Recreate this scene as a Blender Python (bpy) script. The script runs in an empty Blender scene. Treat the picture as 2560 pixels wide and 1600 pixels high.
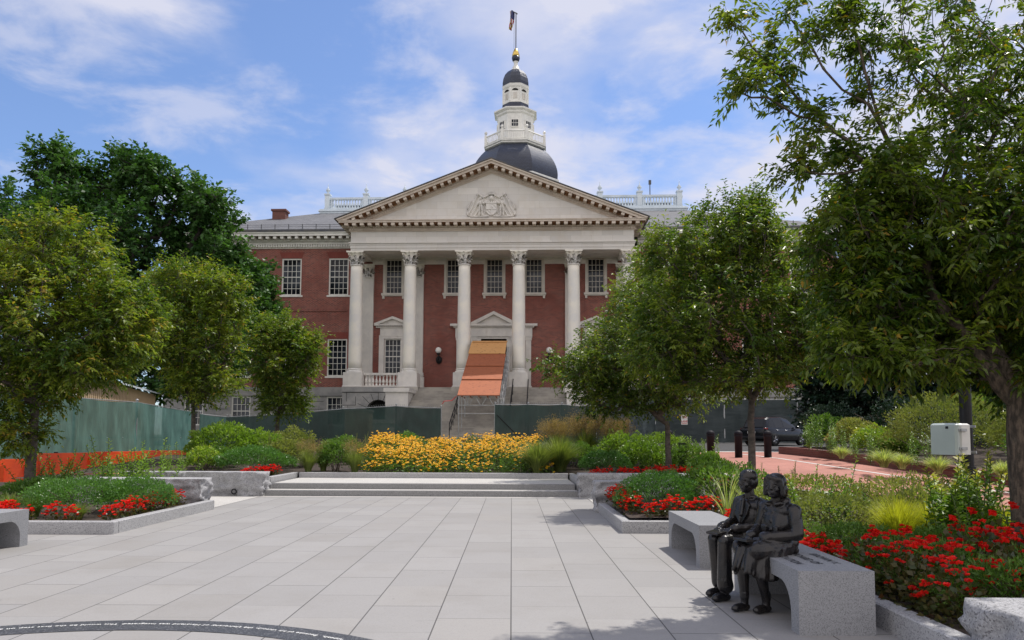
import bpy, math, random
import numpy as np
from mathutils import Vector, Matrix, noise

# ------------------------------------------------------------------ camera, sky, sun, exposure
SC = bpy.context.scene
COL = SC.collection
rad = math.radians
F_PX, CX, CY, EYE = 1850.0, 1280.0, 960.0, 1.6
cam_d = bpy.data.cameras.new("camera")
cam = bpy.data.objects.new("camera", cam_d)
COL.objects.link(cam)
cam_d.sensor_fit = 'HORIZONTAL'
cam_d.sensor_width = 36.0
cam_d.lens = 36.0 * F_PX / 2560.0
cam_d.shift_y = (CY - 800.0) / 2560.0
cam_d.clip_start = 0.1
cam_d.clip_end = 3000
cam.location = (0, 0, EYE)
CAMR = Matrix.Rotation(rad(94.0), 3, 'X') @ Matrix.Rotation(rad(0.25), 3, 'Z')
cam.rotation_euler = CAMR.to_euler()
SC.camera = cam
SC.view_settings.view_transform = 'Standard'
SC.view_settings.look = 'None'
SC.view_settings.gamma = 1
SC.view_settings.use_curve_mapping = False
SC.view_settings.exposure = 0.22
SC.render.resolution_x, SC.render.resolution_y = 1024, 640

SUN_EL, SUN_AZ = rad(64), rad(48)          # azimuth from +Y towards +X
sun_d = bpy.data.lights.new("sun", 'SUN')
sun_d.energy = 3.7
sun_d.angle = rad(0.53)
sun_d.color = (1.0, 0.945, 0.86)
sun = bpy.data.objects.new("sun", sun_d)
COL.objects.link(sun)
sdir = Vector((math.sin(SUN_AZ) * math.cos(SUN_EL), math.cos(SUN_AZ) * math.cos(SUN_EL), math.sin(SUN_EL)))
sun.rotation_euler = sdir.to_track_quat('Z', 'Y').to_euler()

world = bpy.data.worlds.new("World")
SC.world = world
world.use_nodes = True
wt = world.node_tree
for n in list(wt.nodes):
    wt.nodes.remove(n)
def wn(t, **kw):
    n = wt.nodes.new(t)
    for k, v in kw.items():
        setattr(n, k, v)
    return n
w_out = wn('ShaderNodeOutputWorld'); w_bg = wn('ShaderNodeBackground')
w_sky = wn('ShaderNodeTexSky', sky_type='NISHITA', sun_disc=False)
w_sky.sun_elevation = SUN_EL; w_sky.sun_rotation = SUN_AZ
w_sky.air_density = 1.0; w_sky.dust_density = 0.4; w_sky.ozone_density = 2.2
w_tc = wn('ShaderNodeTexCoord'); w_sep = wn('ShaderNodeSeparateXYZ')
wt.links.new(w_tc.outputs['Generated'], w_sep.inputs[0])
def wmath(op, a, b=None, clamp=False):
    n = wn('ShaderNodeMath', operation=op, use_clamp=clamp)
    for i, x in enumerate((a, b)):
        if x is None: continue
        if isinstance(x, (int, float)): n.inputs[i].default_value = x
        else: wt.links.new(x, n.inputs[i])
    return n.outputs[0]
# clouds lie on a flat layer overhead: direction divided by its height
zz = wmath('ADD', wmath('MAXIMUM', w_sep.outputs[2], 0.0), 0.10)
u_ = wmath('DIVIDE', w_sep.outputs[0], zz); v_ = wmath('DIVIDE', w_sep.outputs[1], zz)
w_cmb = wn('ShaderNodeCombineXYZ')
wt.links.new(u_, w_cmb.inputs[0]); wt.links.new(v_, w_cmb.inputs[1])
def wnoise(scale, detail, rough, dist, off):
    mp = wn('ShaderNodeMapping'); mp.inputs['Location'].default_value = off
    mp.inputs['Rotation'].default_value = (0, 0, rad(-12))
    mp.inputs['Scale'].default_value = (1.0, 1.05, 1)
    wt.links.new(w_cmb.outputs[0], mp.inputs[0])
    n = wn('ShaderNodeTexNoise')
    n.inputs['Scale'].default_value = scale; n.inputs['Detail'].default_value = detail
    n.inputs['Roughness'].default_value = rough; n.inputs['Distortion'].default_value = dist
    wt.links.new(mp.outputs[0], n.inputs['Vector'])
    return n.outputs['Fac']
def wramp(x, lo, hi):
    n = wn('ShaderNodeMapRange', interpolation_type='SMOOTHSTEP')
    n.inputs[1].default_value = lo; n.inputs[2].default_value = hi
    wt.links.new(x, n.inputs[0]); return n.outputs[0]
big = wnoise(1.05, 8, 0.52, 0.15, (3.1, 1.7, 0))
wisp = wnoise(3.0, 8, 0.58, 0.25, (7.3, 2.2, 0))
# more cloud towards the right, and one bank high on the left
right = wramp(wmath('ADD', u_, wmath('MULTIPLY', v_, 0.12)), -0.9, 1.3)
bank = wmath('MULTIPLY', wramp(u_, -0.35, -1.05), wramp(w_sep.outputs[2], 0.30, 0.50))
north = wramp(w_sep.outputs[1], 0.05, -0.35)      # cloudier, brighter sky behind the viewer, added unseen to light the facade
bias = wmath('ADD', wmath('ADD', wmath('MULTIPLY', right, 0.17), wmath('MULTIPLY', bank, 0.36)), wmath('MULTIPLY', north, 0.26))
c1_ = wramp(wmath('ADD', big, bias), 0.53, 0.80)
c2_ = wmath('MULTIPLY', wramp(wmath('ADD', wisp, wmath('MULTIPLY', bias, 0.5)), 0.48, 0.70), 0.6)
cloud = wmath('ADD', wmath('MULTIPLY', wmath('ADD', c1_, c2_, True), 0.86), 0.05)
w_mix = wn('ShaderNodeMix', data_type='RGBA')
wt.links.new(cloud, w_mix.inputs['Factor'])
w_tint = wn('ShaderNodeMix', data_type='RGBA', blend_type='MULTIPLY')
w_tint.inputs['Factor'].default_value = 1.0
w_tint.inputs['B'].default_value = (0.70, 0.79, 0.95, 1)
wt.links.new(w_sky.outputs[0], w_tint.inputs['A'])
wt.links.new(w_tint.outputs['Result'], w_mix.inputs['A'])
w_cc = wn('ShaderNodeMix', data_type='RGBA')
wt.links.new(north, w_cc.inputs['Factor'])
w_cc.inputs['A'].default_value = (4.3, 4.35, 5.05, 1); w_cc.inputs['B'].default_value = (6.9, 6.5, 6.5, 1)
wt.links.new(w_cc.outputs['Result'], w_mix.inputs['B'])
wt.links.new(w_mix.outputs['Result'], w_bg.inputs[0])
w_bg.inputs['Strength'].default_value = 0.15
wt.links.new(w_bg.outputs[0], w_out.inputs[0])

# ------------------------------------------------------------------ helpers
random.seed(7)
RNG = np.random.default_rng(11)

def ray(px, py):
    return CAMR @ Vector(((px - CX) / F_PX, -(py - CY) / F_PX, -1.0))
def G(px, py, z=0.0):
    """point of the picture on the horizontal plane at height z (survey helper)"""
    d = ray(px, py); t = (z - EYE) / d.z
    return Vector((d.x * t, d.y * t, z))
def DP(px, py, Y):
    d = ray(px, py); t = Y / d.y
    return Vector((d.x * t, Y, EYE + d.z * t))

def tag(o, label=None, cat=None, group=None, kind=None):
    if label: o['label'] = label
    if cat: o['category'] = cat
    if group: o['group'] = group
    if kind: o['kind'] = kind
    return o
def empty(name, loc=(0, 0, 0), rz=0.0, label=None, cat=None, group=None):
    o = bpy.data.objects.new(name, None)
    o.empty_display_size = 0.2
    COL.objects.link(o)
    o.location = loc; o.rotation_euler = (0, 0, rz)
    return tag(o, label, cat, group)
def link(name, me, parent=None, loc=None, rz=None):
    o = bpy.data.objects.new(name, me)
    COL.objects.link(o)
    if parent is not None: o.parent = parent
    if loc is not None: o.location = loc
    if rz is not None: o.rotation_euler = (0, 0, rz)
    return o
KIDS = {}
def copy_tree(o, parent=None):
    c = o.copy(); COL.objects.link(c)
    if parent is not None: c.parent = parent
    for ch in list(o.children):
        copy_tree(ch, c)
    return c

class MB:
    """collects simple solids into one mesh"""
    def __init__(s):
        s.v = []; s.f = []; s.mi = []; s.cur = 0; s.sm = []; s.smooth = False
    def add(s, vs, fs):
        b = len(s.v)
        s.v.extend([tuple(x) for x in vs])
        for f in fs:
            s.f.append([b + i for i in f]); s.mi.append(s.cur); s.sm.append(s.smooth)
        return s
    def box(s, x0, x1, y0, y1, z0, z1):
        return s.add([(x0, y0, z0), (x1, y0, z0), (x1, y1, z0), (x0, y1, z0),
                      (x0, y0, z1), (x1, y0, z1), (x1, y1, z1), (x0, y1, z1)],
                     [(0, 3, 2, 1), (4, 5, 6, 7), (0, 1, 5, 4), (1, 2, 6, 5), (2, 3, 7, 6), (3, 0, 4, 7)])
    def cbox(s, x0, x1, y0, y1, z0, z1, c=0.01):
        """box with chamfered top and vertical edges"""
        def ring(i, z):
            a, b, d, e = x0 + i, x1 - i, y0 + i, y1 - i
            k = c
            return [(a + k, d, z), (b - k, d, z), (b, d + k, z), (b, e - k, z), (b - k, e, z), (a + k, e, z), (a, e - k, z), (a, d + k, z)]
        r = ring(0, z0) + ring(0, z1 - c) + ring(c, z1)
        fs = [tuple(range(7, -1, -1)), tuple(range(16, 24))]
        for q in (0, 8):
            for i in range(8):
                j = (i + 1) % 8
                fs.append((q + i, q + j, q + 8 + j, q + 8 + i))
        return s.add(r, fs)
    def prism(s, poly, y0, y1):
        """polygon in the x-z plane (counter-clockwise seen from -y) extruded along y"""
        n = len(poly)
        vs = [(x, y0, z) for x, z in poly] + [(x, y1, z) for x, z in poly]
        fs = [tuple(range(n)), tuple(range(2 * n - 1, n - 1, -1))]
        for i in range(n):
            j = (i + 1) % n
            fs.append((i, i + n, j + n, j))
        return s.add(vs, fs)
    def slab(s, poly, z0, z1):
        """polygon in plan (counter-clockwise from above) extruded upwards"""
        n = len(poly)
        vs = [(x, y, z0) for x, y in poly] + [(x, y, z1) for x, y in poly]
        fs = [tuple(range(n - 1, -1, -1)), tuple(range(n, 2 * n))]
        for i in range(n):
            j = (i + 1) % n
            fs.append((i, j, j + n, i + n))
        return s.add(vs, fs)
    def lathe(s, prof, c=(0, 0, 0), seg=16, rot=0.0, sx=1.0, sy=1.0, cap=True):
        vs = []; fs = []
        for r, z in prof:
            for k in range(seg):
                a = rot + 2 * math.pi * k / seg
                vs.append((c[0] + sx * r * math.cos(a), c[1] + sy * r * math.sin(a), c[2] + z))
        for i in range(len(prof) - 1):
            for k in range(seg):
                j = (k + 1) % seg
                fs.append((i * seg + k, i * seg + j, (i + 1) * seg + j, (i + 1) * seg + k))
        if cap:
            fs.append(tuple(range(seg - 1, -1, -1)))
            n = (len(prof) - 1) * seg
            fs.append(tuple(range(n, n + seg)))
        return s.add(vs, fs)
    def tube(s, pts, r, seg=8, r1=None, cap=True):
        pts = [Vector(p) for p in pts]
        n = len(pts); vs = []; fs = []
        up = Vector((0, 0, 1))
        for i, p in enumerate(pts):
            t = (pts[min(i + 1, n - 1)] - pts[max(i - 1, 0)]).normalized()
            a = t.cross(up)
            if a.length < 1e-3: a = t.cross(Vector((1, 0, 0)))
            a.normalize(); b = t.cross(a).normalized()
            rr = r if r1 is None else r + (r1 - r) * i / max(1, n - 1)
            for k in range(seg):
                w = 2 * math.pi * k / seg
                vs.append(p + a * (math.cos(w) * rr) + b * (math.sin(w) * rr))
        for i in range(n - 1):
            for k in range(seg):
                j = (k + 1) % seg
                fs.append((i * seg + k, (i + 1) * seg + k, (i + 1) * seg + j, i * seg + j))
        if cap:
            fs.append(tuple(range(seg)))
            fs.append(tuple(range(n * seg - 1, (n - 1) * seg - 1, -1)))
        return s.add(vs, fs)
    def sphere(s, c, r, seg=12, ring=8, sx=1, sy=1, sz=1):
        prof = [(max(1e-4, r * math.sin(math.pi * i / ring)), -sz * r * math.cos(math.pi * i / ring)) for i in range(ring + 1)]
        return s.lathe(prof, c, seg, 0, sx, sy)
    def xf(s, m):
        s.v = [tuple(m @ Vector(p)) for p in s.v]; return s
    def mesh(s, name, mats, smooth=None):
        me = bpy.data.meshes.new(name)
        me.from_pydata(s.v, [], s.f)
        if not isinstance(mats, (list, tuple)): mats = [mats]
        for m in mats: me.materials.append(m)
        me.polygons.foreach_set('material_index', s.mi)
        sm = s.sm if smooth is None else [smooth] * len(s.f)
        me.polygons.foreach_set('use_smooth', sm)
        me.update()
        return me
    def build(s, name, mats, parent=None, smooth=None, loc=None, rz=None):
        return link(name, s.mesh(name, mats, smooth), parent, loc, rz)

def npmesh(name, V, Fq, mats, tint=None, mi=None, smooth=False):
    """mesh from numpy arrays; faces all quads or all triangles"""
    me = bpy.data.meshes.new(name)
    V = np.ascontiguousarray(V, dtype=np.float32); Fq = np.ascontiguousarray(Fq, dtype=np.int32)
    k = Fq.shape[1]
    me.vertices.add(len(V)); me.vertices.foreach_set('co', V.ravel())
    me.loops.add(Fq.size); me.loops.foreach_set('vertex_index', Fq.ravel())
    me.polygons.add(len(Fq)); me.polygons.foreach_set('loop_start', np.arange(0, Fq.size, k, dtype=np.int32))
    if not isinstance(mats, (list, tuple)): mats = [mats]
    for m in mats: me.materials.append(m)
    if mi is not None: me.polygons.foreach_set('material_index', np.ascontiguousarray(mi, dtype=np.int32))
    if smooth: me.polygons.foreach_set('use_smooth', np.ones(len(Fq), dtype=bool))
    if tint is not None:
        a = me.attributes.new('tint', 'FLOAT', 'POINT')
        a.data.foreach_set('value', np.ascontiguousarray(tint, dtype=np.float32))
    me.update(calc_edges=True)
    return me

# ------------------------------------------------------------------ materials
def new_mat(name):
    m = bpy.data.materials.new(name); m.use_nodes = True
    nt = m.node_tree
    b = nt.nodes['Principled BSDF']
    return m, nt, b
def nd(nt, t, **kw):
    n = nt.nodes.new(t)
    for k, v in kw.items(): setattr(n, k, v)
    return n
def setin(nt, sock, x):
    if hasattr(x, 'is_output'): nt.links.new(x, sock)
    elif isinstance(x, tuple) and len(x) == 3 and sock.type == 'RGBA': sock.default_value = (*x, 1)
    else: sock.default_value = x
def mathn(nt, op, a, b=0.0, c=None, clamp=False):
    n = nd(nt, 'ShaderNodeMath', operation=op, use_clamp=clamp)
    setin(nt, n.inputs[0], a); setin(nt, n.inputs[1], b)
    if c is not None: setin(nt, n.inputs[2], c)
    return n.outputs[0]
def mixc(nt, f, a, b, blend='MIX'):
    n = nd(nt, 'ShaderNodeMix', data_type='RGBA', blend_type=blend)
    setin(nt, n.inputs['Factor'], f); setin(nt, n.inputs['A'], a); setin(nt, n.inputs['B'], b)
    return n.outputs['Result']
def noisen(nt, scale, detail=4, rough=0.55, vec=None, dist=0.0, sc3=None):
    n = nd(nt, 'ShaderNodeTexNoise')
    n.inputs['Scale'].default_value = scale; n.inputs['Detail'].default_value = detail
    n.inputs['Roughness'].default_value = rough; n.inputs['Distortion'].default_value = dist
    if vec is None:
        tc = nd(nt, 'ShaderNodeTexCoord'); vec = tc.outputs['Object']
    if sc3 is not None:
        mp = nd(nt, 'ShaderNodeMapping'); mp.inputs['Scale'].default_value = sc3
        nt.links.new(vec, mp.inputs[0]); vec = mp.outputs[0]
    nt.links.new(vec, n.inputs['Vector'])
    return n.outputs['Fac']
def rampn(nt, x, lo, hi):
    n = nd(nt, 'ShaderNodeMapRange', interpolation_type='SMOOTHSTEP')
    n.inputs[1].default_value = lo; n.inputs[2].default_value = hi
    nt.links.new(x, n.inputs[0]); return n.outputs[0]
def bumpn(nt, b, h, strength=0.3, dist=0.02):
    n = nd(nt, 'ShaderNodeBump')
    n.inputs['Strength'].default_value = strength; n.inputs['Distance'].default_value = dist
    nt.links.new(h, n.inputs['Height']); nt.links.new(n.outputs[0], b.inputs['Normal'])

def pm(name, c1, c2=None, scale=3.0, rough=0.6, bump=0.0, bscale=30.0, lo=0.35, hi=0.65, metal=0.0, spec=0.5,
       stain=None, sc3=None):
    m, nt, b = new_mat(name)
    b.inputs['Roughness'].default_value = rough; b.inputs['Metallic'].default_value = metal
    b.inputs['Specular IOR Level'].default_value = spec
    if c2 is None: c2 = tuple(x * 0.82 for x in c1)
    f = rampn(nt, noisen(nt, scale, 5, 0.6, sc3=sc3), lo, hi)
    col = mixc(nt, f, c1, c2)
    if stain:
        g = rampn(nt, noisen(nt, stain[1], 6, 0.65, sc3=stain[2] if len(stain) > 2 else None), 0.55, 0.8)
        col = mixc(nt, mathn(nt, 'MULTIPLY', g, stain[3] if len(stain) > 3 else 0.6), col, stain[0])
    nt.links.new(col, b.inputs['Base Color'])
    if bump: bumpn(nt, b, noisen(nt, bscale, 6, 0.65), bump, 0.02)
    return m

def granite(name, c1, c2, c3, bump=0.06, rough=0.62, sc=1.0):
    m, nt, b = new_mat(name)
    b.inputs['Roughness'].default_value = rough
    v = nd(nt, 'ShaderNodeTexVoronoi'); v.inputs['Scale'].default_value = 115 * sc
    tc = nd(nt, 'ShaderNodeTexCoord'); nt.links.new(tc.outputs['Object'], v.inputs['Vector'])
    sp = nd(nt, 'ShaderNodeSeparateColor'); nt.links.new(v.outputs['Color'], sp.inputs[0])
    col = mixc(nt, rampn(nt, sp.outputs[0], 0.25, 0.75), c1, c2)
    col = mixc(nt, rampn(nt, sp.outputs[1], 0.78, 0.9), col, c3)
    big = rampn(nt, noisen(nt, 1.3, 5, 0.6), 0.35, 0.7)
    col = mixc(nt, mathn(nt, 'MULTIPLY', big, 0.22), col, tuple(x * 0.6 for x in c1))
    nt.links.new(col, b.inputs['Base Color'])
    bumpn(nt, b, noisen(nt, 60, 6, 0.7), bump, 0.02)
    return m

def leafmat(name, c1, c2, c3=None, trans=0.35, rough=0.45, spec=0.35):
    """per-leaf hue from the tint attribute; light passes through the blade"""
    m = bpy.data.materials.new(name); m.use_nodes = True
    nt = m.node_tree; nt.nodes.clear()
    out = nd(nt, 'ShaderNodeOutputMaterial')
    b = nd(nt, 'ShaderNodeBsdfPrincipled')
    b.inputs['Roughness'].default_value = rough; b.inputs['Specular IOR Level'].default_value = spec
    at = nd(nt, 'ShaderNodeAttribute', attribute_name='tint')
    cr = nd(nt, 'ShaderNodeValToRGB')
    cr.color_ramp.elements[0].position = 0.0; cr.color_ramp.elements[0].color = (*c1, 1)
    cr.color_ramp.elements[1].position = 0.8 if c3 else 1.0; cr.color_ramp.elements[1].color = (*c2, 1)
    if c3:
        e = cr.color_ramp.elements.new(1.0); e.color = (*c3, 1)
    nt.links.new(at.outputs['Fac'], cr.inputs[0])
    nt.links.new(cr.outputs[0], b.inputs['Base Color'])
    tr = nd(nt, 'ShaderNodeBsdfTranslucent')
    tc = mixc(nt, 1.0, cr.outputs[0], (1.5, 1.6, 0.6), 'MULTIPLY')
    nt.links.new(tc, tr.inputs['Color'])
    mx = nd(nt, 'ShaderNodeMixShader'); mx.inputs[0].default_value = trans
    nt.links.new(b.outputs[0], mx.inputs[1]); nt.links.new(tr.outputs[0], mx.inputs[2])
    nt.links.new(mx.outputs[0], out.inputs[0])
    return m

def brickmat(name, c1, c2, mortar, bw=0.22, bh=0.075, mort=0.010, swap=False):
    m, nt, b = new_mat(name)
    b.inputs['Roughness'].default_value = 0.85
    tc = nd(nt, 'ShaderNodeTexCoord'); sp = nd(nt, 'ShaderNodeSeparateXYZ')
    nt.links.new(tc.outputs['Object'], sp.inputs[0])
    cb = nd(nt, 'ShaderNodeCombineXYZ')
    if swap:
        nt.links.new(sp.outputs[1], cb.inputs[0]); nt.links.new(sp.outputs[0], cb.inputs[1])
    else:
        nt.links.new(mathn(nt, 'ADD', sp.outputs[0], sp.outputs[1]), cb.inputs[0]); nt.links.new(sp.outputs[2], cb.inputs[1])
    br = nd(nt, 'ShaderNodeTexBrick')
    br.inputs['Scale'].default_value = 1.0
    br.inputs['Brick Width'].default_value = bw; br.inputs['Row Height'].default_value = bh
    br.inputs['Mortar Size'].default_value = mort; br.inputs['Bias'].default_value = -0.1
    br.inputs['Color1'].default_value = (*c1, 1); br.inputs['Color2'].default_value = (*c2, 1)
    br.inputs['Mortar'].default_value = (*mortar, 1)
    nt.links.new(cb.outputs[0], br.inputs['Vector'])
    g = rampn(nt, noisen(nt, 0.5, 6, 0.65), 0.35, 0.7)
    col = mixc(nt, mathn(nt, 'MULTIPLY', g, 0.5), br.outputs['Color'], tuple(x * 0.5 for x in c1))
    col = mixc(nt, mathn(nt, 'MULTIPLY', rampn(nt, noisen(nt, 1.6, 6, 0.7, sc3=(1, 1, .3)), 0.55, 0.8), 0.35), col, tuple(x * 0.45 for x in c2))
    nt.links.new(col, b.inputs['Base Color'])
    bumpn(nt, b, mathn(nt, 'SUBTRACT', 1.0, br.outputs['Fac']), 0.4, 0.01)
    return m

def blockmat(name, c1, c2, joint, w=1.3, h=0.45, jt=0.006):
    """ashlar: large blocks of slightly different tone with fine joints"""
    m, nt, b = new_mat(name)
    b.inputs['Roughness'].default_value = 0.6
    tc = nd(nt, 'ShaderNodeTexCoord'); sp = nd(nt, 'ShaderNodeSeparateXYZ')
    nt.links.new(tc.outputs['Object'], sp.inputs[0])
    cb = nd(nt, 'ShaderNodeCombineXYZ')
    nt.links.new(mathn(nt, 'ADD', sp.outputs[0], sp.outputs[1]), cb.inputs[0]); nt.links.new(sp.outputs[2], cb.inputs[1])
    br = nd(nt, 'ShaderNodeTexBrick')
    br.inputs['Scale'].default_value = 1.0
    br.inputs['Brick Width'].default_value = w; br.inputs['Row Height'].default_value = h
    br.inputs['Mortar Size'].default_value = jt
    br.inputs['Color1'].default_value = (*c1, 1); br.inputs['Color2'].default_value = (*c2, 1)
    br.inputs['Mortar'].default_value = (*joint, 1)
    nt.links.new(cb.outputs[0], br.inputs['Vector'])
    g = rampn(nt, noisen(nt, 1.1, 6, 0.65), 0.4, 0.75)
    col = mixc(nt, mathn(nt, 'MULTIPLY', g, 0.35), br.outputs['Color'], (c1[0] * 0.78, c1[1] * 0.72, c1[2] * 0.6))
    g2 = rampn(nt, noisen(nt, 2.0, 6, 0.7, sc3=(1.6, 1.6, 0.25)), 0.55, 0.8)
    col = mixc(nt, mathn(nt, 'MULTIPLY', g2, 0.3), col, tuple(x * 0.6 for x in c1))
    nt.links.new(col, b.inputs['Base Color'])
    bumpn(nt, b, noisen(nt, 25, 5, 0.6), 0.06, 0.02)
    return m

M = {}
M['marble'] = blockmat('marble', (0.70, 0.672, 0.635), (0.59, 0.568, 0.542), (0.45, 0.42, 0.38), 1.6, 0.55, 0.006)
M['marble_plain'] = pm('marble_plain', (0.70, 0.668, 0.62), (0.59, 0.568, 0.54), 1.2, 0.5, 0.05, 20, stain=((0.46, 0.41, 0.33), 1.6, (2, 2, 0.35), 0.5))
M['column_stone'] = pm('column_stone', (0.81, 0.77, 0.68), (0.69, 0.675, 0.645), 0.8, 0.5, 0.05, 22, stain=((0.62, 0.52, 0.36), 1.0, (2.2, 2.2, 0.3), 0.5))
M['grey_stone'] = pm('grey_stone', (0.36, 0.35, 0.34), (0.26, 0.26, 0.26), 1.5, 0.75, 0.1, 18, stain=((0.16, 0.15, 0.14), 1.2, None, 0.4))
M['joint_dark'] = pm('joint_dark', (0.07, 0.07, 0.07), None, 3, 0.9)
M['step_stone'] = pm('step_stone', (0.44, 0.41, 0.36), (0.32, 0.30, 0.27), 1.1, 0.75, 0.08, 18, stain=((0.18, 0.17, 0.15), 1.7, (0.6, 1, 2), 0.5))
M['brick'] = brickmat('brick', (0.315, 0.074, 0.054), (0.130, 0.033, 0.029), (0.30, 0.19, 0.155), 0.26, 0.092, 0.016)
M['rubbed_brick'] = brickmat('rubbed_brick', (0.26, 0.055, 0.04), (0.21, 0.045, 0.035), (0.2, 0.09, 0.07), 0.09, 0.4, 0.008)
M['white_paint'] = pm('white_paint', (0.80, 0.79, 0.74), (0.70, 0.69, 0.65), 2.0, 0.45, 0.03, 25, stain=((0.45, 0.44, 0.40), 1.5, (1.5, 1.5, 0.4), 0.35))
M['pale_blue_paint'] = pm('pale_blue_paint', (0.66, 0.74, 0.80), (0.56, 0.64, 0.70), 1.2, 0.45, 0.03, 25, stain=((0.40, 0.44, 0.46), 1.3, None, 0.35))
M['cream_paint'] = pm('cream_paint', (0.66, 0.62, 0.55), (0.56, 0.53, 0.48), 1.2, 0.5)
M['slate'] = brickmat('slate', (0.16, 0.165, 0.18), (0.115, 0.12, 0.135), (0.07, 0.07, 0.08), 0.28, 0.14, 0.012)
M['dome_slate'] = brickmat('dome_slate', (0.036, 0.046, 0.078), (0.022, 0.029, 0.052), (0.012, 0.014, 0.022), 0.40, 0.20, 0.02)
M['dome_slate'].node_tree.nodes['Principled BSDF'].inputs['Roughness'].default_value = 0.36
M['black_metal'] = pm('black_metal', (0.012, 0.012, 0.014), (0.02, 0.02, 0.022), 6, 0.5, 0.03, 40, spec=0.25)
M['gutter_metal'] = pm('gutter_metal', (0.05, 0.055, 0.07), (0.09, 0.085, 0.08), 1.5, 0.5)
M['gold'] = pm('gold', (0.75, 0.55, 0.16), (0.6, 0.42, 0.12), 2, 0.3, metal=1.0)
M['globe_glass'] = pm('globe_glass', (0.85, 0.85, 0.82), (0.8, 0.8, 0.76), 2, 0.25)
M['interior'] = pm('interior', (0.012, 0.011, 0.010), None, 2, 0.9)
M['curtain'] = pm('curtain', (0.30, 0.30, 0.30), (0.2, 0.2, 0.2), 3, 0.9, sc3=(8, 8, 0.5))
def glassmat():
    m, nt, b = new_mat('window_glass')
    f = rampn(nt, noisen(nt, 0.55, 3, 0.5), 0.35, 0.68)
    oi = nd(nt, 'ShaderNodeObjectInfo')
    gc = mixc(nt, f, (0.006, 0.007, 0.009), (0.035, 0.044, 0.062))  # bluish patches stand in for sky and tree reflections, put into the colour
    gc = mixc(nt, mathn(nt, 'MULTIPLY', rampn(nt, oi.outputs['Random'], 0.55, 0.9), rampn(nt, noisen(nt, 0.45, 1, 0.5), 0.42, 0.6)), gc, (0.10, 0.11, 0.13))
    nt.links.new(gc, b.inputs['Base Color'])
    b.inputs['Roughness'].default_value = 0.04
    b.inputs['IOR'].default_value = 1.36
    bumpn(nt, b, noisen(nt, 1.4, 2, 0.5), 0.25, 0.02)
    return m
M['glass'] = glassmat()
M['granite'] = granite('granite', (0.295, 0.30, 0.315), (0.24, 0.245, 0.26), (0.15, 0.155, 0.165), 0.08, sc=1.5)
M['granite_step'] = granite('granite_step', (0.27, 0.27, 0.27), (0.21, 0.21, 0.212), (0.12, 0.12, 0.125), 0.08)
M['granite_dark'] = granite('granite_dark', (0.055, 0.058, 0.065), (0.035, 0.037, 0.042), (0.15, 0.15, 0.16), 0.04, 0.5)
M['granite_kerb'] = granite('granite_kerb', (0.42, 0.42, 0.425), (0.32, 0.32, 0.33), (0.16, 0.16, 0.17), 0.08)
M['pale_paving'] = granite('pale_paving', (0.55, 0.53, 0.50), (0.47, 0.455, 0.43), (0.34, 0.33, 0.32), 0.05)
M['rock'] = granite('rock', (0.46, 0.46, 0.475), (0.35, 0.35, 0.365), (0.19, 0.19, 0.20), 0.9, 0.75, 0.7)
M['inlay_white'] = pm('inlay_white', (0.78, 0.78, 0.76), None, 5, 0.5)
M['inscription'] = pm('inscription', (0.045, 0.047, 0.055), None, 5, 0.8)
M['soil'] = pm('soil', (0.055, 0.038, 0.028), (0.03, 0.02, 0.015), 9, 0.95, 0.6, 20)
M['earth'] = pm('earth', (0.10, 0.105, 0.06), (0.06, 0.075, 0.035), 0.6, 0.95, 0.3, 8)
M['bark'] = pm('bark', (0.15, 0.115, 0.085), (0.045, 0.036, 0.028), 16, 0.9, 1.0, 34, sc3=(1.6, 1.6, 0.45), stain=((0.16, 0.15, 0.12), 4, None, 0.5))
M['bark_grey'] = pm('bark_grey', (0.12, 0.10, 0.085), (0.06, 0.05, 0.043), 6, 0.9, 0.6, 26, sc3=(1, 1, 2.2))
M['bark_dark'] = pm('bark_dark', (0.05, 0.042, 0.035), (0.028, 0.023, 0.02), 4, 0.9, 0.6, 14)
M['asphalt'] = pm('asphalt', (0.055, 0.055, 0.057), (0.04, 0.04, 0.042), 2.0, 0.9, 0.3, 60)
M['orange_plastic'] = pm('orange_plastic', (0.80, 0.085, 0.010), (0.65, 0.06, 0.01), 1.5, 0.45, 0.03, 12)
M['steel'] = pm('steel', (0.46, 0.47, 0.48), (0.34, 0.35, 0.36), 4, 0.38, metal=0.7)
M['ply_red'] = None
def plywood(name, c1, c2, knot):
    m, nt, b = new_mat(name)
    b.inputs['Roughness'].default_value = 0.75
    g = noisen(nt, 2.0, 6, 0.65, sc3=(1.2, 14, 14))
    col = mixc(nt, rampn(nt, g, 0.35, 0.65), c1, c2)
    v = nd(nt, 'ShaderNodeTexVoronoi'); v.inputs['Scale'].default_value = 3.4
    v.inputs['Randomness'].default_value = 1.0
    tc = nd(nt, 'ShaderNodeTexCoord'); mp = nd(nt, 'ShaderNodeMapping')
    mp.inputs['Scale'].default_value = (0.85, 1.6, 1.6)
    nt.links.new(tc.outputs['Object'], mp.inputs[0])
    nt.links.new(mp.outputs[0], v.inputs['Vector'])
    k = rampn(nt, v.outputs['Distance'], 0.27, 0.13)
    sp = nd(nt, 'ShaderNodeSeparateColor'); nt.links.new(v.outputs['Color'], sp.inputs[0])
    k = mathn(nt, 'MULTIPLY', k, rampn(nt, sp.outputs[0], 0.3, 0.42))
    col = mixc(nt, mathn(nt, 'MULTIPLY', k, 0.8), col, knot)
    nt.links.new(col, b.inputs['Base Color'])
    return m
M['ply_red'] = plywood('ply_red', (0.37, 0.115, 0.045), (0.27, 0.080, 0.033), (0.12, 0.035, 0.015))
M['ply_tan'] = plywood('ply_tan', (0.62, 0.34, 0.13), (0.52, 0.26, 0.09), (0.18, 0.08, 0.03))
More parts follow.
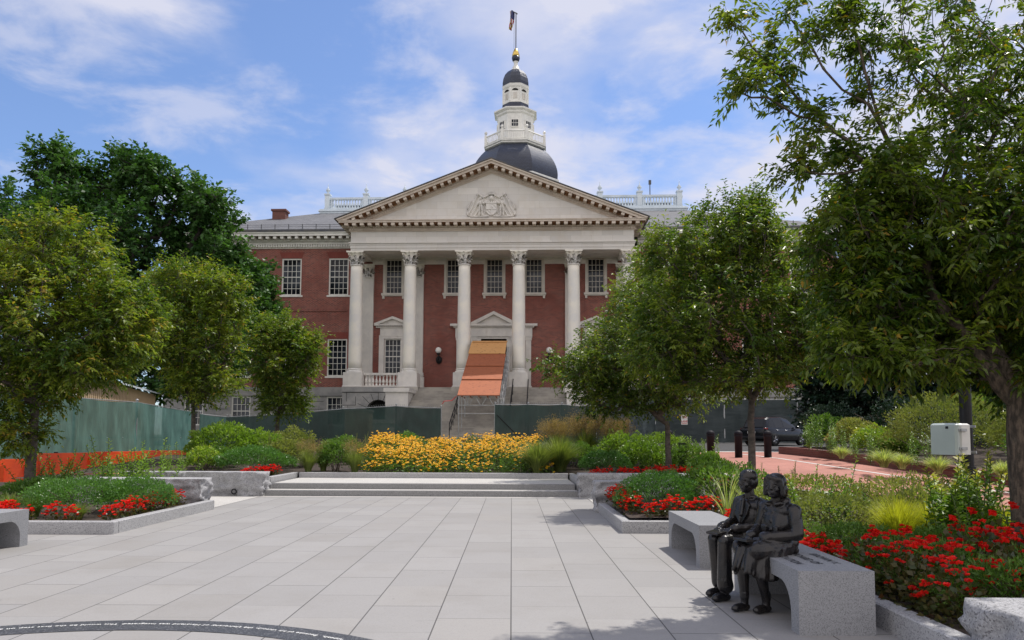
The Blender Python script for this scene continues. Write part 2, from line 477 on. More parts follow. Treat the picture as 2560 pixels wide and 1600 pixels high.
M['bronze'] = pm('bronze', (0.009, 0.009, 0.011), (0.020, 0.017, 0.016), 9, 0.26, 0.12, 45, metal=0.0, spec=0.42, stain=((0.022, 0.025, 0.024), 5, None, 0.5))
M['car_paint'] = pm('car_paint', (0.008, 0.009, 0.012), None, 2, 0.22, spec=0.35)
M['car_glass'] = pm('car_glass', (0.008, 0.009, 0.010), None, 2, 0.08, spec=0.35)
M['tyre'] = pm('tyre', (0.018, 0.018, 0.018), None, 5, 0.85)
M['alloy'] = pm('alloy', (0.55, 0.55, 0.57), None, 5, 0.3, metal=0.9)
M['red_lens'] = pm('red_lens', (0.42, 0.02, 0.02), None, 5, 0.15)
M['white_plastic'] = pm('white_plastic', (0.78, 0.77, 0.73), (0.70, 0.69, 0.66), 2, 0.4)
M['grey_plastic'] = pm('grey_plastic', (0.52, 0.58, 0.56), (0.46, 0.52, 0.50), 2, 0.4)
M['bollard_paint'] = pm('bollard_paint', (0.014, 0.013, 0.018), (0.020, 0.019, 0.025), 3, 0.6, spec=0.15)
M['red_sign'] = pm('red_sign', (0.6, 0.05, 0.05), None, 5, 0.5)
M['tan_siding'] = pm('tan_siding', (0.56, 0.42, 0.27), (0.50, 0.37, 0.24), 1.0, 0.6)
M['trailer_roof'] = pm('trailer_roof', (0.62, 0.68, 0.72), None, 2, 0.4)
M['road_brick'] = brickmat('road_brick', (0.47, 0.20, 0.155), (0.40, 0.165, 0.13), (0.33, 0.19, 0.16), 0.21, 0.105, 0.007, swap=True)
M['kerb_brick'] = brickmat('kerb_brick', (0.20, 0.065, 0.05), (0.12, 0.045, 0.038), (0.16, 0.12, 0.10), 0.2, 0.07, 0.008)
M['road_white'] = pm('road_white', (0.62, 0.60, 0.57), (0.5, 0.48, 0.46), 2.5, 0.8)
def screenmat(name, c1, c2, trans, folds):
    m, nt, b = new_mat(name)
    b.inputs['Roughness'].default_value = 0.6
    f = rampn(nt, noisen(nt, 1.3, 5, 0.6, sc3=folds), 0.3, 0.7)
    nt.links.new(mixc(nt, f, c1, c2), b.inputs['Base Color'])
    b.inputs['Alpha'].default_value = 1.0 - trans
    bumpn(nt, b, noisen(nt, 2.2, 5, 0.6, sc3=folds), 0.5, 0.06)
    return m
M['teal_mesh'] = screenmat('teal_mesh', (0.10, 0.225, 0.20), (0.055, 0.14, 0.125), 0.10, (2.5, 2.5, 0.7))
M['dark_mesh'] = screenmat('dark_mesh', (0.022, 0.056, 0.050), (0.014, 0.034, 0.032), 0.05, (1, 1, 0.6))
M['black_tarp'] = screenmat('black_tarp', (0.020, 0.032, 0.034), (0.035, 0.05, 0.052), 0.0, (0.5, 0.5, 3.0))

# leaves
M['zelkova'] = leafmat('zelkova', (0.048, 0.104, 0.016), (0.210, 0.262, 0.030), (0.32, 0.22, 0.04), 0.42, 0.42, 0.4)
M['zelkova_dark'] = leafmat('zelkova_dark', (0.036, 0.084, 0.012), (0.175, 0.225, 0.026), (0.34, 0.22, 0.03), 0.42, 0.38, 0.45)
M['oak_leaf'] = leafmat('oak_leaf', (0.026, 0.074, 0.020), (0.085, 0.185, 0.044), None, 0.25, 0.45, 0.3)
M['evergreen'] = leafmat('evergreen', (0.010, 0.026, 0.016), (0.022, 0.050, 0.026), None, 0.12, 0.35, 0.4)
M['box_leaf'] = leafmat('box_leaf', (0.045, 0.125, 0.026), (0.130, 0.270, 0.060), None, 0.28, 0.35, 0.45)
M['lime_leaf'] = leafmat('lime_leaf', (0.10, 0.20, 0.030), (0.25, 0.36, 0.05), (0.40, 0.38, 0.06), 0.35, 0.45, 0.35)
M['mid_leaf'] = leafmat('mid_leaf', (0.055, 0.125, 0.022), (0.17, 0.29, 0.050), None, 0.32, 0.42, 0.35)
M['olive_leaf'] = leafmat('olive_leaf', (0.12, 0.16, 0.040), (0.26, 0.28, 0.08), (0.30, 0.22, 0.10), 0.32, 0.55, 0.25)
M['bronze_leaf'] = leafmat('bronze_leaf', (0.035, 0.060, 0.018), (0.10, 0.075, 0.025), (0.13, 0.035, 0.02), 0.28, 0.35, 0.4)
M['red_petal'] = leafmat('red_petal', (0.48, 0.008, 0.010), (0.76, 0.022, 0.014), None, 0.28, 0.5, 0.2)
M['yellow_petal'] = leafmat('yellow_petal', (0.82, 0.36, 0.008), (0.92, 0.58, 0.03), None, 0.25, 0.55, 0.2)
M['flower_eye'] = pm('flower_eye', (0.045, 0.022, 0.012), None, 8, 0.9)
M['grass_green'] = leafmat('grass_green', (0.09, 0.14, 0.035), (0.22, 0.26, 0.075), None, 0.35, 0.5, 0.3)
M['grass_lime'] = leafmat('grass_lime', (0.30, 0.34, 0.025), (0.55, 0.52, 0.06), None, 0.4, 0.5, 0.3)
M['grass_tan'] = leafmat('grass_tan', (0.22, 0.15, 0.075), (0.34, 0.25, 0.13), None, 0.3, 0.6, 0.2)
M['grass_pale'] = leafmat('grass_pale', (0.20, 0.28, 0.08), (0.52, 0.55, 0.25), None, 0.35, 0.5, 0.3)
M['stem'] = pm('stem', (0.08, 0.11, 0.03), (0.06, 0.07, 0.025), 8, 0.7)
# ================================================================== STATE HOUSE
TH = rad(2.4)
SH = empty('state_house', (-1.63, 57.0, 0), -TH,
           'red brick state house with white columned portico, slate roof and tall tiered dome', 'building')
CS, SN = math.cos(TH), math.sin(TH)
def bw(u, v, z=0):
    """building coordinates to world"""
    return Vector((-1.63 + u * CS + v * SN, 57.0 - u * SN + v * CS, z))
VW = 3.2           # plane of the brick front
FLOOR = 5.30       # portico floor
ARCH = 15.94       # underside of the entablature
CU = [-10.63, -6.38, -2.13, 2.13, 6.38, 10.63]

def wall_holes(mb, u0, u1, z0, z1, v, holes, depth=0.16):
    """front wall with real openings and reveals"""
    us = sorted(set([u0, u1] + [h[0] for h in holes if u0 < h[0] < u1] + [h[1] for h in holes if u0 < h[1] < u1]))
    zs = sorted(set([z0, z1] + [h[2] for h in holes] + [h[3] for h in holes]))
    zs = [z for z in zs if z0 <= z <= z1]
    for a, b in zip(us[:-1], us[1:]):
        for c, d in zip(zs[:-1], zs[1:]):
            um, zm = (a + b) / 2, (c + d) / 2
            if any(h[0] < um < h[1] and h[2] < zm < h[3] for h in holes): continue
            mb.add([(a, v, c), (b, v, c), (b, v, d), (a, v, d)], [(0, 1, 2, 3)])
    for a, b, c, d in holes:
        w = v + depth
        mb.add([(a, v, c), (a, w, c), (a, w, d), (a, v, d)], [(0, 1, 2, 3)])
        mb.add([(b, v, c), (b, w, c), (b, w, d), (b, v, d)], [(3, 2, 1, 0)])
        mb.add([(a, v, d), (b, v, d), (b, w, d), (a, w, d)], [(3, 2, 1, 0)])
        mb.add([(a, v, c), (b, v, c), (b, w, c), (a, w, c)], [(0, 1, 2, 3)])

def sash(w, h, nx, ny, fr=0.11):
    """window joinery in its own space: centred on x, sill at z=0, outer face y=0"""
    mb = MB()
    mb.box(-w / 2, -w / 2 + fr, 0, .14, 0, h); mb.box(w / 2 - fr, w / 2, 0, .14, 0, h)
    mb.box(-w / 2 + fr, w / 2 - fr, 0, .14, h - fr, h); mb.box(-w / 2 + fr, w / 2 - fr, 0, .14, 0, fr * .9)
    iw, ih = w - 2 * fr, h - 1.9 * fr
    z0 = fr * .9
    mid = z0 + ih / 2
    mb.box(-iw / 2, iw / 2, .04, .12, mid - .035, mid + .035)
    t = .018
    for i in range(1, nx):
        x = -iw / 2 + iw * i / nx
        mb.box(x - t, x + t, .06, .10, z0, mid - .035); mb.box(x - t, x + t, .05, .09, mid + .035, z0 + ih)
    for j in range(1, ny):
        z = z0 + ih * j / ny
        if abs(z - mid) < .05: continue
        mb.box(-iw / 2, iw / 2, .058, .098, z - t, z + t)
    pane = MB().add([(-iw / 2, .082, z0), (iw / 2, .082, z0), (iw / 2, .082, z0 + ih), (-iw / 2, .082, z0 + ih)], [(0, 1, 2, 3)])
    return mb, pane
SASH = {}
def window(u, z, w, h, nx=4, ny=6, v=VW, mat='white_paint', fr=0.11, parent=None):
    key = (w, h, nx, ny, mat, fr)
    if key not in SASH:
        a, p = sash(w, h, nx, ny, fr)
        SASH[key] = (a.mesh('window', M[mat]), p.mesh('pane', M['glass']))
    a, p = SASH[key]
    o = link('window', a, parent or SH, (u, v + 0.05, z))
    link('pane', p, o)
    return o

# ---- window list
W2 = [-24.87, -20.90, -16.93, -12.96]
wing_holes = []; base_holes = []
for s in (-1, 1):
    for u in W2:
        uu = u if s < 0 else -u
        wing_holes += [(uu - .83, uu + .83, 13.17, 16.28), (uu - .83, uu + .83, 6.42, 9.52)]
        base_holes += [(uu - .80, uu + .80, 2.35, 4.74)]
PW = [-8.34, -3.26, 0.02, 3.27, 8.35]
port_holes = [(u - .68, u + .68, 13.30, 16.15) for u in PW]
port_holes += [(u - .70, u + .70, 6.62, 9.52) for u in (-8.34, 8.35)]
port_holes += [(-1.05, 1.05, 5.3, 9.50), (-2.55, -1.95, 6.2, 9.45), (1.95, 2.55, 6.2, 9.45)]

wb = MB()
wall_holes(wb, -27.5, 27.5, 5.5, 17.1, VW, wing_holes + port_holes)
for s in (-1, 1):   # returns and back
    x = 27.5 * s
    wb.add([(x, VW, 5.5), (x, 36, 5.5), (x, 36, 17.1), (x, VW, 17.1)], [(0, 1, 2, 3)])
wb.add([(-27.5, 36, 5.5), (27.5, 36, 5.5), (27.5, 36, 17.1), (-27.5, 36, 17.1)], [(0, 1, 2, 3)])
brick_wall = wb.build('wall', M['brick'], SH)
bb = MB()
wall_holes(bb, -27.5, 27.5, 0.0, 4.80, VW + .004, base_holes, .2)
for s in (-1, 1):
    x = 27.5 * s
    bb.add([(x, VW, 0), (x, 36, 0), (x, 36, 5.5), (x, VW, 5.5)], [(0, 1, 2, 3)])
bb.build('basement_wall', M['grey_stone'], SH)
jb = MB()          # dark rustication joints let 4 mm into the stone face
for z in (1.1, 1.75, 2.4, 3.05, 3.7, 4.35):
    for a, b in ((-27.5, -26), (-23.8, -22), (-19.9, -18.0), (-15.9, -14.0), (14.0, 15.9), (18, 19.9), (22, 23.8)):
        jb.box(a, b, VW - .002, VW + .02, z - .02, z + .02)
jb.build('joint', M['joint_dark'], SH)
for a, b in ((-27.6, -12.35), (12.35, 27.6)): MB().box(a, b, VW - .10, VW + .05, 4.80, 5.52).build('water_table', M['grey_stone'], SH)
for a, b in ((-27.52, -12.2), (12.2, 27.52)): MB().box(a, b, VW - .06, VW + .02, 11.82, 11.95).build('belt_course', M['brick'], SH)
for s in (-1, 1):
    for u in W2:
        uu = u if s < 0 else -u
        for z0, z1, o in ((16.285, 16.83, SH), (9.525, 10.06, SH)):
            la = MB(); la.prism([(uu - .83, z0), (uu + .83, z0), (uu + 1.06, z1), (uu - 1.06, z1)], VW - .012, VW + .05)
            la.build('flat_arch', M['rubbed_brick'], SH)
sill_me = MB().box(-.97, .97, -.10, .14, -.14, 0).mesh('sill', M['white_paint'])
for s in (-1, 1):
    for u in W2:
        uu = u if s < 0 else -u
        for z, h in ((13.17, 3.11), (6.42, 3.10)):
            o = window(uu, z, 1.66, h)
            link('sill', sill_me, o)
        window(uu, 2.35, 1.60, 2.39, 4, 4)
# dim rooms behind the glass are not seen; curtains show in some lower windows
cu = MB()
for s in (-1, 1):
    for u in W2[2:]:
        uu = u if s < 0 else -u
        for a, b in ((-.72, -.42), (.42, .72)):
            cu.box(uu + a, uu + b, VW + .16, VW + .18, 6.5, 9.4)
cu.build('curtain', M['curtain'], SH)
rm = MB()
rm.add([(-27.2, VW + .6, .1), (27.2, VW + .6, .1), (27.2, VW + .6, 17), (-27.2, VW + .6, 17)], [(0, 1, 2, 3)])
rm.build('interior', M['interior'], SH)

# ---- wing cornice and gutter
M['gap_shade_grey'] = pm('gap_shade_grey', (0.20, 0.17, 0.14), (0.13, 0.11, 0.09), 1.5, 0.8)  # dark grey puts the recess shade between the wing modillions into the colour
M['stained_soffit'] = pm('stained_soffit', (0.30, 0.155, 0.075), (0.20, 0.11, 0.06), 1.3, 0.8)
def wing_cornice(u0, u1, name='cornice'):
    mb = MB()
    mb.box(u0, u1, VW - .06, VW + .3, 17.1, 17.18)
    mb.box(u0, u1, VW - .10, VW + .3, 17.18, 17.66)
    n = int((u1 - u0) / 0.21)
    for i in range(n):
        x = u0 + (i + .5) * (u1 - u0) / n
        mb.box(x - .06, x + .06, VW - .24, VW - .098, 17.20, 17.42)
    mb.box(u0, u1, VW - .26, VW + .3, 17.42, 17.50)
    mb.box(u0, u1, VW - .30, VW + .3, 17.66, 17.78)
    n = int((u1 - u0) / 0.60)
    for i in range(n):
        x = u0 + (i + .5) * (u1 - u0) / n
        mb.box(x - .13, x + .13, VW - .84, VW - .298, 17.76, 17.96)
    mb.box(u0, u1, VW - .22, VW + .3, 17.78, 17.965)
    mb.box(u0, u1, VW - .92, VW + .3, 17.965, 18.18)
    mb.box(u0, u1, VW - 1.0, VW + .3, 18.18, 18.28)
    return mb.build(name, M['white_paint'], SH)
for a, b in ((-27.6, -11.75), (11.75, 27.6)):
    c = wing_cornice(a, b)
    MB().box(a, b, VW - 1.06, VW - .75, 18.284, 18.46).build('gutter', M['gutter_metal'], c)
    MB().box(a, b, VW - .86, VW - .225, 17.958, 17.963).build('soffit', M['gap_shade_grey'], c)

# ---- main roof, hipped up to a flat deck
rf = MB()
ez, dz = 18.40, 23.2
E = [(-28.4, VW - .95), (28.4, VW - .95), (28.4, 37), (-28.4, 37)]
Dk = [(-17.6, 13.2), (17.6, 13.2), (17.6, 28), (-17.6, 28)]
rf.add([(x, y, ez) for x, y in E] + [(x, y, dz) for x, y in Dk],
       [(0, 1, 5, 4), (1, 2, 6, 5), (2, 3, 7, 6), (3, 0, 4, 7), (4, 5, 6, 7)])
roof = rf.build('roof', M['slate'], SH)
sg = MB()
def slope_z(v): return ez + (dz - ez) * (v - (VW - .95)) / (13.2 - VW + .95)
for a, b in ((-27, -12.2), (12.2, 27)):
    for k in range(int((b - a) / 1.16)):
        x = a + .5 + k * 1.16
        sg.box(x - .025, x + .025, 3.0, 3.06, slope_z(3.0) - .02, slope_z(3.0) + .42)
    for dzz in (.2, .36):
        sg.tube([(a, 3.03, slope_z(3.0) + dzz), (b, 3.03, slope_z(3.0) + dzz)], .018, 5)
sg.build('snow_guard', M['gutter_metal'], roof)
ch = MB()
ch.box(-20.9, -19.7, 9.0, 9.9, 20.5, 22.15); ch.box(-21.0, -19.6, 8.9, 10.0, 22.15, 22.32)
ch.build('chimney', M['kerb_brick'], roof)

# ---- deck balustrade with urns
def baluster(mb, x, y, z, h, r, seg=8):
    mb.lathe([(r * .9, 0), (r * .9, h * .10), (r * .55, h * .16), (r * 1.0, h * .34), (r * .85, h * .50), (r * .42, h * .72), (r * .5, h * .84), (r * .85, h * .9), (r * .85, h)], (x, y, z), seg)
bal = MB()
DY = 13.35
bal.box(-17.75, 17.75, DY - .35, DY + .6, 22.9, 23.55)
bal.box(-17.85, 17.85, DY - .45, DY + .6, 23.3, 23.42)
bal.box(-17.3, 17.3, DY - .12, DY + .12, 23.55, 23.72)
bal.box(-17.3, 17.3, DY - .14, DY + .14, 24.55, 24.75)
for sx in (-17.3, 17.3):
    bal.box(sx - .12, sx + .12, DY + .14, DY + 14, 24.55, 24.75)
    bal.box(sx - .12, sx + .12, DY + .14, DY + 14, 23.4, 23.7)
PX = [-17.05 + 3.79 * k for k in range(10)]
bal_x = []
for a, b in zip(PX[:-1], PX[1:]):
    for k in range(11):
        x = a + .52 + (b - a - 1.04) * k / 10
        baluster(bal, x, DY, 23.72, .83, .12, 7)
    for x in (a + .36, b - .36):
        bal.box(x - .07, x + .07, DY - .10, DY + .10, 23.722, 24.549)
balo = bal.build('roof_balustrade', M['pale_blue_paint'], SH)
pm_ = MB().box(-.24, .24, -.24, .24, 0, 1.42).box(-.30, .30, -.30, .30, 1.42, 1.56).box(-.28, .28, -.28, .28, -.02, .16)
urn = MB().lathe([(.16, 0), (.12, .06), (.06, .14), (.20, .32), (.22, .44), (.12, .50), (.14, .54), (.05, .64), (.02, .95), (.005, 1.1)], (0, 0, 1.56), 10)
post_me = pm_.mesh('post', M['pale_blue_paint']); urn_me = urn.mesh('urn', M['pale_blue_paint'], True)
for x in PX:
    link('post', post_me, balo, (x, DY, 23.55)); link('urn', urn_me, balo, (x, DY, 23.55))
rf2 = MB(); rf2.prism([(-16.5, 23.2), (16.5, 23.2), (16.5, 24.35), (-16.5, 24.35)], 14.4, 26); rf2.build('roof_deck', M['slate'], roof)
MB().tube([(14.4, 14.2, 23.2), (14.4, 14.2, 26.1)], .05, 6).box(14.28, 14.52, 14.1, 14.3, 26.1, 26.5).build('roof_antenna', M['gutter_metal'], roof)

# ---- portico columns
def shaft_prof(h, rb, rt):
    return [(rb + (rt - rb) * (t ** 1.7), h * t) for t in [i / 14 for i in range(15)]]
def capital(h, r, ab, seg=16, half=False):
    """corinthian capital: bell, two rings of curled leaves, corner volutes, hollow-sided abacus"""
    mb = MB(); mb.smooth = True
    mb.lathe([(r * 1.06, -.06), (r * 1.12, -.02), (r * 1.04, .03), (r * .98, .05), (r * 1.0, h * .5), (r * 1.2, h * .85), (r * 1.3, h * .88)], (0, 0, 0), 20)
    def leaf(a, z0, hh, r0, w, curl):
        ca, sa = math.cos(a), math.sin(a)
        pr = [(r0, 0, 1.0), (r0 + .03, .4, 1.05), (r0 + .06, .72, .95), (r0 + .06 + curl * .7, .95, .75), (r0 + .05 + curl, .93, .5), (r0 + .05 + curl * .95, .80, .2)]
        vs = []; fs = []
        for rr, t, ww in pr:
            for k, off in ((-1, -.03), (-.5, .012), (0, .03), (.5, .012), (1, -.03)):
                x = rr + off; y = k * w * ww
                vs.append((x * ca - y * sa, x * sa + y * ca, z0 + t * hh))
        for i in range(len(pr) - 1):
            for k in range(4):
                q = i * 5 + k
                fs.append((q, q + 1, q + 6, q + 5)); fs.append((q + 5, q + 6, q + 1, q))
        mb.add(vs, fs)
    for k in range(8):
        leaf(k * math.pi / 4 + math.pi / 8, .02, h * .42, r * 1.02, r * .33, r * .26)
    for k in range(8):
        leaf(k * math.pi / 4, .05, h * .66, r * 1.00, r * .30, r * .34)
    mb.smooth = False
    for k in range(4):           # corner volutes
        a = k * math.pi / 2 + math.pi / 4
        ca, sa = math.cos(a), math.sin(a)
        pts = [(r * 1.0 * ca, r * 1.0 * sa, h * .55), (r * 1.28 * ca, r * 1.28 * sa, h * .76), (r * 1.55 * ca, r * 1.55 * sa, h * .85),
               (r * 1.66 * ca, r * 1.66 * sa, h * .78), (r * 1.60 * ca, r * 1.60 * sa, h * .70), (r * 1.50 * ca, r * 1.50 * sa, h * .73)]
        mb.tube(pts, r * .13, 6, r * .10)
    n = 9; out = []
    for k in range(4):           # concave abacus
        a = k * math.pi / 2 - math.pi / 4
        c0 = Vector((math.cos(a), math.sin(a))) * ab * 1.36; c1 = Vector((math.cos(a + math.pi / 2), math.sin(a + math.pi / 2))) * ab * 1.36
        m_ = Vector((math.cos(a + math.pi / 4), math.sin(a + math.pi / 4)))
        for i in range(n):
            t = i / n
            p = c0.lerp(c1, t) - m_ * (ab * .18 * math.sin(math.pi * t))
            out.append((p.x, p.y))
    mb.slab(out, h * .88, h)
    for k in range(4):
        a = k * math.pi / 2
        mb.sphere((math.cos(a) * ab * .84, math.sin(a) * ab * .84, h * .92), r * .17, 8, 6)
    return mb
CAPZ, PEDZ = 14.88, 6.42
ch_ = ARCH - CAPZ
cap_me = capital(ch_, .47, .70).mesh('capital', M['column_stone'])
sh_ = MB(); sh_.smooth = True
sh_.lathe([(.66, 0), (.68, .07), (.66, .13), (.57, .16), (.56, .20), (.61, .24), (.60, .29), (.54, .33)], (0, 0, 0), 28)
sh_.lathe([(r, z + .33) for r, z in shaft_prof(CAPZ - PEDZ - .33, .525, .455)], (0, 0, 0), 28)
col_me = sh_.mesh('column', M['column_stone'])
ped = MB().cbox(-.74, .74, -.74, .74, -1.12, 0, .02)
ped.cbox(-.78, .78, -.78, .78, -1.16, -1.02, .02)
ped_me = ped.mesh('pedestal', M['marble_plain'])
for u in CU:
    o = link('column', col_me, SH, (u, 0, PEDZ))
    link('capital', cap_me, o, (0, 0, CAPZ - PEDZ)); link('pedestal', ped_me, o)

# ---- pilasters on the brick front behind the columns
pcap = capital(ch_, .44, .62)
pcap_me = pcap.mesh('capital', M['column_stone'])
pil = MB().box(-.48, .48, -.20, .3, -1.1, 8.46).box(-.56, .56, -.27, .3, 0, .12).box(-.54, .54, -.25, .3, .12, .3).box(-.60, .60, -.30, .3, -1.12, -.06)
pil_me = pil.mesh('pilaster', M['marble_plain'])
for u in (-10.45, -6.3, 6.3, 10.45):
    o = link('pilaster', pil_me, SH, (u, VW - .02, PEDZ))
    link('capital', pcap_me, o, (0, .12, CAPZ - PEDZ - .25))

# ---- entablature
HW = 11.0          # half width of the frieze
def entab_bar(mb, y0, y1, z0, z1, pr, hw=HW, back=3.0):
    """band of the portico running round three sides"""
    mb.box(-hw - pr, hw + pr, y0 - pr, y1, z0, z1)
en = MB()
VF = -.55
for a, b, pr in ((ARCH, 16.14, 0.0), (16.14, 16.38, .035), (16.38, 16.50, .07), (16.50, 16.62, .14)):
    en.box(-HW - pr, HW + pr, VF - pr, .55, a, b)
    en.box(-HW - pr, -HW + .9, .55, VW - .02, a, b); en.box(HW - .9, HW + pr, .55, VW - .02, a, b)
en.box(-HW, HW, VF, .55, 16.62, 17.44)
en.box(-HW, -HW + .9, .55, VW - .02, 16.62, 17.44); en.box(HW - .9, HW, .55, VW - .02, 16.62, 17.44)
ent = en.build('entablature', M['marble'], SH)
co = MB()
def ring_band(mb, pr, z0, z1):
    mb.box(-HW - pr, HW + pr, VF - pr, .5, z0, z1)
    mb.box(-HW - pr, -HW + .5, .5, VW, z0, z1); mb.box(HW - .5, HW + pr, .5, VW, z0, z1)
ring_band(co, .08, 17.44, 17.50)
ring_band(co, .10, 17.50, 17.72)
nd_ = 118
for i in range(nd_):
    x = -HW - .1 + (i + .5) * (2 * HW + .2) / nd_
    co.box(x - .055, x + .055, VF - .18, VF - .098, 17.52, 17.68)
for s in (-1, 1):
    for i in range(20):
        y = VF + .05 + i * .185
        xa, xb = sorted((s * (HW + .098), s * (HW + .18)))
        co.box(xa, xb, y, y + .11, 17.52, 17.68)
ring_band(co, .24, 17.72, 17.80)
nm = 38
for i in range(nm):
    x = -HW - .5 + (i + .5) * (2 * HW + 1.0) / nm
    co.box(x - .14, x + .14, VF - .76, VF - .16, 17.76, 17.961)
for s in (-1, 1):
    for i in range(6):
        y = VF + i * .62
        xa, xb = sorted((s * (HW + .238), s * (HW + .74)))
        co.box(xa, xb, y, y + .26, 17.80, 17.96)
ring_band(co, .16, 17.80, 17.962)
ring_band(co, .80, 17.962, 18.10)
ring_band(co, .86, 18.10, 18.16)
M['marble_warm'] = pm('marble_warm', (0.62, 0.54, 0.46), (0.51, 0.43, 0.36), 0.9, 0.6, 0.05, 20, stain=((0.40, 0.27, 0.16), 1.3, (1, 1, 2), 0.55))
co.build('cornice', M['marble_warm'], ent)
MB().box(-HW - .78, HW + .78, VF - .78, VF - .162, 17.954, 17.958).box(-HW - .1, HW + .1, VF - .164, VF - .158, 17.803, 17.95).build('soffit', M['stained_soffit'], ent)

# ---- pediment: tympanum, raking cornice, gable roof running back to the main roof
APX = 22.86; CORN = 18.20; PH = 12.0
sl = (APX - CORN) / PH
MB().prism([(-HW - .2, 18.16), (HW + .2, 18.16), (0, 18.16 + (HW + .2) * sl)], VF + .02, VF + .5).build('tympanum', M['marble'], SH)
rk = MB()
ang = math.atan(sl); ca, sa = math.cos(ang), math.sin(ang)
def rake(mb, off0, off1, y0, y1, s0=-0.0, s1=0.0):
    """sloping band between two depths below the roof line, both sides, mitred at the apex"""
    for s in (-1, 1):
        def P(off, end):
            dz_ = off / ca
            if end: return (0.0, APX - dz_)
            return (s * PH, CORN - dz_)
        a, b = P(off0, 0), P(off0, 1); c, d = P(off1, 1), P(off1, 0)
        zlim = 18.163
        # clip the lower end on the horizontal cornice
        def clip(top):
            dz_ = top / ca
            x = (APX - dz_ - zlim) / sl
            return (s * min(x, PH), max(zlim, CORN - dz_) if x >= PH else zlim)
        a = clip(off0) if (CORN - off0 / ca) < zlim else a
        d = clip(off1) if (CORN - off1 / ca) < zlim else d
        poly = [a, b, c, d]
        if s > 0: poly = poly[::-1]
        mb.prism(poly[::-1], y0, y1)
rake(rk, 0.0, .10, VF - .90, VF + .5)
rake(rk, .10, .30, VF - .80, VF + .5)
rake(rk, .30, .50, VF - .24, VF + .5)
rake(rk, .50, .72, VF - .10, VF + .5)
rake(rk, .72, .80, VF - .05, VF + .5)
for s in (-1, 1):
    L = PH / ca
    n = 21
    for i in range(n):
        t = (i + .35) / n
        x = s * PH * (1 - t); zc = CORN + (APX - CORN) * t - .40 / ca
        if zc - .10 < 18.18: continue
        hw_, hh = .13, .095
        poly = [(-hw_, -hh), (hw_, -hh), (hw_, hh), (-hw_, hh)]
        r_ = -ang * s
        pts = [(x + px * math.cos(r_) - pz * math.sin(r_), zc + px * math.sin(r_) + pz * math.cos(r_)) for px, pz in poly]
        rk.prism(pts, VF - .74, VF - .238)
    n = 66
    for i in range(n):
        t = (i + .35) / n
        x = s * PH * (1 - t); zc = CORN + (APX - CORN) * t - .61 / ca
        if zc - .08 < 18.18: continue
        hw_, hh = .052, .085
        r_ = -ang * s
        pts = [(x + px * math.cos(r_) - pz * math.sin(r_), zc + px * math.sin(r_) + pz * math.cos(r_)) for px, pz in ((-hw_, -hh), (hw_, -hh), (hw_, hh), (-hw_, hh))]
        rk.prism(pts, VF - .18, VF - .098)
rko = rk.build('raking_cornice', M['marble_warm'], SH)
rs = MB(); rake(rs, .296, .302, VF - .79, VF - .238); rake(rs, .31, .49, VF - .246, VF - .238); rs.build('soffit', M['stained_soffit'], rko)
gr = MB()
gr.prism([(-PH - .1, CORN - .0), (0, APX + .02), (PH + .1, CORN - .0), (PH + .1, CORN + .07), (0, APX + .10), (-PH - .1, CORN + .07)], VF - .94, 11.5)
gr.build('portico_roof', M['gutter_metal'], SH)
MB().box(-HW + .9, HW - .9, .55, VW - .02, ARCH + .30, ARCH + .36).build('ceiling', M['marble_plain'], SH)
# stone band on the wall under the portico ceiling, broken by the window heads
edges = [-10.1] + sum([[u - .82, u + .82] for u in PW], []) + [10.1]
for a, b in zip(edges[::2], edges[1::2]):
    MB().box(a, b, VW - .12, VW + .02, 15.70, 16.3).box(a, b, VW - .18, VW - .118, 15.98, 16.06).build('wall_band', M['marble_plain'], SH)

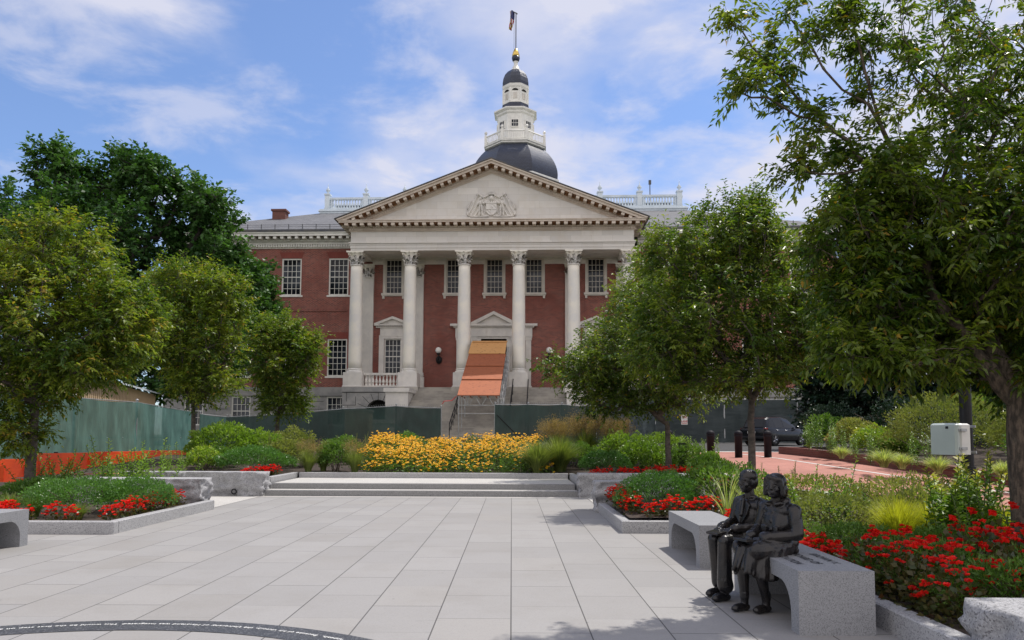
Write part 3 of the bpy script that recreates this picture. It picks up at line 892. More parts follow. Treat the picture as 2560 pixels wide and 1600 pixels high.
# ---- carved arms in the tympanum: a relief modelled as heights over the wall
def relief():
    nx, nz = 150, 84
    X = np.linspace(-2.0, 2.0, nx); Z = np.linspace(0, 2.25, nz)
    xx, zz_ = np.meshgrid(X, Z); ax_ = np.abs(xx)
    sgn = np.sign(xx + 1e-9)
    H = np.full(xx.shape, -1.0)
    # spread mantle: scalloped outline with deep folds
    top = np.interp(ax_, [0, .3, .55, .75, 1.0, 1.3, 1.6, 1.85, 2.0], [1.72, 1.62, 1.60, 1.74, 1.80, 1.55, 1.22, .92, .80])
    side = np.interp(zz_, [0, .15, .35, .55, .75, .95, 1.2, 1.5, 1.8], [1.60, 1.88, 1.95, 1.82, 1.93, 1.84, 1.62, 1.34, 1.02])
    inside = (zz_ < top) & (ax_ < side)
    phase = (ax_ - .5) * 2.2 + (zz_ - 1.6) * 1.15
    fold = .5 + .5 * np.cos(9.5 * phase + .8 * np.sin(3 * zz_))
    mant = .10 + .15 * fold ** 1.5 * np.clip((ax_ - .35) / .4, .2, 1)
    H = np.where(inside, np.maximum(H, mant), H)
    def add(cx, cz, rx, rz, h, both=True):
        nonlocal H
        for s in ((-1, 1) if both else (1,)):
            d = ((xx - s * cx) / rx) ** 2 + ((zz_ - cz) / rz) ** 2
            H = np.where(d < 1, np.maximum(H, h * np.sqrt(np.maximum(0, 1 - d)) + .08), H)
    def limb(p, q, r, h):
        nonlocal H
        for s in (-1, 1):
            px_, pz_ = xx * s - p[0], zz_ - p[1]; vx, vz = q[0] - p[0], q[1] - p[1]
            t = np.clip((px_ * vx + pz_ * vz) / (vx * vx + vz * vz), 0, 1)
            d = np.hypot(px_ - t * vx, pz_ - t * vz) / r
            H = np.where(d < 1, np.maximum(H, h * np.sqrt(np.maximum(0, 1 - d * d)) + .08), H)
    add(1.0, 1.80, .17, .15, .24)
    for a, b in (((1.0, 1.78), (.62, 1.52)), ((.62, 1.52), (.25, 1.70))): limb(a, b, .075, .22)
    add(.82, 1.42, .105, .125, .30); add(.82, 1.08, .19, .27, .30)                 # supporters
    limb((.74, 1.22), (.62, 1.00), .065, .34); limb((.62, 1.00), (.45, 1.08), .06, .34)
    limb((.93, 1.22), (1.06, .95), .06, .26)
    limb((.90, .86), (.94, .48), .095, .30); limb((.94, .48), (.95, .10), .07, .28)
    limb((.74, .86), (.72, .48), .095, .32); limb((.72, .48), (.70, .10), .07, .28)
    limb((.2, .06), (.8, .0), .09, .2); limb((.8, .0), (1.5, .05), .08, .18)
    add(0, 1.46, .20, .24, .34, False)                                             # helm
    sh = (ax_ < .43) & (zz_ < 1.02) & (zz_ > .10 + .30 * (ax_ / .43) ** 2.2)
    q = ((xx > 0) ^ (zz_ > .58))
    H = np.where(sh, .30 + .025 * q + .02 * np.cos(22 * (xx + zz_)) * (~q), H)
    rim = sh & ((ax_ > .39) | (np.abs(zz_ - .58) < .02) | (ax_ < .02)); H = np.where(rim, .36, H)
    for cz, w, a, b in ((1.06, .40, 1.04, 1.14), (1.74, .24, 1.74, 1.83)):
        H = np.where((ax_ < w) & (zz_ > a) & (zz_ < b), np.maximum(H, .30), H)
    for k in range(5):
        H = np.where((np.abs(xx - (k - 2) * .17) < .05) & (zz_ > 1.12) & (zz_ < 1.25), np.maximum(H, .28), H)
    for k in range(4):
        H = np.where((np.abs(xx - (k - 1.5) * .125) < .045) & (zz_ > 1.8) & (zz_ < 2.04), np.maximum(H, .24), H)
    keep = H > 0
    idx = -np.ones(H.shape, int); V = []
    full = keep.copy()
    full[1:] |= keep[:-1]; full[:-1] |= keep[1:]; full[:, 1:] |= keep[:, :-1]; full[:, :-1] |= keep[:, 1:]
    for j_, i_ in zip(*np.nonzero(full)):
        idx[j_, i_] = len(V); h = H[j_, i_] if keep[j_, i_] else -.02
        V.append((X[i_], VF + .02 - h * 1.0, 18.50 + Z[j_]))
    Fq = []
    for j_ in range(nz - 1):
        for i_ in range(nx - 1):
            q4 = (idx[j_, i_], idx[j_, i_ + 1], idx[j_ + 1, i_ + 1], idx[j_ + 1, i_])
            if min(q4) >= 0: Fq.append(q4)
    link('carved_arms', npmesh('carved_arms', np.array(V), np.array(Fq), M['marble_plain'], smooth=False), SH)
relief()
MB().box(-2.9, 2.9, VF - .14, VF + .1, 18.165, 18.50).build('plinth', M['marble_plain'], SH)

# ---- upper windows under the portico, with stone frames and bracketed sills
fr_me = None
def stone_frame(w, h, t=.16):
    mb = MB()
    mb.box(-w / 2 - t, -w / 2, -.06, .14, -.0, h + t); mb.box(w / 2, w / 2 + t, -.06, .14, -.0, h + t)
    mb.box(-w / 2, w / 2, -.06, .14, h, h + t)
    mb.box(-w / 2 - t - .05, -w / 2 - t, -.09, .10, 0, h + t + .05); mb.box(w / 2 + t, w / 2 + t + .05, -.09, .10, 0, h + t + .05)
    mb.box(-w / 2 - t, w / 2 + t, -.09, .10, h + t, h + t + .05)
    return mb
fr_me = stone_frame(1.36, 2.85).mesh('frame', M['cream_paint'])
sl_ = MB().box(-1.0, 1.0, -.24, .10, -.16, 0).box(-.95, .95, -.18, .10, -.24, -.16)
for s in (-.82, .82): sl_.box(s - .09, s + .09, -.20, .05, -.46, -.24)
sl_me = sl_.mesh('sill', M['cream_paint'])
for u in PW:
    o = window(u, 13.30, 1.36, 2.85, 4, 6, VW + .05, 'cream_paint', .07)
    link('frame', fr_me, o, (0, -.06, 0)); link('sill', sl_me, o, (0, -.06, 0))

# ---- lower portico windows with little pediments
def aedicule(mb, w, z0, zl, ze, zp, hw, proj=.30):
    """side strips, frieze, cornice and pediment around an opening"""
    mb.box(-w / 2 - .42, -w / 2, -.10, .12, z0, zl + .20); mb.box(w / 2, w / 2 + .42, -.10, .12, z0, zl + .20)
    mb.box(-w / 2, w / 2, -.10, .12, zl, zl + .20)
    mb.box(-w / 2 - .42, w / 2 + .42, -.13, .12, zl + .20, zl + .28)
    mb.box(-w / 2 - .34, w / 2 + .34, -.08, .12, zl + .28, ze)
    mb.box(-hw + .14, hw - .14, -proj * .55, .12, ze, ze + .10)
    for i in range(int(2 * hw / .18)):
        x = -hw + .2 + i * .18
        if x < hw - .2: mb.box(x - .04, x + .04, -proj * .85, -proj * .5, ze + .10, ze + .17)
    mb.box(-hw, hw, -proj, .12, ze + .17, ze + .27)
    mb.prism([(-hw + .25, ze + .27), (hw - .25, ze + .27), (0, zp - .16)], -.08, .12)
    for s in (-1, 1):
        a = [(s * hw, ze + .27), (s * hw, ze + .36), (0, zp), (0, zp - .20), (s * (hw - .35), ze + .27)]
        mb.prism(a if s < 0 else a[::-1], -proj, .12)
        for i in range(int(hw / .2)):
            t = (i + .6) / (hw / .2)
            x = s * hw * (1 - t); zc = ze + .27 + (zp - ze - .36) * t - .09
            if t > .28: mb.box(x - .045, x + .045, -proj * .8, -.07, zc - .04, zc + .05)
ae = MB(); aedicule(ae, 1.42, 6.45, 9.52, 10.42, 11.36, 1.52)
ae_me = ae.mesh('surround', M['marble_plain'])
for u in (-8.34, 8.35):
    o = window(u, 6.62, 1.40, 2.90, 4, 6, VW + .02, 'white_paint', .09)
    link('surround', ae_me, o, (0, -.07, -6.62))

# ---- doorway: tall surround with side lights and a central pediment
dr = MB()
for x0, x1 in ((-3.05, -2.60), (-1.90, -1.42), (1.42, 1.90), (2.60, 3.05)):
    dr.box(x0, x1, -.22, .12, 5.32, 9.38); dr.box(x0 - .06, x1 + .06, -.27, .12, 5.32, 5.62)
    dr.box(x0 - .05, x1 + .05, -.26, .12, 9.38, 9.66); dr.box(x0 - .08, x1 + .08, -.29, .12, 9.58, 9.66)
dr.box(-1.42, -1.05, -.12, .12, 5.32, 9.52); dr.box(1.05, 1.42, -.12, .12, 5.32, 9.52)
dr.box(-1.42, 1.42, -.12, .12, 9.50, 9.68)
for x0, x1 in ((-2.60, -1.90), (1.90, 2.60)):
    dr.box(x0, x1, -.04, .12, 9.45, 9.68); dr.box(x0, x1, -.04, .12, 5.32, 6.2)
dr.box(-3.14, 3.14, -.24, .12, 9.68, 10.40)
dr.box(-3.30, 3.30, -.34, .12, 10.40, 10.50)
for i in range(36):
    x = -3.25 + i * .186
    dr.box(x - .045, x + .045, -.42, -.335, 10.44, 10.52)
dr.box(-3.56, 3.56, -.50, .12, 10.52, 10.70)
dr.prism([(-1.5, 10.70), (1.5, 10.70), (0, 11.45)], -.2, .12)
for s in (-1, 1):
    a = [(s * 1.86, 10.70), (s * 1.86, 10.80), (0, 11.72), (0, 11.46), (s * 1.4, 10.70)]
    dr.prism(a if s < 0 else a[::-1], -.52, .12)
    for i in range(9):
        t = .2 + i * .085
        dr.box(s * 1.7 * (1 - t) - .045, s * 1.7 * (1 - t) + .045, -.44, -.19, 10.66 + .80 * t - .02, 10.66 + .80 * t + .08)
dso = dr.build('door_surround', M['marble_plain'], SH, loc=(0, VW - .02, 0))
sl2 = MB()
for x in (-2.25, 2.25):
    sl2.box(x - .30, x - .25, 0, .08, 6.2, 9.45); sl2.box(x + .25, x + .30, 0, .08, 6.2, 9.45)
    for k in range(7): sl2.box(x - .25, x + .25, .01, .06, 6.2 + k * .53, 6.24 + k * .53)
sl2.build('sidelight_bars', M['white_paint'], dso, loc=(0, .06, 0))
MB().box(-2.55, -1.95, .1, .12, 6.2, 9.45).box(1.95, 2.55, .1, .12, 6.2, 9.45).build('pane', M['glass'], dso)
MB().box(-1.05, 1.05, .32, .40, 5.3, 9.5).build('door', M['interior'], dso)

# ---- wall lamps
def wall_lamp(u):
    mb = MB(); mb.smooth = True
    mb.sphere((0, -.12, -.75), .26, 10, 8, 1, .6, 1.25)
    mb.tube([(0, -.2, -.8), (0, -.5, -.72), (0, -.5, -.32)], .06, 8)
    mb.lathe([(.06, -.40), (.14, -.34), (.17, -.28), (.12, -.26)], (0, -.5, 0), 12)
    o = mb.build('wall_lamp', M['black_metal'], SH, loc=(u, VW, 8.52))
    g = MB(); g.smooth = True
    g.sphere((0, -.5, 0), .25, 18, 12)
    g.build('globe', M['globe_glass'], o)
wall_lamp(-4.49); wall_lamp(4.52)

# ---- portico floor, podium blocks, cheek walls, stairs
fl = MB()
fl.box(-11.4, 11.4, .55, VW, 4.9, FLOOR)
for s in (-1, 1):
    a, b = sorted((s * 11.4, s * 5.72)); fl.box(a, b, -.86, .55, 4.9, FLOOR)
fl.build('portico_floor', M['step_stone'], SH)
for s in (-1, 1):
    po = MB()
    ax, ar, az = s * 8.55, .95, 3.35
    x0, x1 = sorted((s * 11.35, s * 7.3))
    # front wall with an arched opening, built as a polygon fan round the arch
    v = -.90
    arc = [(ax + ar * math.cos(math.pi * k / 16), az + ar * math.sin(math.pi * k / 16)) for k in range(17)]
    po.add([(x0, v, 0.5), (ax - ar, v, 0.5), (ax - ar, v, 4.9), (x0, v, 4.9)], [(0, 1, 2, 3)])
    po.add([(ax + ar, v, 0.5), (x1, v, 0.5), (x1, v, 4.9), (ax + ar, v, 4.9)], [(0, 1, 2, 3)])
    for (xa, za), (xb, zb) in zip(arc[:-1], arc[1:]):
        po.add([(xb, v, zb), (xa, v, za), (xa, v, 4.9), (xb, v, 4.9)], [(0, 1, 2, 3)])
        po.add([(xb, v, zb), (xa, v, za), (xa, v + .7, za), (xb, v + .7, zb)], [(3, 2, 1, 0)])
    po.add([(x0, v, .5), (x0, VW, .5), (x0, VW, 4.9), (x0, v, 4.9)], [(3, 2, 1, 0)])
    po.add([(x1, v, .5), (x1, VW, .5), (x1, VW, 4.9), (x1, v, 4.9)], [(0, 1, 2, 3)])
    po.box(x0 - .06, x1, v - .08, v + .3, 4.9, 5.27)
    pod = po.build('podium', M['grey_stone'], SH)
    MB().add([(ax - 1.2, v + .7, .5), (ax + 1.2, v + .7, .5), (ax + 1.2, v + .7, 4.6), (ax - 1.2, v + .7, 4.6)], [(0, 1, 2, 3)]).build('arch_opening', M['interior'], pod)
    jn = MB()
    for z in (1.0, 1.72, 2.44, 3.16, 3.88):
        for a, b in ((x0, ax - 1.72), (ax + 1.72, x1)):
            if b > a: jn.box(a, b, v - .004, v + .02, z - .022, z + .022)
    jn.box(x0, x1, v - .012, v + .02, 4.84, 4.9)
    for k in range(9):
        a = math.pi * k / 8
        c_, s_ = math.cos(a), math.sin(a)
        r1 = 1.72 if k not in (3, 4, 5) else 1.5
        p0 = Vector((ax + .95 * c_, az + .95 * s_)); p1 = Vector((ax + r1 * c_, az + r1 * s_)); nn = Vector((-s_, c_)) * .02
        jn.prism([tuple(p0 - nn), tuple(p0 + nn), tuple(p1 + nn), tuple(p1 - nn)][::-1], v - .004, v + .02)
    for z, xx in ((3.5, -10.9), (2.8, -10.4), (2.08, -10.9), (4.2, -10.3), (4.5, -11.0)):
        jn.box(s * abs(xx) - .02, s * abs(xx) + .02, v - .0042, v + .02, z - .34, z + .34)
    jn.build('joint', M['joint_dark'], pod)
    ck = MB()
    a, b = sorted((s * 7.36, s * 5.72))
    ck.box(a, b, -3.9, -.985, .5, 4.72); ck.box(a - .12, b + .12, -4.05, -.99, 4.72, 5.0)
    ck.box(a - .005, b + .005, -3.915, -.99, 3.2, 3.23)
    a2, b2 = sorted((s * 6.9, s * 5.74))
    ck.box(a2, b2, -10.2, -3.92, .3, 2.35); ck.box(a2 - .08, b2 + .08, -10.3, -3.92, 2.35, 2.6)
    ck.build('cheek_wall', M['marble_plain'], SH)
    bl = MB()
    a, b = sorted((s * 9.88, s * 7.13))
    bl.box(a, b, -.16, .16, 5.305, 5.44); bl.box(a, b, -.15, .15, 6.26, 6.42)
    for x in (a, (a + b) / 2 - .1, b - .2): bl.box(x, x + .2, -.18, .18, 5.30, 5.442)
    for k in range(10):
        baluster(bl, a + .16 + (b - a - .32) * k / 9, 0, 5.44, .82, .115, 10)
    bl.build('balustrade', M['marble_plain'], SH)
st = MB()
N_ST = 25; RUN = 9.3 / N_ST; RISE = (FLOOR - 1.30) / N_ST
for k in range(N_ST):
    v1 = .55; v0 = .10 - (k) * RUN
    zt = FLOOR - .004 - k * RISE
    st.box(-5.70, 5.70, v0 - RUN, v0 + .0 if k else .55, zt - RISE - (.0 if k else 0), zt)
    st.box(-5.705, 5.705, v0 - RUN - .025, v0 - RUN + .05, zt - .045, zt + .003)
st.add([(-5.70, .1, 1.0), (5.70, .1, 1.0), (5.70, .1, FLOOR - .01), (-5.70, .1, FLOOR - .01)], [(0, 1, 2, 3)])
stairs = st.build('staircase', M['step_stone'], SH)
for u in (-2.13, 2.13, -6.38, 6.38):
    pl = MB(); pl.cbox(u - .86, u + .86, -.90, .5, 3.9, FLOOR + .005, .02)
    pl.build('plinth_block', M['step_stone'], SH)
def hand_rail(u, va, vb, zoff=.0):
    mb = MB()
    def sz(v): return FLOOR + (v - .1) / RUN * RISE
    vs = [va + (vb - va) * i / 5 for i in range(6)]
    for v in vs: mb.tube([(u, v, sz(v) - .1), (u, v, sz(v) + .95)], .028, 6)
    mb.tube([(u, va, sz(va) + .97), (u, vb, sz(vb) + .97)], .035, 6)
    mb.tube([(u, va, sz(va) + .50), (u, vb, sz(vb) + .50)], .022, 6)
    mb.build('handrail', M['black_metal'], SH)
hand_rail(-2.05, -9.0, -4.2); hand_rail(2.9, -8.6, -.8); hand_rail(1.75, -7.5, 0.0)

# ---- dome tower (octagonal), behind on the same axis
TV = 38.0
TU = .36
R8 = rad(22.5)
def octo(prof, z0=0, name=None, mat=None, parent=None, rot=R8, cap=True):
    mb = MB(); mb.lathe(prof, (TU, TV, z0), 8, rot, cap=cap)
    return mb
k8 = 1 / math.cos(R8)
tow = octo([(5.6, 18), (5.6, 33.5), (5.9, 33.6), (5.95, 33.85), (6.12, 33.95), (6.12, 34.2), (5.6, 34.22)]).build('tower', M['white_paint'], SH)
dzs = [34.22 + 4.38 * i / 34 for i in range(35)]
dm = octo([(float(np.interp(z, [34.22, 34.5, 34.9, 35.3, 35.7, 36.1, 36.5, 36.9, 37.3, 37.7, 38.1, 38.45, 38.6], [5.88, 5.95, 5.97, 5.93, 5.84, 5.71, 5.54, 5.33, 5.07, 4.77, 4.42, 4.08, 3.85])), z) for z in dzs])
dm.build('dome', M['dome_slate'], tow)
gal = octo([(3.75, 39.55), (3.9, 39.7), (3.9, 39.95), (4.15, 40.1), (4.15, 40.4), (4.32, 40.5), (4.32, 40.75), (3, 40.76)]).build('gallery', M['white_paint'], tow)
gb = MB()
V8 = [Vector((TU + 4.1 * math.cos(R8 + k * math.pi / 4), TV + 4.1 * math.sin(R8 + k * math.pi / 4), 0)) for k in range(8)]
for k in range(8):
    a, b = V8[k], V8[(k + 1) % 8]
    gb.tube([a + Vector((0, 0, 41.95)), b + Vector((0, 0, 41.95))], .10, 6); gb.tube([a + Vector((0, 0, 40.95)), b + Vector((0, 0, 40.95))], .08, 6)
    for i in range(1, 12):
        p = a.lerp(b, i / 12); gb.tube([p + Vector((0, 0, 40.95)), p + Vector((0, 0, 41.95))], .055, 6)
    gb.box(a.x - .17, a.x + .17, a.y - .17, a.y + .17, 40.7, 42.15)
    gb.sphere((a.x, a.y, 42.45), .20, 8, 6); gb.tube([a + Vector((0, 0, 42.1)), a + Vector((0, 0, 42.4))], .06, 6)
gb.build('gallery_railing', M['white_paint'], tow)
drum = octo([(2.5, 40.7), (2.5, 44.5), (2.68, 44.65), (2.68, 44.85), (3.0, 45.0), (3.0, 45.15), (1.7, 45.35), (1.6, 45.5)]).build('drum', M['white_paint'], tow)
def octo_face(k, r, z, mb_fn):
    """place a small flat item on octagon face k"""
    a = -math.pi / 2 + k * math.pi / 4
    rr = r * math.cos(R8)
    m = Matrix.Translation((TU + rr * math.cos(a), TV + rr * math.sin(a), z)) @ Matrix.Rotation(a + math.pi / 2, 4, 'Z')
    mb = mb_fn(); mb.xf(m); return mb
def lite():
    mb = MB(); mb.box(-.42, .42, -.10, .05, -.38, .38); return mb
def lite_fr():
    mb = MB()
    for x in (-.5, .42): mb.box(x, x + .08, -.14, .02, -.46, .46)
    for z in (-.46, .38): mb.box(-.42, .42, -.14, .02, z, z + .08)
    for x in (-.14, .14): mb.box(x - .02, x + .02, -.13, .02, -.38, .38)
    mb.box(-.42, .42, -.128, .02, -.02, .02); return mb
def lout():
    mb = MB()
    for k in range(2): mb.box(-.26 + k * .28, -.04 + k * .28, -.06, .03, -.65, .55)
    return mb
def fan():
    mb = MB(); pts = [(.40 * math.cos(math.pi * i / 10), .40 * math.sin(math.pi * i / 10)) for i in range(11)]
    mb.prism(pts[::1], -.05, .03); return mb
lant = octo([(1.8, 45.3), (1.8, 45.75), (1.84, 45.8), (1.84, 46.0), (1.70, 46.05), (1.70, 48.7), (1.84, 48.85), (1.90, 49.05), (1.6, 49.08)]).build('lantern', M['white_paint'], tow)
octo([(1.95, 45.12), (1.84, 45.72), (1.2, 45.73)]).build('roof_skirt', M['dome_slate'], tow)
cup = octo([(1.82, 49.05), (1.84, 49.4), (1.74, 49.9), (1.5, 50.4), (1.1, 50.8), (.55, 51.0), (.45, 51.02)]).build('cupola', M['dome_slate'], tow)
for k in range(-2, 3):
    octo_face(k, 2.5, 43.35, lite_fr).build('window', M['white_paint'], tow)
    octo_face(k, 2.5, 43.35, lite).build('pane', M['glass'], tow)
    octo_face(k, 1.70, 47.2, lout).build('louvre', M['cream_paint'], tow)
    octo_face(k, 1.70, 48.15, fan).build('fanlight', M['interior'], tow)
for k in range(8):
    a = R8 + k * math.pi / 4
    pls = MB(); pls.tube([(TU + 1.72 * math.cos(a), TV + 1.72 * math.sin(a), 46.05), (TU + 1.72 * math.cos(a), TV + 1.72 * math.sin(a), 48.7)], .14, 6)
    pls.build('corner_post', M['white_paint'], tow)
fin = MB(); fin.smooth = True
fin.lathe([(.62, 50.9), (.60, 51.15), (.42, 51.25), (.45, 51.5), (.3, 51.6), (.26, 52.1), (.36, 52.2)], (TU, TV, 0), 12)
fin.build('finial', M['white_paint'], tow)
ac = MB(); ac.smooth = True
ac.lathe([(.25, 52.15), (.46, 52.4), (.54, 52.75), (.52, 53.0)], (TU, TV, 0), 14)
ac.build('acorn_cup', M['dome_slate'], tow)
ac = MB(); ac.smooth = True
ac.lathe([(.50, 53.0), (.50, 53.3), (.38, 53.8), (.22, 54.2), (.10, 54.35)], (TU, TV, 0), 14)
ac.build('acorn', M['gold'], tow)
fp = MB()
fp.tube([(TU, TV, 54.3), (TU, TV, 58.1)], .075, 6); fp.tube([(TU - .55, TV, 58.35), (TU + .2, TV, 57.95)], .07, 6)
fp.tube([(TU - .25, TV, 54.3), (TU - .25, TV, 58.0)], .02, 4)
fp.build('flagpole', M['gutter_metal'], tow)

T_OLD = [38.0, 39.55, 40.75, 41.95, 44.5, 45.15, 45.72, 46.0, 48.7, 49.05, 51.0, 52.2, 53.0, 54.35, 58.1]
T_NEW = [36.8, 38.35, 39.0, 40.14, 43.05, 43.79, 44.84, 45.02, 46.84, 47.38, 49.82, 51.07, 51.73, 52.91, 57.87]
for o in tow.children:             # surveyed storey heights
    if o.name.startswith('dome'): continue
    for v_ in o.data.vertices: v_.co.z = float(np.interp(v_.co.z, T_OLD, T_NEW)) if v_.co.z < 58.1 else v_.co.z - .23

# ---- flag hanging from the yard of the pole
def flag():
    V = []; Fq = []; mi = []
    nx, nz = 8, 14
    for j in range(nz + 1):
        for i in range(nx + 1):
            s_, t_ = i / nx, j / nz
            x = -.20 - .62 * s_ * (1 - .25 * t_) - .25 * t_ * (1 - .2 * s_) + .08 * math.sin(6 * s_ + 5 * t_)
            y = .20 * math.sin(9 * s_ + 3 * t_)
            z = 58.0 - 2.55 * t_ + .22 * s_ - .22 * t_ * s_
            V.append((x, y, z))
    for j in range(nz):
        for i in range(nx):
            q = j * (nx + 1) + i
            Fq.append((q, q + 1, q + nx + 2, q + nx + 1))
            if j < 6 and i < 5: mi.append(0)
            elif j >= 9: mi.append((3 if (i + j) % 2 else 4) if (i // 2 + j // 2) % 2 else (1 if i % 2 else 2))
            else: mi.append(1 + (i % 2))
    mats = [pm('flag_blue', (0.03, 0.04, 0.14)), pm('flag_red', (0.45, 0.03, 0.04)), pm('flag_white', (0.75, 0.75, 0.75)), pm('flag_black', (0.03, 0.03, 0.03)), pm('flag_yellow', (0.7, 0.45, 0.05))]
    me = npmesh('flag', np.array(V), np.array(Fq), mats, mi=np.array(mi), smooth=True)
    p = bw(TU, TV, 0)
    o = link('flag', me, None, (p.x, p.y, 0), -TH)
    tag(o, 'limp striped flag hanging from the pole above the gold acorn', 'flag')
flag()
# ================================================================== GROUND, PLAZA, ROAD
def lerp_tab(tab, y):
    return float(np.interp(y, [a for a, _ in tab], [b for _, b in tab]))
T_C = [(20, -.06), (24, .2), (34, 1.0), (46, 1.28), (60, 1.3)]
T_L = [(20, -.06), (30, -.02), (40, .4), (60, 1.0)]
T_R = [(4, -.06), (14, .35), (27.4, .83), (47, 1.12), (60, 1.3)]
def sstep(a, b, x):
    t = min(1, max(0, (x - a) / (b - a))); return t * t * (3 - 2 * t)
def road_z(y): return lerp_tab(T_R, y)
def ground_z(x, y):
    c, l, r = lerp_tab(T_C, y), lerp_tab(T_L, y), road_z(y) - .05
    z = l + (c - l) * sstep(-14, -8, x)
    return z + (r - z) * sstep(3.5, 5.5, x)
def sheet(name, xs, ys, zf, mat, kind='structure'):
    V = [(x, y, zf(x, y)) for y in ys for x in xs]
    n = len(xs)
    Fq = [(j * n + i, j * n + i + 1, (j + 1) * n + i + 1, (j + 1) * n + i) for j in range(len(ys) - 1) for i in range(n - 1)]
    o = link(name, npmesh(name, np.array(V), np.array(Fq), mat, smooth=True))
    return tag(o, kind=kind)
xs = [-900, -300, -120, -60, -40] + [(-30 + 2 * i) for i in range(8)] + [-14 + i for i in range(23)] + [10, 12, 16, 20, 30, 40, 60, 120, 300, 900]
ys = [-200, -60, -20] + list(range(-10, 62, 2)) + [80, 120, 300, 1200]
sheet('ground', xs, ys, lambda x, y: ground_z(x, y) - .05, M['earth'])

def paving_mat():
    m, nt, b = new_mat('plaza_paving')
    b.inputs['Roughness'].default_value = 0.65
    tc = nd(nt, 'ShaderNodeTexCoord'); sp = nd(nt, 'ShaderNodeSeparateXYZ')
    nt.links.new(tc.outputs['Object'], sp.inputs[0])
    u = mathn(nt, 'DIVIDE', mathn(nt, 'ADD', sp.outputs[0], 65.0), 0.65)
    si = mathn(nt, 'FLOOR', u); fu = mathn(nt, 'FRACT', u)
    odd = mathn(nt, 'MODULO', si, 2.0)
    v = mathn(nt, 'ADD', mathn(nt, 'DIVIDE', mathn(nt, 'ADD', sp.outputs[1], 93.0 - 6.15), 0.93), mathn(nt, 'MULTIPLY', odd, 0.5))
    vr = mathn(nt, 'ROUND', v)                  # nearest cross joint
    dv = mathn(nt, 'MULTIPLY', mathn(nt, 'ABSOLUTE', mathn(nt, 'SUBTRACT', v, vr)), 0.93)
    du = mathn(nt, 'MULTIPLY', mathn(nt, 'MINIMUM', fu, mathn(nt, 'SUBTRACT', 1.0, fu)), 0.65)
    cb = nd(nt, 'ShaderNodeCombineXYZ'); nt.links.new(si, cb.inputs[0]); nt.links.new(vr, cb.inputs[1])
    wnz = nd(nt, 'ShaderNodeTexWhiteNoise', noise_dimensions='2D'); nt.links.new(cb.outputs[0], wnz.inputs['Vector'])
    js = rampn(nt, wnz.outputs['Value'], 0.30, 0.62)   # some cross joints are tight and barely show
    ju = mathn(nt, 'LESS_THAN', du, 0.0056)
    jv = mathn(nt, 'MULTIPLY', mathn(nt, 'LESS_THAN', dv, 0.0052), mathn(nt, 'ADD', 0.22, mathn(nt, 'MULTIPLY', js, 0.78)))
    joint = mathn(nt, 'MAXIMUM', ju, jv)
    vf = mathn(nt, 'FLOOR', v)
    cb2 = nd(nt, 'ShaderNodeCombineXYZ'); nt.links.new(si, cb2.inputs[0]); nt.links.new(vf, cb2.inputs[1])
    wn2 = nd(nt, 'ShaderNodeTexWhiteNoise', noise_dimensions='2D'); nt.links.new(cb2.outputs[0], wn2.inputs['Vector'])
    sp2 = nd(nt, 'ShaderNodeSeparateColor'); nt.links.new(wn2.outputs['Color'], sp2.inputs[0])
    col = mixc(nt, sp2.outputs[0], (0.270, 0.262, 0.256), (0.305, 0.296, 0.289))
    col = mixc(nt, mathn(nt, 'MULTIPLY', rampn(nt, sp2.outputs[1], 0.75, 1.0), 0.25), col, (0.27, 0.25, 0.225))
    vo = nd(nt, 'ShaderNodeTexVoronoi'); vo.inputs['Scale'].default_value = 130
    nt.links.new(tc.outputs['Object'], vo.inputs['Vector'])
    s3 = nd(nt, 'ShaderNodeSeparateColor'); nt.links.new(vo.outputs['Color'], s3.inputs[0])
    col = mixc(nt, mathn(nt, 'MULTIPLY', rampn(nt, s3.outputs[0], 0.55, 0.95), 0.30), col, (0.19, 0.185, 0.185))
    g = rampn(nt, noisen(nt, 0.9, 7, 0.68), 0.42, 0.75)
    col = mixc(nt, mathn(nt, 'MULTIPLY', g, 0.32), col, (0.20, 0.185, 0.165))
    st = rampn(nt, noisen(nt, 3.0, 6, 0.7, sc3=(0.35, 1.6, 1)), 0.62, 0.78)
    col = mixc(nt, mathn(nt, 'MULTIPLY', st, 0.34), col, (0.17, 0.16, 0.15))
    gum = nd(nt, 'ShaderNodeTexVoronoi'); gum.inputs['Scale'].default_value = 1.7
    nt.links.new(tc.outputs['Object'], gum.inputs['Vector'])
    col = mixc(nt, mathn(nt, 'MULTIPLY', mathn(nt, 'LESS_THAN', gum.outputs['Distance'], 0.028), 0.55), col, (0.12, 0.115, 0.11))
    col = mixc(nt, mathn(nt, 'MULTIPLY', joint, 0.92), col, (0.055, 0.052, 0.05))
    nt.links.new(col, b.inputs['Base Color'])
    bumpn(nt, b, mathn(nt, 'SUBTRACT', mathn(nt, 'MULTIPLY', noisen(nt, 70, 5, 0.7), 0.25), joint), 0.25, 0.006)
    return m
M['paving'] = paving_mat()
tag(MB().add([(-16, -6, 0), (3.16, -6, 0), (3.16, 19.6, 0), (-16, 19.6, 0)], [(0, 1, 2, 3)]).build('plaza', M['paving']), kind='structure')
tag(MB().add([(-12, 16.0, .004), (-6.52, 16.0, .004), (-6.52, 19.5, .004), (-12, 19.5, .004)], [(0, 1, 2, 3)])
    .add([(1.96, 16.0, .004), (3.1, 16.0, .004), (3.1, 19.5, .004), (1.96, 19.5, .004)], [(0, 1, 2, 3)])
    .add([(-6.52, 19.25, .004), (1.96, 19.25, .004), (1.96, 19.6, .004), (-6.52, 19.6, .004)], [(0, 1, 2, 3)])  # strip before the steps puts light reflected by the treads into the paving colour
    .build('pale_paving', M['pale_paving']), kind='structure')
sp_ = MB()
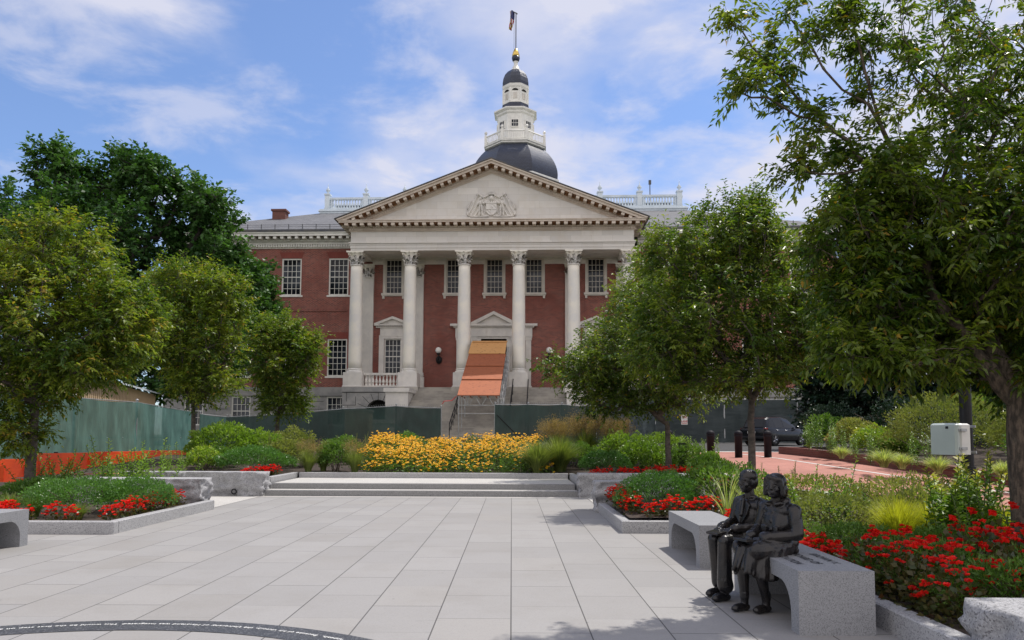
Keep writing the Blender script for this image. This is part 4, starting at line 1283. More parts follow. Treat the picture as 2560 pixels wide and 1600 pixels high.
sp_.cbox(-6.45, 1.74, 19.52, 22.5, -.02, .155, .012); sp_.cbox(-6.40, 1.70, 19.95, 22.5, .155, .31, .012)
tag(sp_.build('steps', M['granite_step']), kind='structure')
tag(MB().add([(-6.38, 19.99, .314), (1.68, 19.99, .314), (1.68, 22.4, .314), (-6.38, 22.4, .314)], [(0, 1, 2, 3)])
    .add([(-6.43, 19.55, .159), (1.72, 19.55, .159), (1.72, 19.949, .159), (-6.43, 19.949, .159)], [(0, 1, 2, 3)])  # pale sheet puts the sunlit look of the tread into its colour
    .build('landing', M['pale_paving']), kind='structure')
# road of red paving bricks climbing on the right, its white edge lines and far asphalt
RY = [2, 6, 9, 11, 13, 15, 17, 19, 21, 23, 25, 27, 29, 31, 34, 37, 40, 44, 48, 54]
def road_l(y): return lerp_tab([(2, 11.0), (11, 9.6), (13, 8.8), (15, 7.2), (17, 5.9), (19, 5.75), (27, 5.9), (40, 4.0), (54, 2.0)], y)
def road_r(y): return lerp_tab([(2, 12.6), (17, 11.75), (31, 11.3), (34, 12.5), (37, 16), (40, 22), (54, 26)], y)
def strip(name, lf, rf_, zo, mat, ys=RY):
    V = []; Fq = []
    for y in ys:
        V += [(lf(y), y, road_z(y) + zo), (rf_(y), y, road_z(y) + zo)]
    for i in range(len(ys) - 1): Fq.append((2 * i, 2 * i + 1, 2 * i + 3, 2 * i + 2))
    return tag(link(name, npmesh(name, np.array(V), np.array(Fq), mat)), kind='structure')
strip('road', road_l, road_r, 0.0, M['road_brick'], [y for y in RY if y <= 34])
strip('far_road', road_l, road_r, 0.0, M['asphalt'], [y for y in RY if y >= 34])
RL = [15, 17, 19, 21, 23, 25, 27, 29, 31]
strip('road_edge_line', lambda y: road_l(y), lambda y: road_l(y) + .16, .005, M['road_white'], RL)
strip('road_edge_line', lambda y: lerp_tab([(13, 10.95), (15.5, 10.65), (27.7, 9.6), (31, 9.4)], y), lambda y: lerp_tab([(13, 11.06), (15.5, 10.77), (27.7, 9.76), (31, 9.56)], y), .005, M['road_white'], [13, 15, 17, 19, 21, 23, 25, 27, 29, 31])
strip('road_cross_line', lambda y: 6.0, lambda y: 12.3, .006, M['road_white'], [33.2, 33.8])

# planting beds
def bed_c(x, y): return .42 + (y - 22.4) * .055
def bed_r(x, y): return .15 + max(0, y - 9.5) * .03
def bed_l(x, y): return .14
def lin(a, b, n): return [a + (b - a) * i / n for i in range(n + 1)]
def bump(zf, amp): return lambda x, y: zf(x, y) + amp * noise.noise(Vector((x * 1.3, y * 1.3, 0)))
sheet('planting_bed', lin(-13.5, 5.7, 30), lin(22.42, 31, 14), bump(bed_c, .05), M['soil'])
sheet('planting_bed', lin(-13.5, -6.46, 10), lin(19.98, 22.45, 4), bump(lambda x, y: .40, .03), M['soil'])
sheet('planting_bed', lin(1.76, 5.74, 8), lin(19.98, 22.45, 4), bump(lambda x, y: .40, .03), M['soil'])
sheet('planting_bed', lin(-13.5, -6.52, 14), lin(12.05, 15.9, 8), bump(bed_l, .03), M['soil'])
sheet('planting_bed', lin(-15.5, -9.6, 8), lin(15.9, 22.45, 10), bump(bed_l, .03), M['soil'])
sheet('planting_bed', lin(1.98, 5.72, 10), lin(12.5, 15.9, 8), bump(bed_r, .03), M['soil'])
sheet('planting_bed', lin(3.12, 5.72, 8), lin(15.9, 20.0, 8), bump(bed_r, .03), M['soil'])
sheet('planting_bed', lin(3.24, 5.72, 8), lin(4.0, 12.52, 14), bump(bed_r, .03), M['soil'])
sheet('planting_bed', lin(5.7, 8.0, 8), lin(4.0, 15.0, 16), bump(lambda x, y: bed_r(x, y) + .01, .03), M['soil'])
sheet('planting_bed', lin(7.95, 10.5, 8), lin(4.0, 11.5, 12), bump(lambda x, y: bed_r(x, y) + .015, .03), M['soil'])
sheet('planting_bed', lin(11.5, 26, 14), lin(12, 31, 16), bump(lambda x, y: road_z(y) + .22 + max(0, x - 12) * .05, .06), M['soil'])
def kerb(x0, x1, y0, y1, z0, z1, label):
    o = MB().cbox(x0, x1, y0, y1, z0, z1, .012).build('planter_kerb', M['granite_kerb'])
    return tag(o, label, 'kerb', 'granite kerbs round the planters')
kerb(-9.6, -6.36, 11.96, 12.12, -.02, .20, 'low granite kerb across the front of the left planter beside the end of the left bench')
kerb(-6.52, -6.362, 12.124, 16.0, -.02, .20, 'long granite kerb between the left boxwood planter and the plaza paving')
kerb(1.83, 4.0, 12.38, 12.54, -.02, .20, 'low granite kerb across the front of the round boxwood planter, behind the far right bench')
kerb(1.832, 1.99, 12.544, 15.9, -.02, .20, 'granite kerb between the plaza and the red flowers beside the right boxwood')
kerb(3.10, 3.26, 4.0, 12.37, -.02, .20, 'long granite kerb behind the statue bench with red flowers spilling over')
kerb(-6.40, 1.70, 22.402, 22.56, .30, .475, 'granite kerb along the back of the step landing, below the yellow flowers')
kerb(-6.60, -6.452, 19.98, 22.56, -.02, .475, 'granite kerb at the left end of the landing beside red flowers')
kerb(1.745, 1.90, 19.98, 22.56, -.02, .475, 'granite kerb at the right end of the landing beside a tan grass')

# ------------------------------------------------------------------ rough granite blocks
def rough_block(x0, x1, y0, y1, z0, z1, label, seed, amp=.07, name='granite_block'):
    """split-faced block with a sawn top"""
    lx, ly, lz = x1 - x0, y1 - y0, z1 - z0
    st_ = .038
    nx, ny, nz = max(3, int(lx / st_)), max(3, int(ly / st_)), max(3, int(lz / st_))
    V = []; idx = {}; Fq = []
    off = Vector((seed * 7.3, seed * 3.1, seed * 1.7))
    def vert(i, j, k):
        key = (i, j, k)
        if key in idx: return idx[key]
        p = Vector((x0 + lx * i / nx, y0 + ly * j / ny, z0 + lz * k / nz))
        n_ = Vector(((i == nx) - (i == 0), (j == ny) - (j == 0), 0)).to_3d()
        if n_.length > 0 and k < nz:
            n_.normalize()
            q = p * 2.6 + off
            d = noise.noise(Vector((q.x * 1.2, q.y * 1.2, q.z * 2.4))) * .8 + abs(noise.noise(q * 2.0)) * 1.2 + abs(noise.noise(Vector((q.x * 3.2, q.y * 3.2, q.z * 5)))) * .7 + noise.noise(q * 8) * .3
            # conchoidal scallops
            c = noise.voronoi(Vector((q.x * 1.5 + q.z * .8, q.y * 1.5 + q.z * .8, q.z * 2.2)))[0][0]
            d += c * 1.9 - 1.5
            p -= n_ * (amp * (d + .35)) * (1.0 if k < nz - 1 else .55)
        elif n_.length > 0:
            p -= n_.normalized() * amp * .3 * (noise.noise(p * 5 + off) + .5)
        idx[key] = len(V); V.append(tuple(p)); return idx[key]
    def face(a, b, c, d): Fq.append((vert(*a), vert(*b), vert(*c), vert(*d)))
    for i in range(nx):
        for k in range(nz):
            face((i, 0, k), (i + 1, 0, k), (i + 1, 0, k + 1), (i, 0, k + 1)); face((i + 1, ny, k), (i, ny, k), (i, ny, k + 1), (i + 1, ny, k + 1))
        for j in range(ny): face((i, j, nz), (i + 1, j, nz), (i + 1, j + 1, nz), (i, j + 1, nz))
    for j in range(ny):
        for k in range(nz):
            face((0, j + 1, k), (0, j, k), (0, j, k + 1), (0, j + 1, k + 1)); face((nx, j, k), (nx, j + 1, k), (nx, j + 1, k + 1), (nx, j, k + 1))
    o = link(name, npmesh(name, np.array(V), np.array(Fq), M['rock']))
    return tag(o, label, 'stone block', 'rough granite blocks')
gbk = rough_block(-10.2, -6.46, 19.42, 19.97, -.03, .62, 'long rough granite block left of the steps with a small black ring light', 1)
rl = MB()
ringp = [(-7.22 + .062 * math.cos(a), 19.40, .12 + .062 * math.sin(a)) for a in [2 * math.pi * k / 14 for k in range(15)]]
rl.tube(ringp, .017, 6)
o = rl.build('light_ring', M['black_metal'], gbk)
rough_block(-9.3, -6.55, 15.75, 16.35, -.03, .66, 'rough granite block half behind the left boxwood, its jagged end at the plaza edge', 2)
rough_block(1.78, 4.3, 15.75, 16.35, -.03, .64, 'rough granite block half behind the round right boxwood, its broken end facing the plaza', 3)
rough_block(1.75, 5.3, 19.42, 19.97, -.03, .62, 'long rough granite block right of the steps, partly hidden by the round boxwood', 4)
rough_block(3.18, 4.6, 4.35, 5.30, -.03, .48, 'large rough granite block in the bottom right corner beside red begonias', 5, .06)

# ------------------------------------------------------------------ benches
def bench(x0, y0, y1, label, side=1):
    L = y1 - y0; H = .515; t = .135; lg = .17; r = .24
    pts = [(0, 0), (lg, 0)]
    for k in range(9):
        a = math.pi - k * math.pi / 16
        pts.append((lg + r + r * math.cos(a), H - t - r + r * math.sin(a)))
    for k in range(9):
        a = math.pi / 2 - k * math.pi / 16
        pts.append((L - lg - r + r * math.cos(a), H - t - r + r * math.sin(a)))
    pts += [(L - lg, 0), (L, 0), (L, H), (0, H)]
    mb = MB(); mb.prism(pts, 0, .62)
    # extruded across; turn so that the length runs along y
    for i, (x, y, z) in enumerate(mb.v): mb.v[i] = (y, x, z)
    mb.f = [tuple(reversed(f)) for f in mb.f]
    o = mb.build('granite_bench', M['granite'], loc=(x0, y0, 0))
    wb_ = (.50, .56) if side > 0 else (.06, .12)
    MB().box(wb_[0], wb_[1], lg - .02, L - lg + .02, 0, H - t + .02).build('back_panel', M['granite'], o)
    return tag(o, label, 'bench', 'arched granite benches')
bench1 = bench(2.33, 6.10, 7.85, 'arched granite bench carrying the seated bronze children, with an engraved top')
bench2 = bench(2.30, 9.16, 10.93, 'empty arched granite bench in front of the round right boxwood')
bench3 = bench(-7.58, 8.95, 10.78, 'arched granite bench cut off by the left picture edge', -1)

# lettering --------------------------------------------------------------
GLY = {}
def glyphs(chars):
    cu_ = bpy.data.curves.new('font_tmp', 'FONT'); cu_.offset = .018; ob = bpy.data.objects.new('font_tmp', cu_); COL.objects.link(ob)
    def ev(s):
        cu_.body = s
        bpy.context.view_layer.update()
        dg = bpy.context.evaluated_depsgraph_get(); dg.update()
        e = ob.evaluated_get(dg); me = e.to_mesh()
        v = [tuple(x.co) for x in me.vertices]; f = [tuple(p.vertices) for p in me.polygons]
        e.to_mesh_clear(); return v, f
    bar = ev('|')[0]; b0 = min(p[0] for p in bar)
    for c in sorted(set(chars)):
        if c in GLY: continue
        v, f = ev(c) if c != ' ' else ([], [])
        w = min(p[0] for p in ev(c + '||')[0] if p[1] < -.15 or p[1] > .7) - b0 if False else None
        vv = ev(c + '|')[0]
        adv = max(p[0] for p in vv) - max(p[0] for p in bar)
        GLY[c] = (v, f, adv)
    bpy.data.objects.remove(ob); bpy.data.curves.remove(cu_)
def text_mesh(s, size, track=0.0):
    """list of (char, advance position)"""
    glyphs(s); x = 0; out = []
    for c in s:
        out.append((c, x)); x += (GLY[c][2] + track)
    return out, x
# engraved top of the statue bench
eng = MB()
for s, bx, y0, size in (('BROWN V.', 2.765, 6.98, .104), ('BOARD OF', 2.60, 6.98, .104), ('EDUCATION', 2.435, 7.06, .104)):
    lay, tot = text_mesh(s, size, .06)
    for c, x in lay:
        v, f, _ = GLY[c]
        eng.add([(bx - 2.33 + py * size, y0 - 6.10 - (x + px) * size, .5185) for px, py, pz in v], f)
eng.build('lettering', M['inscription'], bench1)
# dark granite ring let into the paving, with white words read from outside
RC = Vector((-3.02, 2.99)); RO, RI = 3.51, 3.18
rb_ = MB()
n = 120
for k in range(n):
    a0, a1 = math.pi * (k / n) * 2, math.pi * ((k + 1) / n) * 2
    rb_.add([(RC.x + RI * math.cos(a0), RC.y + RI * math.sin(a0), .004), (RC.x + RO * math.cos(a0), RC.y + RO * math.sin(a0), .004),
             (RC.x + RO * math.cos(a1), RC.y + RO * math.sin(a1), .004), (RC.x + RI * math.cos(a1), RC.y + RI * math.sin(a1), .004)], [(0, 1, 2, 3)])
ring = rb_.build('inscription_band', M['granite_dark'])
tag(ring, 'dark granite arc with white lettering let into the plaza paving', 'inlay')
msg = 'Because of his victory, the University of Maryland was integrated. This would be the first step on a'
pB = G(799, 1589); pE = G(0, 1573)
aB = math.atan2(pB.y - RC.y, pB.x - RC.x); aE = math.atan2(pE.y - RC.y, pE.x - RC.x)
lay, tot = text_mesh(msg, 1, .06)
RT = 3.385; size = RT * (aE - aB) / tot
lm = MB()
def put(c, x, scale=1.0):
    v, f, adv = GLY[c]
    phi = aB + (x + adv / 2) * size / RT
    tx, ty = -math.sin(phi), math.cos(phi); ux, uy = -math.cos(phi), -math.sin(phi)
    ox, oy = RC.x + RT * math.cos(phi), RC.y + RT * math.sin(phi)
    lm.add([(ox + tx * (px - adv / 2) * size + ux * py * size, oy + ty * (px - adv / 2) * size + uy * py * size, .0075) for px, py, pz in v], f)
for c, x in lay: put(c, x)
pre = 'appeals.'
lay2, tot2 = text_mesh(pre, 1, .06)
for c, x in lay2: put(c, x - tot2 - .7)
lm.build('lettering', M['inlay_white'], ring)

# ================================================================== SITE FENCES
def fence_screen(pts, hts, mat, sub=26, nz=8, wr=.05, seed=0):
    """cloth hung along a line of (x, y, z) points; hts = height at each point"""
    P = [Vector(p) for p in pts]
    V = []; Fq = []; n = 0
    tot_ = (len(P) - 1) * sub
    for i in range(tot_ + 1):
        k = min(i // sub, len(P) - 2); t = i / sub - k
        p = P[k].lerp(P[k + 1], t); h = hts[k] + (hts[k + 1] - hts[k]) * t
        d = (P[k + 1] - P[k]); nn = Vector((d.y, -d.x, 0)).normalized()
        for j in range(nz + 1):
            q = p + Vector((0, 0, h * j / nz))
            w = noise.noise(Vector((i * .45, j * .30, seed))) * wr + noise.noise(Vector((i * 1.3, j * .5, seed + 5))) * wr * .5
            w *= (.25 if j == nz else 1)
            sag = -.045 * math.sin(math.pi * t) if j == nz else 0
            V.append(tuple(q + nn * w + Vector((0, 0, sag))))
    m_ = nz + 1
    for i in range(tot_):
        for j in range(nz): Fq.append((i * m_ + j, (i + 1) * m_ + j, (i + 1) * m_ + j + 1, i * m_ + j + 1))
    return npmesh('screen', np.array(V), np.array(Fq), mat, smooth=True)
def site_fence(pts, hts, screen, label, posts=True, barbs=True, wr=.05, rails=(1.0,), seed=0, brace=None, post_r=.03, lift=.0, group='construction site fences'):
    o = empty('site_fence', pts[0], 0, label, 'fence', group)
    rel = [Vector(p) - Vector(pts[0]) for p in pts]
    sc_ = link('screen', fence_screen([r + Vector((0, 0, lift)) for r in rel], [h - lift for h in hts], screen, seed=seed, wr=wr), o)
    back = []
    for a, b in zip(rel[:-1], rel[1:]):
        d = b - a; back.append(Vector((-d.y, d.x, 0)).normalized() * .07)
    back.append(back[-1])
    for r, h, bk in zip(rel, hts, back):
        MB().tube([r + bk + Vector((0, 0, -.3)), r + bk + Vector((0, 0, h + .08))], post_r, 8).sphere(tuple(r + bk + Vector((0, 0, h + .09))), post_r * 1.3, 8, 5).build('post', M['steel'], o)
    rl_ = MB()
    for a, b, ha, hb, bk in zip(rel[:-1], rel[1:], hts[:-1], hts[1:], back):
        for f in rails: rl_.tube([a + bk + Vector((0, 0, ha * f)), b + bk + Vector((0, 0, hb * f))], .022, 6)
    if rl_.v: rl_.build('rail', M['steel'], o)
    if barbs:
        bm_ = MB()
        for a, b, ha, hb in zip(rel[:-1], rel[1:], hts[:-1], hts[1:]):
            L = (b - a).length; n = int(L / .09)
            for i in range(n):
                t = (i + .5) / n; p = a.lerp(b, t) + Vector((0, 0, ha + (hb - ha) * t - .02))
                d = (b - a).normalized()
                bm_.tube([p - d * .02, p + d * .03 + Vector((0, 0, .13))], .008, 3, cap=False)
        bm_.build('wire_ends', M['steel'], o)
    if brace:
        b_ = MB()
        for (a, b) in brace: b_.tube([Vector(a), Vector(b)], .02, 6)
        b_.build('brace', M['black_metal'], o)
    return o
# teal net running towards the building on the left
def P_(px, pyb, Y, z): 
    q = DP(px, 1000, Y); return (q.x, Y, z)
site_fence([(-19.0, 16, -.1), (-16.6, 23, -.08), (-16.2, 27.5, -.06), (-15.9, 31.5, 0), (-15.55, 36.0, .15)], [3.2, 3.25, 3.0, 2.95, 2.55], M['teal_mesh'],
           'pale teal mesh fence along the left side behind the orange barriers', barbs=False, wr=.10, rails=(.5, 1.0), seed=3, post_r=.05)
site_fence([(-15.3, 36.3, .15), (-13.9, 36.5, .2)], [2.45, 2.25], M['teal_mesh'],
           'short teal mesh panel where the left fence turns towards the stairs', barbs=False, wr=.08, seed=8)
site_fence([(-14.0, 36.3, .35), (-11.0, 35.7, .6), (-8.0, 35.0, .85), (-5.4, 34.4, 1.0), (-3.27, 34.0, 1.05)], [2.1, 2.02, 1.98, 1.95, 1.80], M['dark_mesh'],
           'dark green mesh fence with chain link left of the stair scaffold', rails=(1.0,), seed=12, wr=.03, lift=.25,
           brace=[((8.9, -1.75, .9), (10.6, -2.25, 2.2))])
site_fence([(-.78, 34.0, 1.05), (.75, 34.0, 1.05), (2.3, 34.0, 1.05), (3.87, 34.0, 1.05)], [1.98, 1.98, 1.98, 1.97], M['dark_mesh'],
           'dark green mesh fence between the stair scaffold and the right trees', rails=(.62, 1.0), seed=17, wr=.03, lift=.25,
           brace=[((.1, -.03, 1.5), (1.2, -.03, .4)), ((3.6, -.03, .5), (4.5, -.03, 1.5))])
site_fence([(3.9, 36.5, 1.05), (7.0, 44.0, 1.1), (9.6, 49.5, 1.15), (14.5, 50.5, 1.2), (19.5, 50.5, 1.2), (25, 50, 1.2)], [2.2, 2.6, 2.95, 2.95, 2.95, 2.9], M['black_tarp'],
           'black tarpaulin fence with creases behind the dark car', barbs=False, rails=(1.0,), seed=21, wr=.16, post_r=.06)
# small sign on the fence
sg_ = G(1711, 1049, 1.05)
so = empty('warning_sign', DP(1711, 1049, 40.0), 0, 'small white sign with red lettering hung on the dark fence', 'sign')
MB().box(-.17, .17, 0, .02, -.27, .27).build('board', M['white_plastic'], so)
glyphs('FIRELANE')
tx = MB()
for s, z, size in (('FIRE', .08, .14), ('LANE', -.14, .14)):
    lay, tot = text_mesh(s, size)
    for c, x in lay:
        v, f, _ = GLY[c]
        tx.add([((x + px - tot / 2) * size, -.004, z + py * size) for px, py, pz in v], f)
tx.box(-.14, .14, -.006, -.001, -.21, -.18); tx.box(-.14, .14, -.006, -.001, .20, .215)
tx.build('lettering', M['red_sign'], so)

# ------------------------------------------------------------------ orange water barriers
def barrier_mesh():
    L = 1.85
    prof = [(-.28, 0), (-.28, .12), (-.20, .22), (-.13, .75), (-.10, .98), (.10, .98), (.13, .75), (.20, .22), (.28, .12), (.28, 0)]
    mb = MB()
    mb.prism([(x, z) for x, z in prof][::-1], 0, L)
    for i, (x, y, z) in enumerate(mb.v): mb.v[i] = (y - L / 2, x, z)
    for x in (-.62, 0, .62):           # moulded ribs
        mb.box(x - .05, x + .05, -.225, .225, .15, .80)
    return mb
bar_me = barrier_mesh().mesh('body', M['orange_plastic'])
lug = MB()
lug.lathe([(.07, 0), (.07, .08)], (.965, 0, 0), 10)
lug_me = lug.mesh('hinge_lug', M['orange_plastic'])
cap_me2 = MB().lathe([(.06, 0), (.06, .03), (.04, .04)], (-.4, 0, .98), 10).mesh('filler_cap', M['black_metal'])
fork = MB().box(-.45, -.2, -.30, -.27, 0, .13).box(.2, .45, -.30, -.27, 0, .13).mesh('fork_slot', M['black_metal'])
BAR = [((-17.4, 22.0), -.42, 'orange plastic water barrier at the left picture edge, behind the leaning trunk'),
       ((-15.9, 23.2), -.40, 'orange water barrier between the left trunk and the first tall weeds'),
       ((-14.9, 25.0), -.40, 'orange water barrier half covered by weeds, in the middle of the row'),
       ((-14.4, 27.4), -.38, 'orange water barrier just left of the gap with the dark upright'),
       ((-13.55, 29.3), -.36, 'rightmost orange water barrier, next to the second thin trunk')]
for i, ((x, y), dz_, lab) in enumerate(BAR):
    o = empty('water_barrier', (x, y, -.18 if i < 2 else -.02), rad([22, 38, 55, 58, 14][i]), lab, 'barrier', 'orange water barriers')
    link('body', bar_me, o); [link('hinge_lug', lug_me, o, (0, 0, z_)) for z_ in (.2, .5, .8)]; link('filler_cap', cap_me2, o); link('fork_slot', fork, o)

# ------------------------------------------------------------------ plywood canopy on a scaffold over the stairs
cp = empty('scaffold_canopy', bw(-.1, -9.6, 1.3), -TH, 'stepped plywood canopy on a metal scaffold over the middle of the stairs', 'scaffold')
# local frame: x across, y up the stairs, z from the ground at the front
ZB, ZT = 4.16 - 1.3, 8.95 - 1.3
for k in range(5):
    rs_ = (ZT - .30 - ZB) / 4
    y0 = .05 + k * 2.22; y1 = y0 + (2.34 if k < 4 else 1.1)
    z0 = ZB + k * rs_ + (.075 if k else 0); z1 = ZB + (k + 1) * rs_ + .045 if k < 4 else z0 + .22
    mb = MB()
    xo = .02 * ((k * 7) % 3 - 1)
    nx = math.atan2(z1 - z0, y1 - y0)
    mb.add([(-1.36 + xo, y0, z0), (1.36 + xo, y0, z0), (1.36 + xo, y1, z1), (-1.36 + xo, y1, z1),
            (-1.36 + xo, y0, z0 + .05), (1.36 + xo, y0, z0 + .05), (1.36 + xo, y1, z1 + .05), (-1.36 + xo, y1, z1 + .05)],
           [(0, 3, 2, 1), (4, 5, 6, 7), (0, 1, 5, 4), (1, 2, 6, 5), (2, 3, 7, 6), (3, 0, 4, 7)])
    o = mb.build('plywood_sheet', M['ply_red' if k < 3 else 'ply_tan'], cp)
    o['label'] = 'red stained plywood sheet' if k < 3 else 'bare tan plywood sheet'
jo = MB()
for x in (-1.1, -.55, 0, .55, 1.1): jo.box(x - .03, x + .03, .06, 1.9, ZB - .10, ZB - .012)
jo.add([(-1.5, .0, ZB - .02), (1.42, .0, ZB - .02), (1.42, .12, ZB - .012), (-1.5, .12, ZB - .012)], [(0, 1, 2, 3)])
jo.build('joist', M['ply_red'], cp)
for x in (-1.30, 1.24):
    for y, zt in ((.12, ZB - .02), (1.9, ZB + .9), (3.9, ZB + 1.8), (5.9, ZB + 2.7), (7.9, ZB + 3.7)):
        zb = max(0, (y - .3) / RUN * RISE - .25)
        MB().tube([(x, y, zb), (x, y, zt)], .030, 8).build('upright', M['steel'], cp)
fr_ = MB()
for z in (ZB - .62, ZB - 1.15, ZB - .08): fr_.tube([(-1.30, .12, z), (1.24, .12, z)], .025, 8)
for i in range(6):
    xa = -1.05 + i * .42
    fr_.tube([(xa, .12, ZB - .08 if i % 2 == 0 else ZB - .60), (xa + .30, .12, ZB - .60 if i % 2 == 0 else ZB - .08)], .02, 6)
fr_.build('truss', M['steel'], cp)
sd = MB()
for x in (1.36, 1.48):
    for off in (-.25, -1.15):
        sd.tube([(x, .2, ZB + off), (x, 9.6, ZT + off - .3)], .03, 6)
    for k in range(9):
        y = .5 + k * 1.05; zc = ZB + (y / 9.9) * (ZT - ZB)
        sd.tube([(x, y, zc - 2.1 + .02 * k), (x, y, zc - .1)], .025, 6)
sd.build('side_rail', M['steel'], cp)
stp = MB().tube([(-1.45, .2, ZB - .02), (-1.75, .15, ZB - .32), (-2.25, .1, ZB - .36), (-2.35, .1, ZB - .55)], .03, 6)
stp.build('red_strap', M['red_sign'], cp)

# ------------------------------------------------------------------ tan site trailer behind the teal fence
tr = empty('site_trailer', (-17.6, 30.0, 0), math.atan2(44 - 29, -21.0 + 16.9), 'tan site trailer with a pale metal roof above the teal fence', 'trailer')
MB().box(0, 15.5, .02, 3.2, .5, 4.0).build('wall', M['tan_siding'], tr)
rr = MB()
for k in range(52): rr.box(.15 + k * .3, .19 + k * .3, -.012, .03, .5, 3.98)
rr.build('siding_rib', M['tan_siding'], tr)
MB().add([(-.3, -.3, 4.004), (15.8, -.3, 4.004), (15.8, 1.6, 4.6), (-.3, 1.6, 4.6), (15.8, 3.5, 4.004), (-.3, 3.5, 4.004),
          (-.3, -.3, 4.09), (15.8, -.3, 4.09)], [(0, 1, 2, 3), (3, 2, 4, 5), (0, 6, 7, 1)]).build('roof', M['trailer_roof'], tr)

# ------------------------------------------------------------------ brick edging, bollards, poles, box
ke = MB()
KY = [9, 12, 15, 17, 20, 23, 26, 29, 31.3]
def kx(y): return lerp_tab([(9, 12.0), (17, 11.6), (31.3, 11.35)], y)
for a, b in zip(KY[:-1], KY[1:]):
    za, zb = road_z(a), road_z(b)
    ke.add([(kx(a), a, za - .1), (kx(a) + .3, a, za - .1), (kx(b) + .3, b, zb - .1), (kx(b), b, zb - .1),
            (kx(a), a, za + .30), (kx(a) + .3, a, za + .30), (kx(b) + .3, b, zb + .30), (kx(b), b, zb + .30)],
           [(0, 4, 7, 3), (4, 5, 6, 7), (1, 2, 6, 5)] + ([(3, 7, 6, 2)] if b == KY[-1] else []) + ([(0, 1, 5, 4)] if a == KY[0] else []))
ke.box(11.35, 14.5, 31.304, 31.6, .85, road_z(31) + .30)
tag(ke.build('brick_edging', M['kerb_brick']), 'low red brick edging wall along the far side of the brick road', 'edging')

bo = MB(); bo.smooth = True
bo.lathe([(.135, 0), (.135, .86), (.15, .87), (.15, .90), (.14, .94), (.11, .985), (.06, 1.01), (.003, 1.02)], (0, 0, 0), 20)
bo_me = bo.mesh('post', M['bollard_paint'])
bc_me = MB().lathe([(.152, .80), (.152, .84), (.136, .85)], (0, 0, 0), 20).mesh('collar', M['bollard_paint'])
for (x, y), lab in (((7.37, 27.5), 'black dome topped bollard nearest the bed of red flowers, left of the street tree trunk'), ((8.43, 27.6), 'black dome topped bollard just left of the slim trunk on the brick road'),
                    ((9.62, 27.9), 'black dome topped bollard in front of the rear wheel of the dark car'), ((6.05, 28.6), 'black bollard half hidden by tall green plants')):
    o = empty('bollard', (x, y, road_z(y) - .02), 0, lab, 'bollard', 'bollards across the brick road')
    link('post', bo_me, o); link('collar', bc_me, o)
q = G(1693, 1165, .72)
tag(MB().cbox(-.12, .12, -.12, .12, -.1, .95, .02).box(-.13, .13, -.13, .13, .951, .99).build('marker_post', pm('marker_green', (0.03, 0.05, 0.02), (0.06, 0.08, 0.03), 3, 0.7), loc=(5.3, 23.0, .42)),
    'square dark green marker post among the red flowers at the road edge', 'post')
lp = empty('lamp_post', (16.9, 42.5, 1.0), 0, 'thin black lamp post behind the dark car', 'lamp post')
MB().tube([(0, 0, 0), (0, 0, 5.2)], .10, 10, .07).build('pole', M['black_metal'], lp)
MB().lathe([(.2, 0), (.2, .25), (.12, .4)], (0, 0, 0), 10).build('base', M['black_metal'], lp)
lg_ = MB(); lg_.smooth = True; lg_.sphere((0, 0, 5.45), .26, 12, 8); lg_.build('globe', M['globe_glass'], lp)
# near utility pole carrying a white box
PY = 12.2; PXX = DP(2413, 1000, PY).x
up = empty('utility_pole', (PXX, PY, bed_r(0, PY)), 0, 'thick black pole in the right flower bed carrying a white box', 'pole')
MB().lathe([(.095, 0), (.085, 6.5)], (0, 0, 0), 16).build('shaft', M['black_metal'], up)
MB().lathe([(.17, 0), (.17, .5), (.13, .62), (.12, .9)], (0, 0, 0), 16).build('base', M['black_metal'], up)
bxo = empty('utility_box', (DP(2376, 1100, PY - .34).x, PY - .34, 1.58), rad(-72), 'white plastic utility box with steel latches strapped to the black pole', 'utility box')
MB().cbox(-.24, .24, -.06, .16, -.245, .245, .025).build('case', M['white_plastic'], bxo)
dd = MB(); dd.cbox(-.25, .25, -.16, -.065, -.25, .25, .03); dd.build('lid', M['grey_plastic'], bxo)
for z in (.14, -.15): MB().box(.245, .262, -.11, .05, z - .022, z + .022).box(.262, .275, -.08, -.02, z - .015, z + .015).build('latch', M['steel'], bxo)
for z in (.20, -.21): MB().box(-.02, .03, .16, .36, z - .015, z + .015).box(-.12, .16, .34, .36, z - .02, z + .02).build('strap', M['steel'], bxo)
MB().box(.06, .11, -.165, -.158, .16, .20).build('label_plate', M['black_metal'], bxo)
# iron fence far right
fe = empty('iron_fence', (15.6, 29.5, 1.7), 0, 'black iron picket fence behind the shrubs at far right', 'fence')
pk = MB()
for k in range(60):
    x = k * .16
    pk.box(x - .012, x + .012, -.012, .012, 0, 1.15); pk.lathe([(.012, 1.15), (.03, 1.2), (.002, 1.32)], (x, 0, 0), 4)
pk.build('pickets', M['black_metal'], fe)
MB().box(-.1, 9.6, -.02, .02, .15, .19).box(-.1, 9.6, -.02, .02, 1.0, 1.04).build('rail', M['black_metal'], fe)

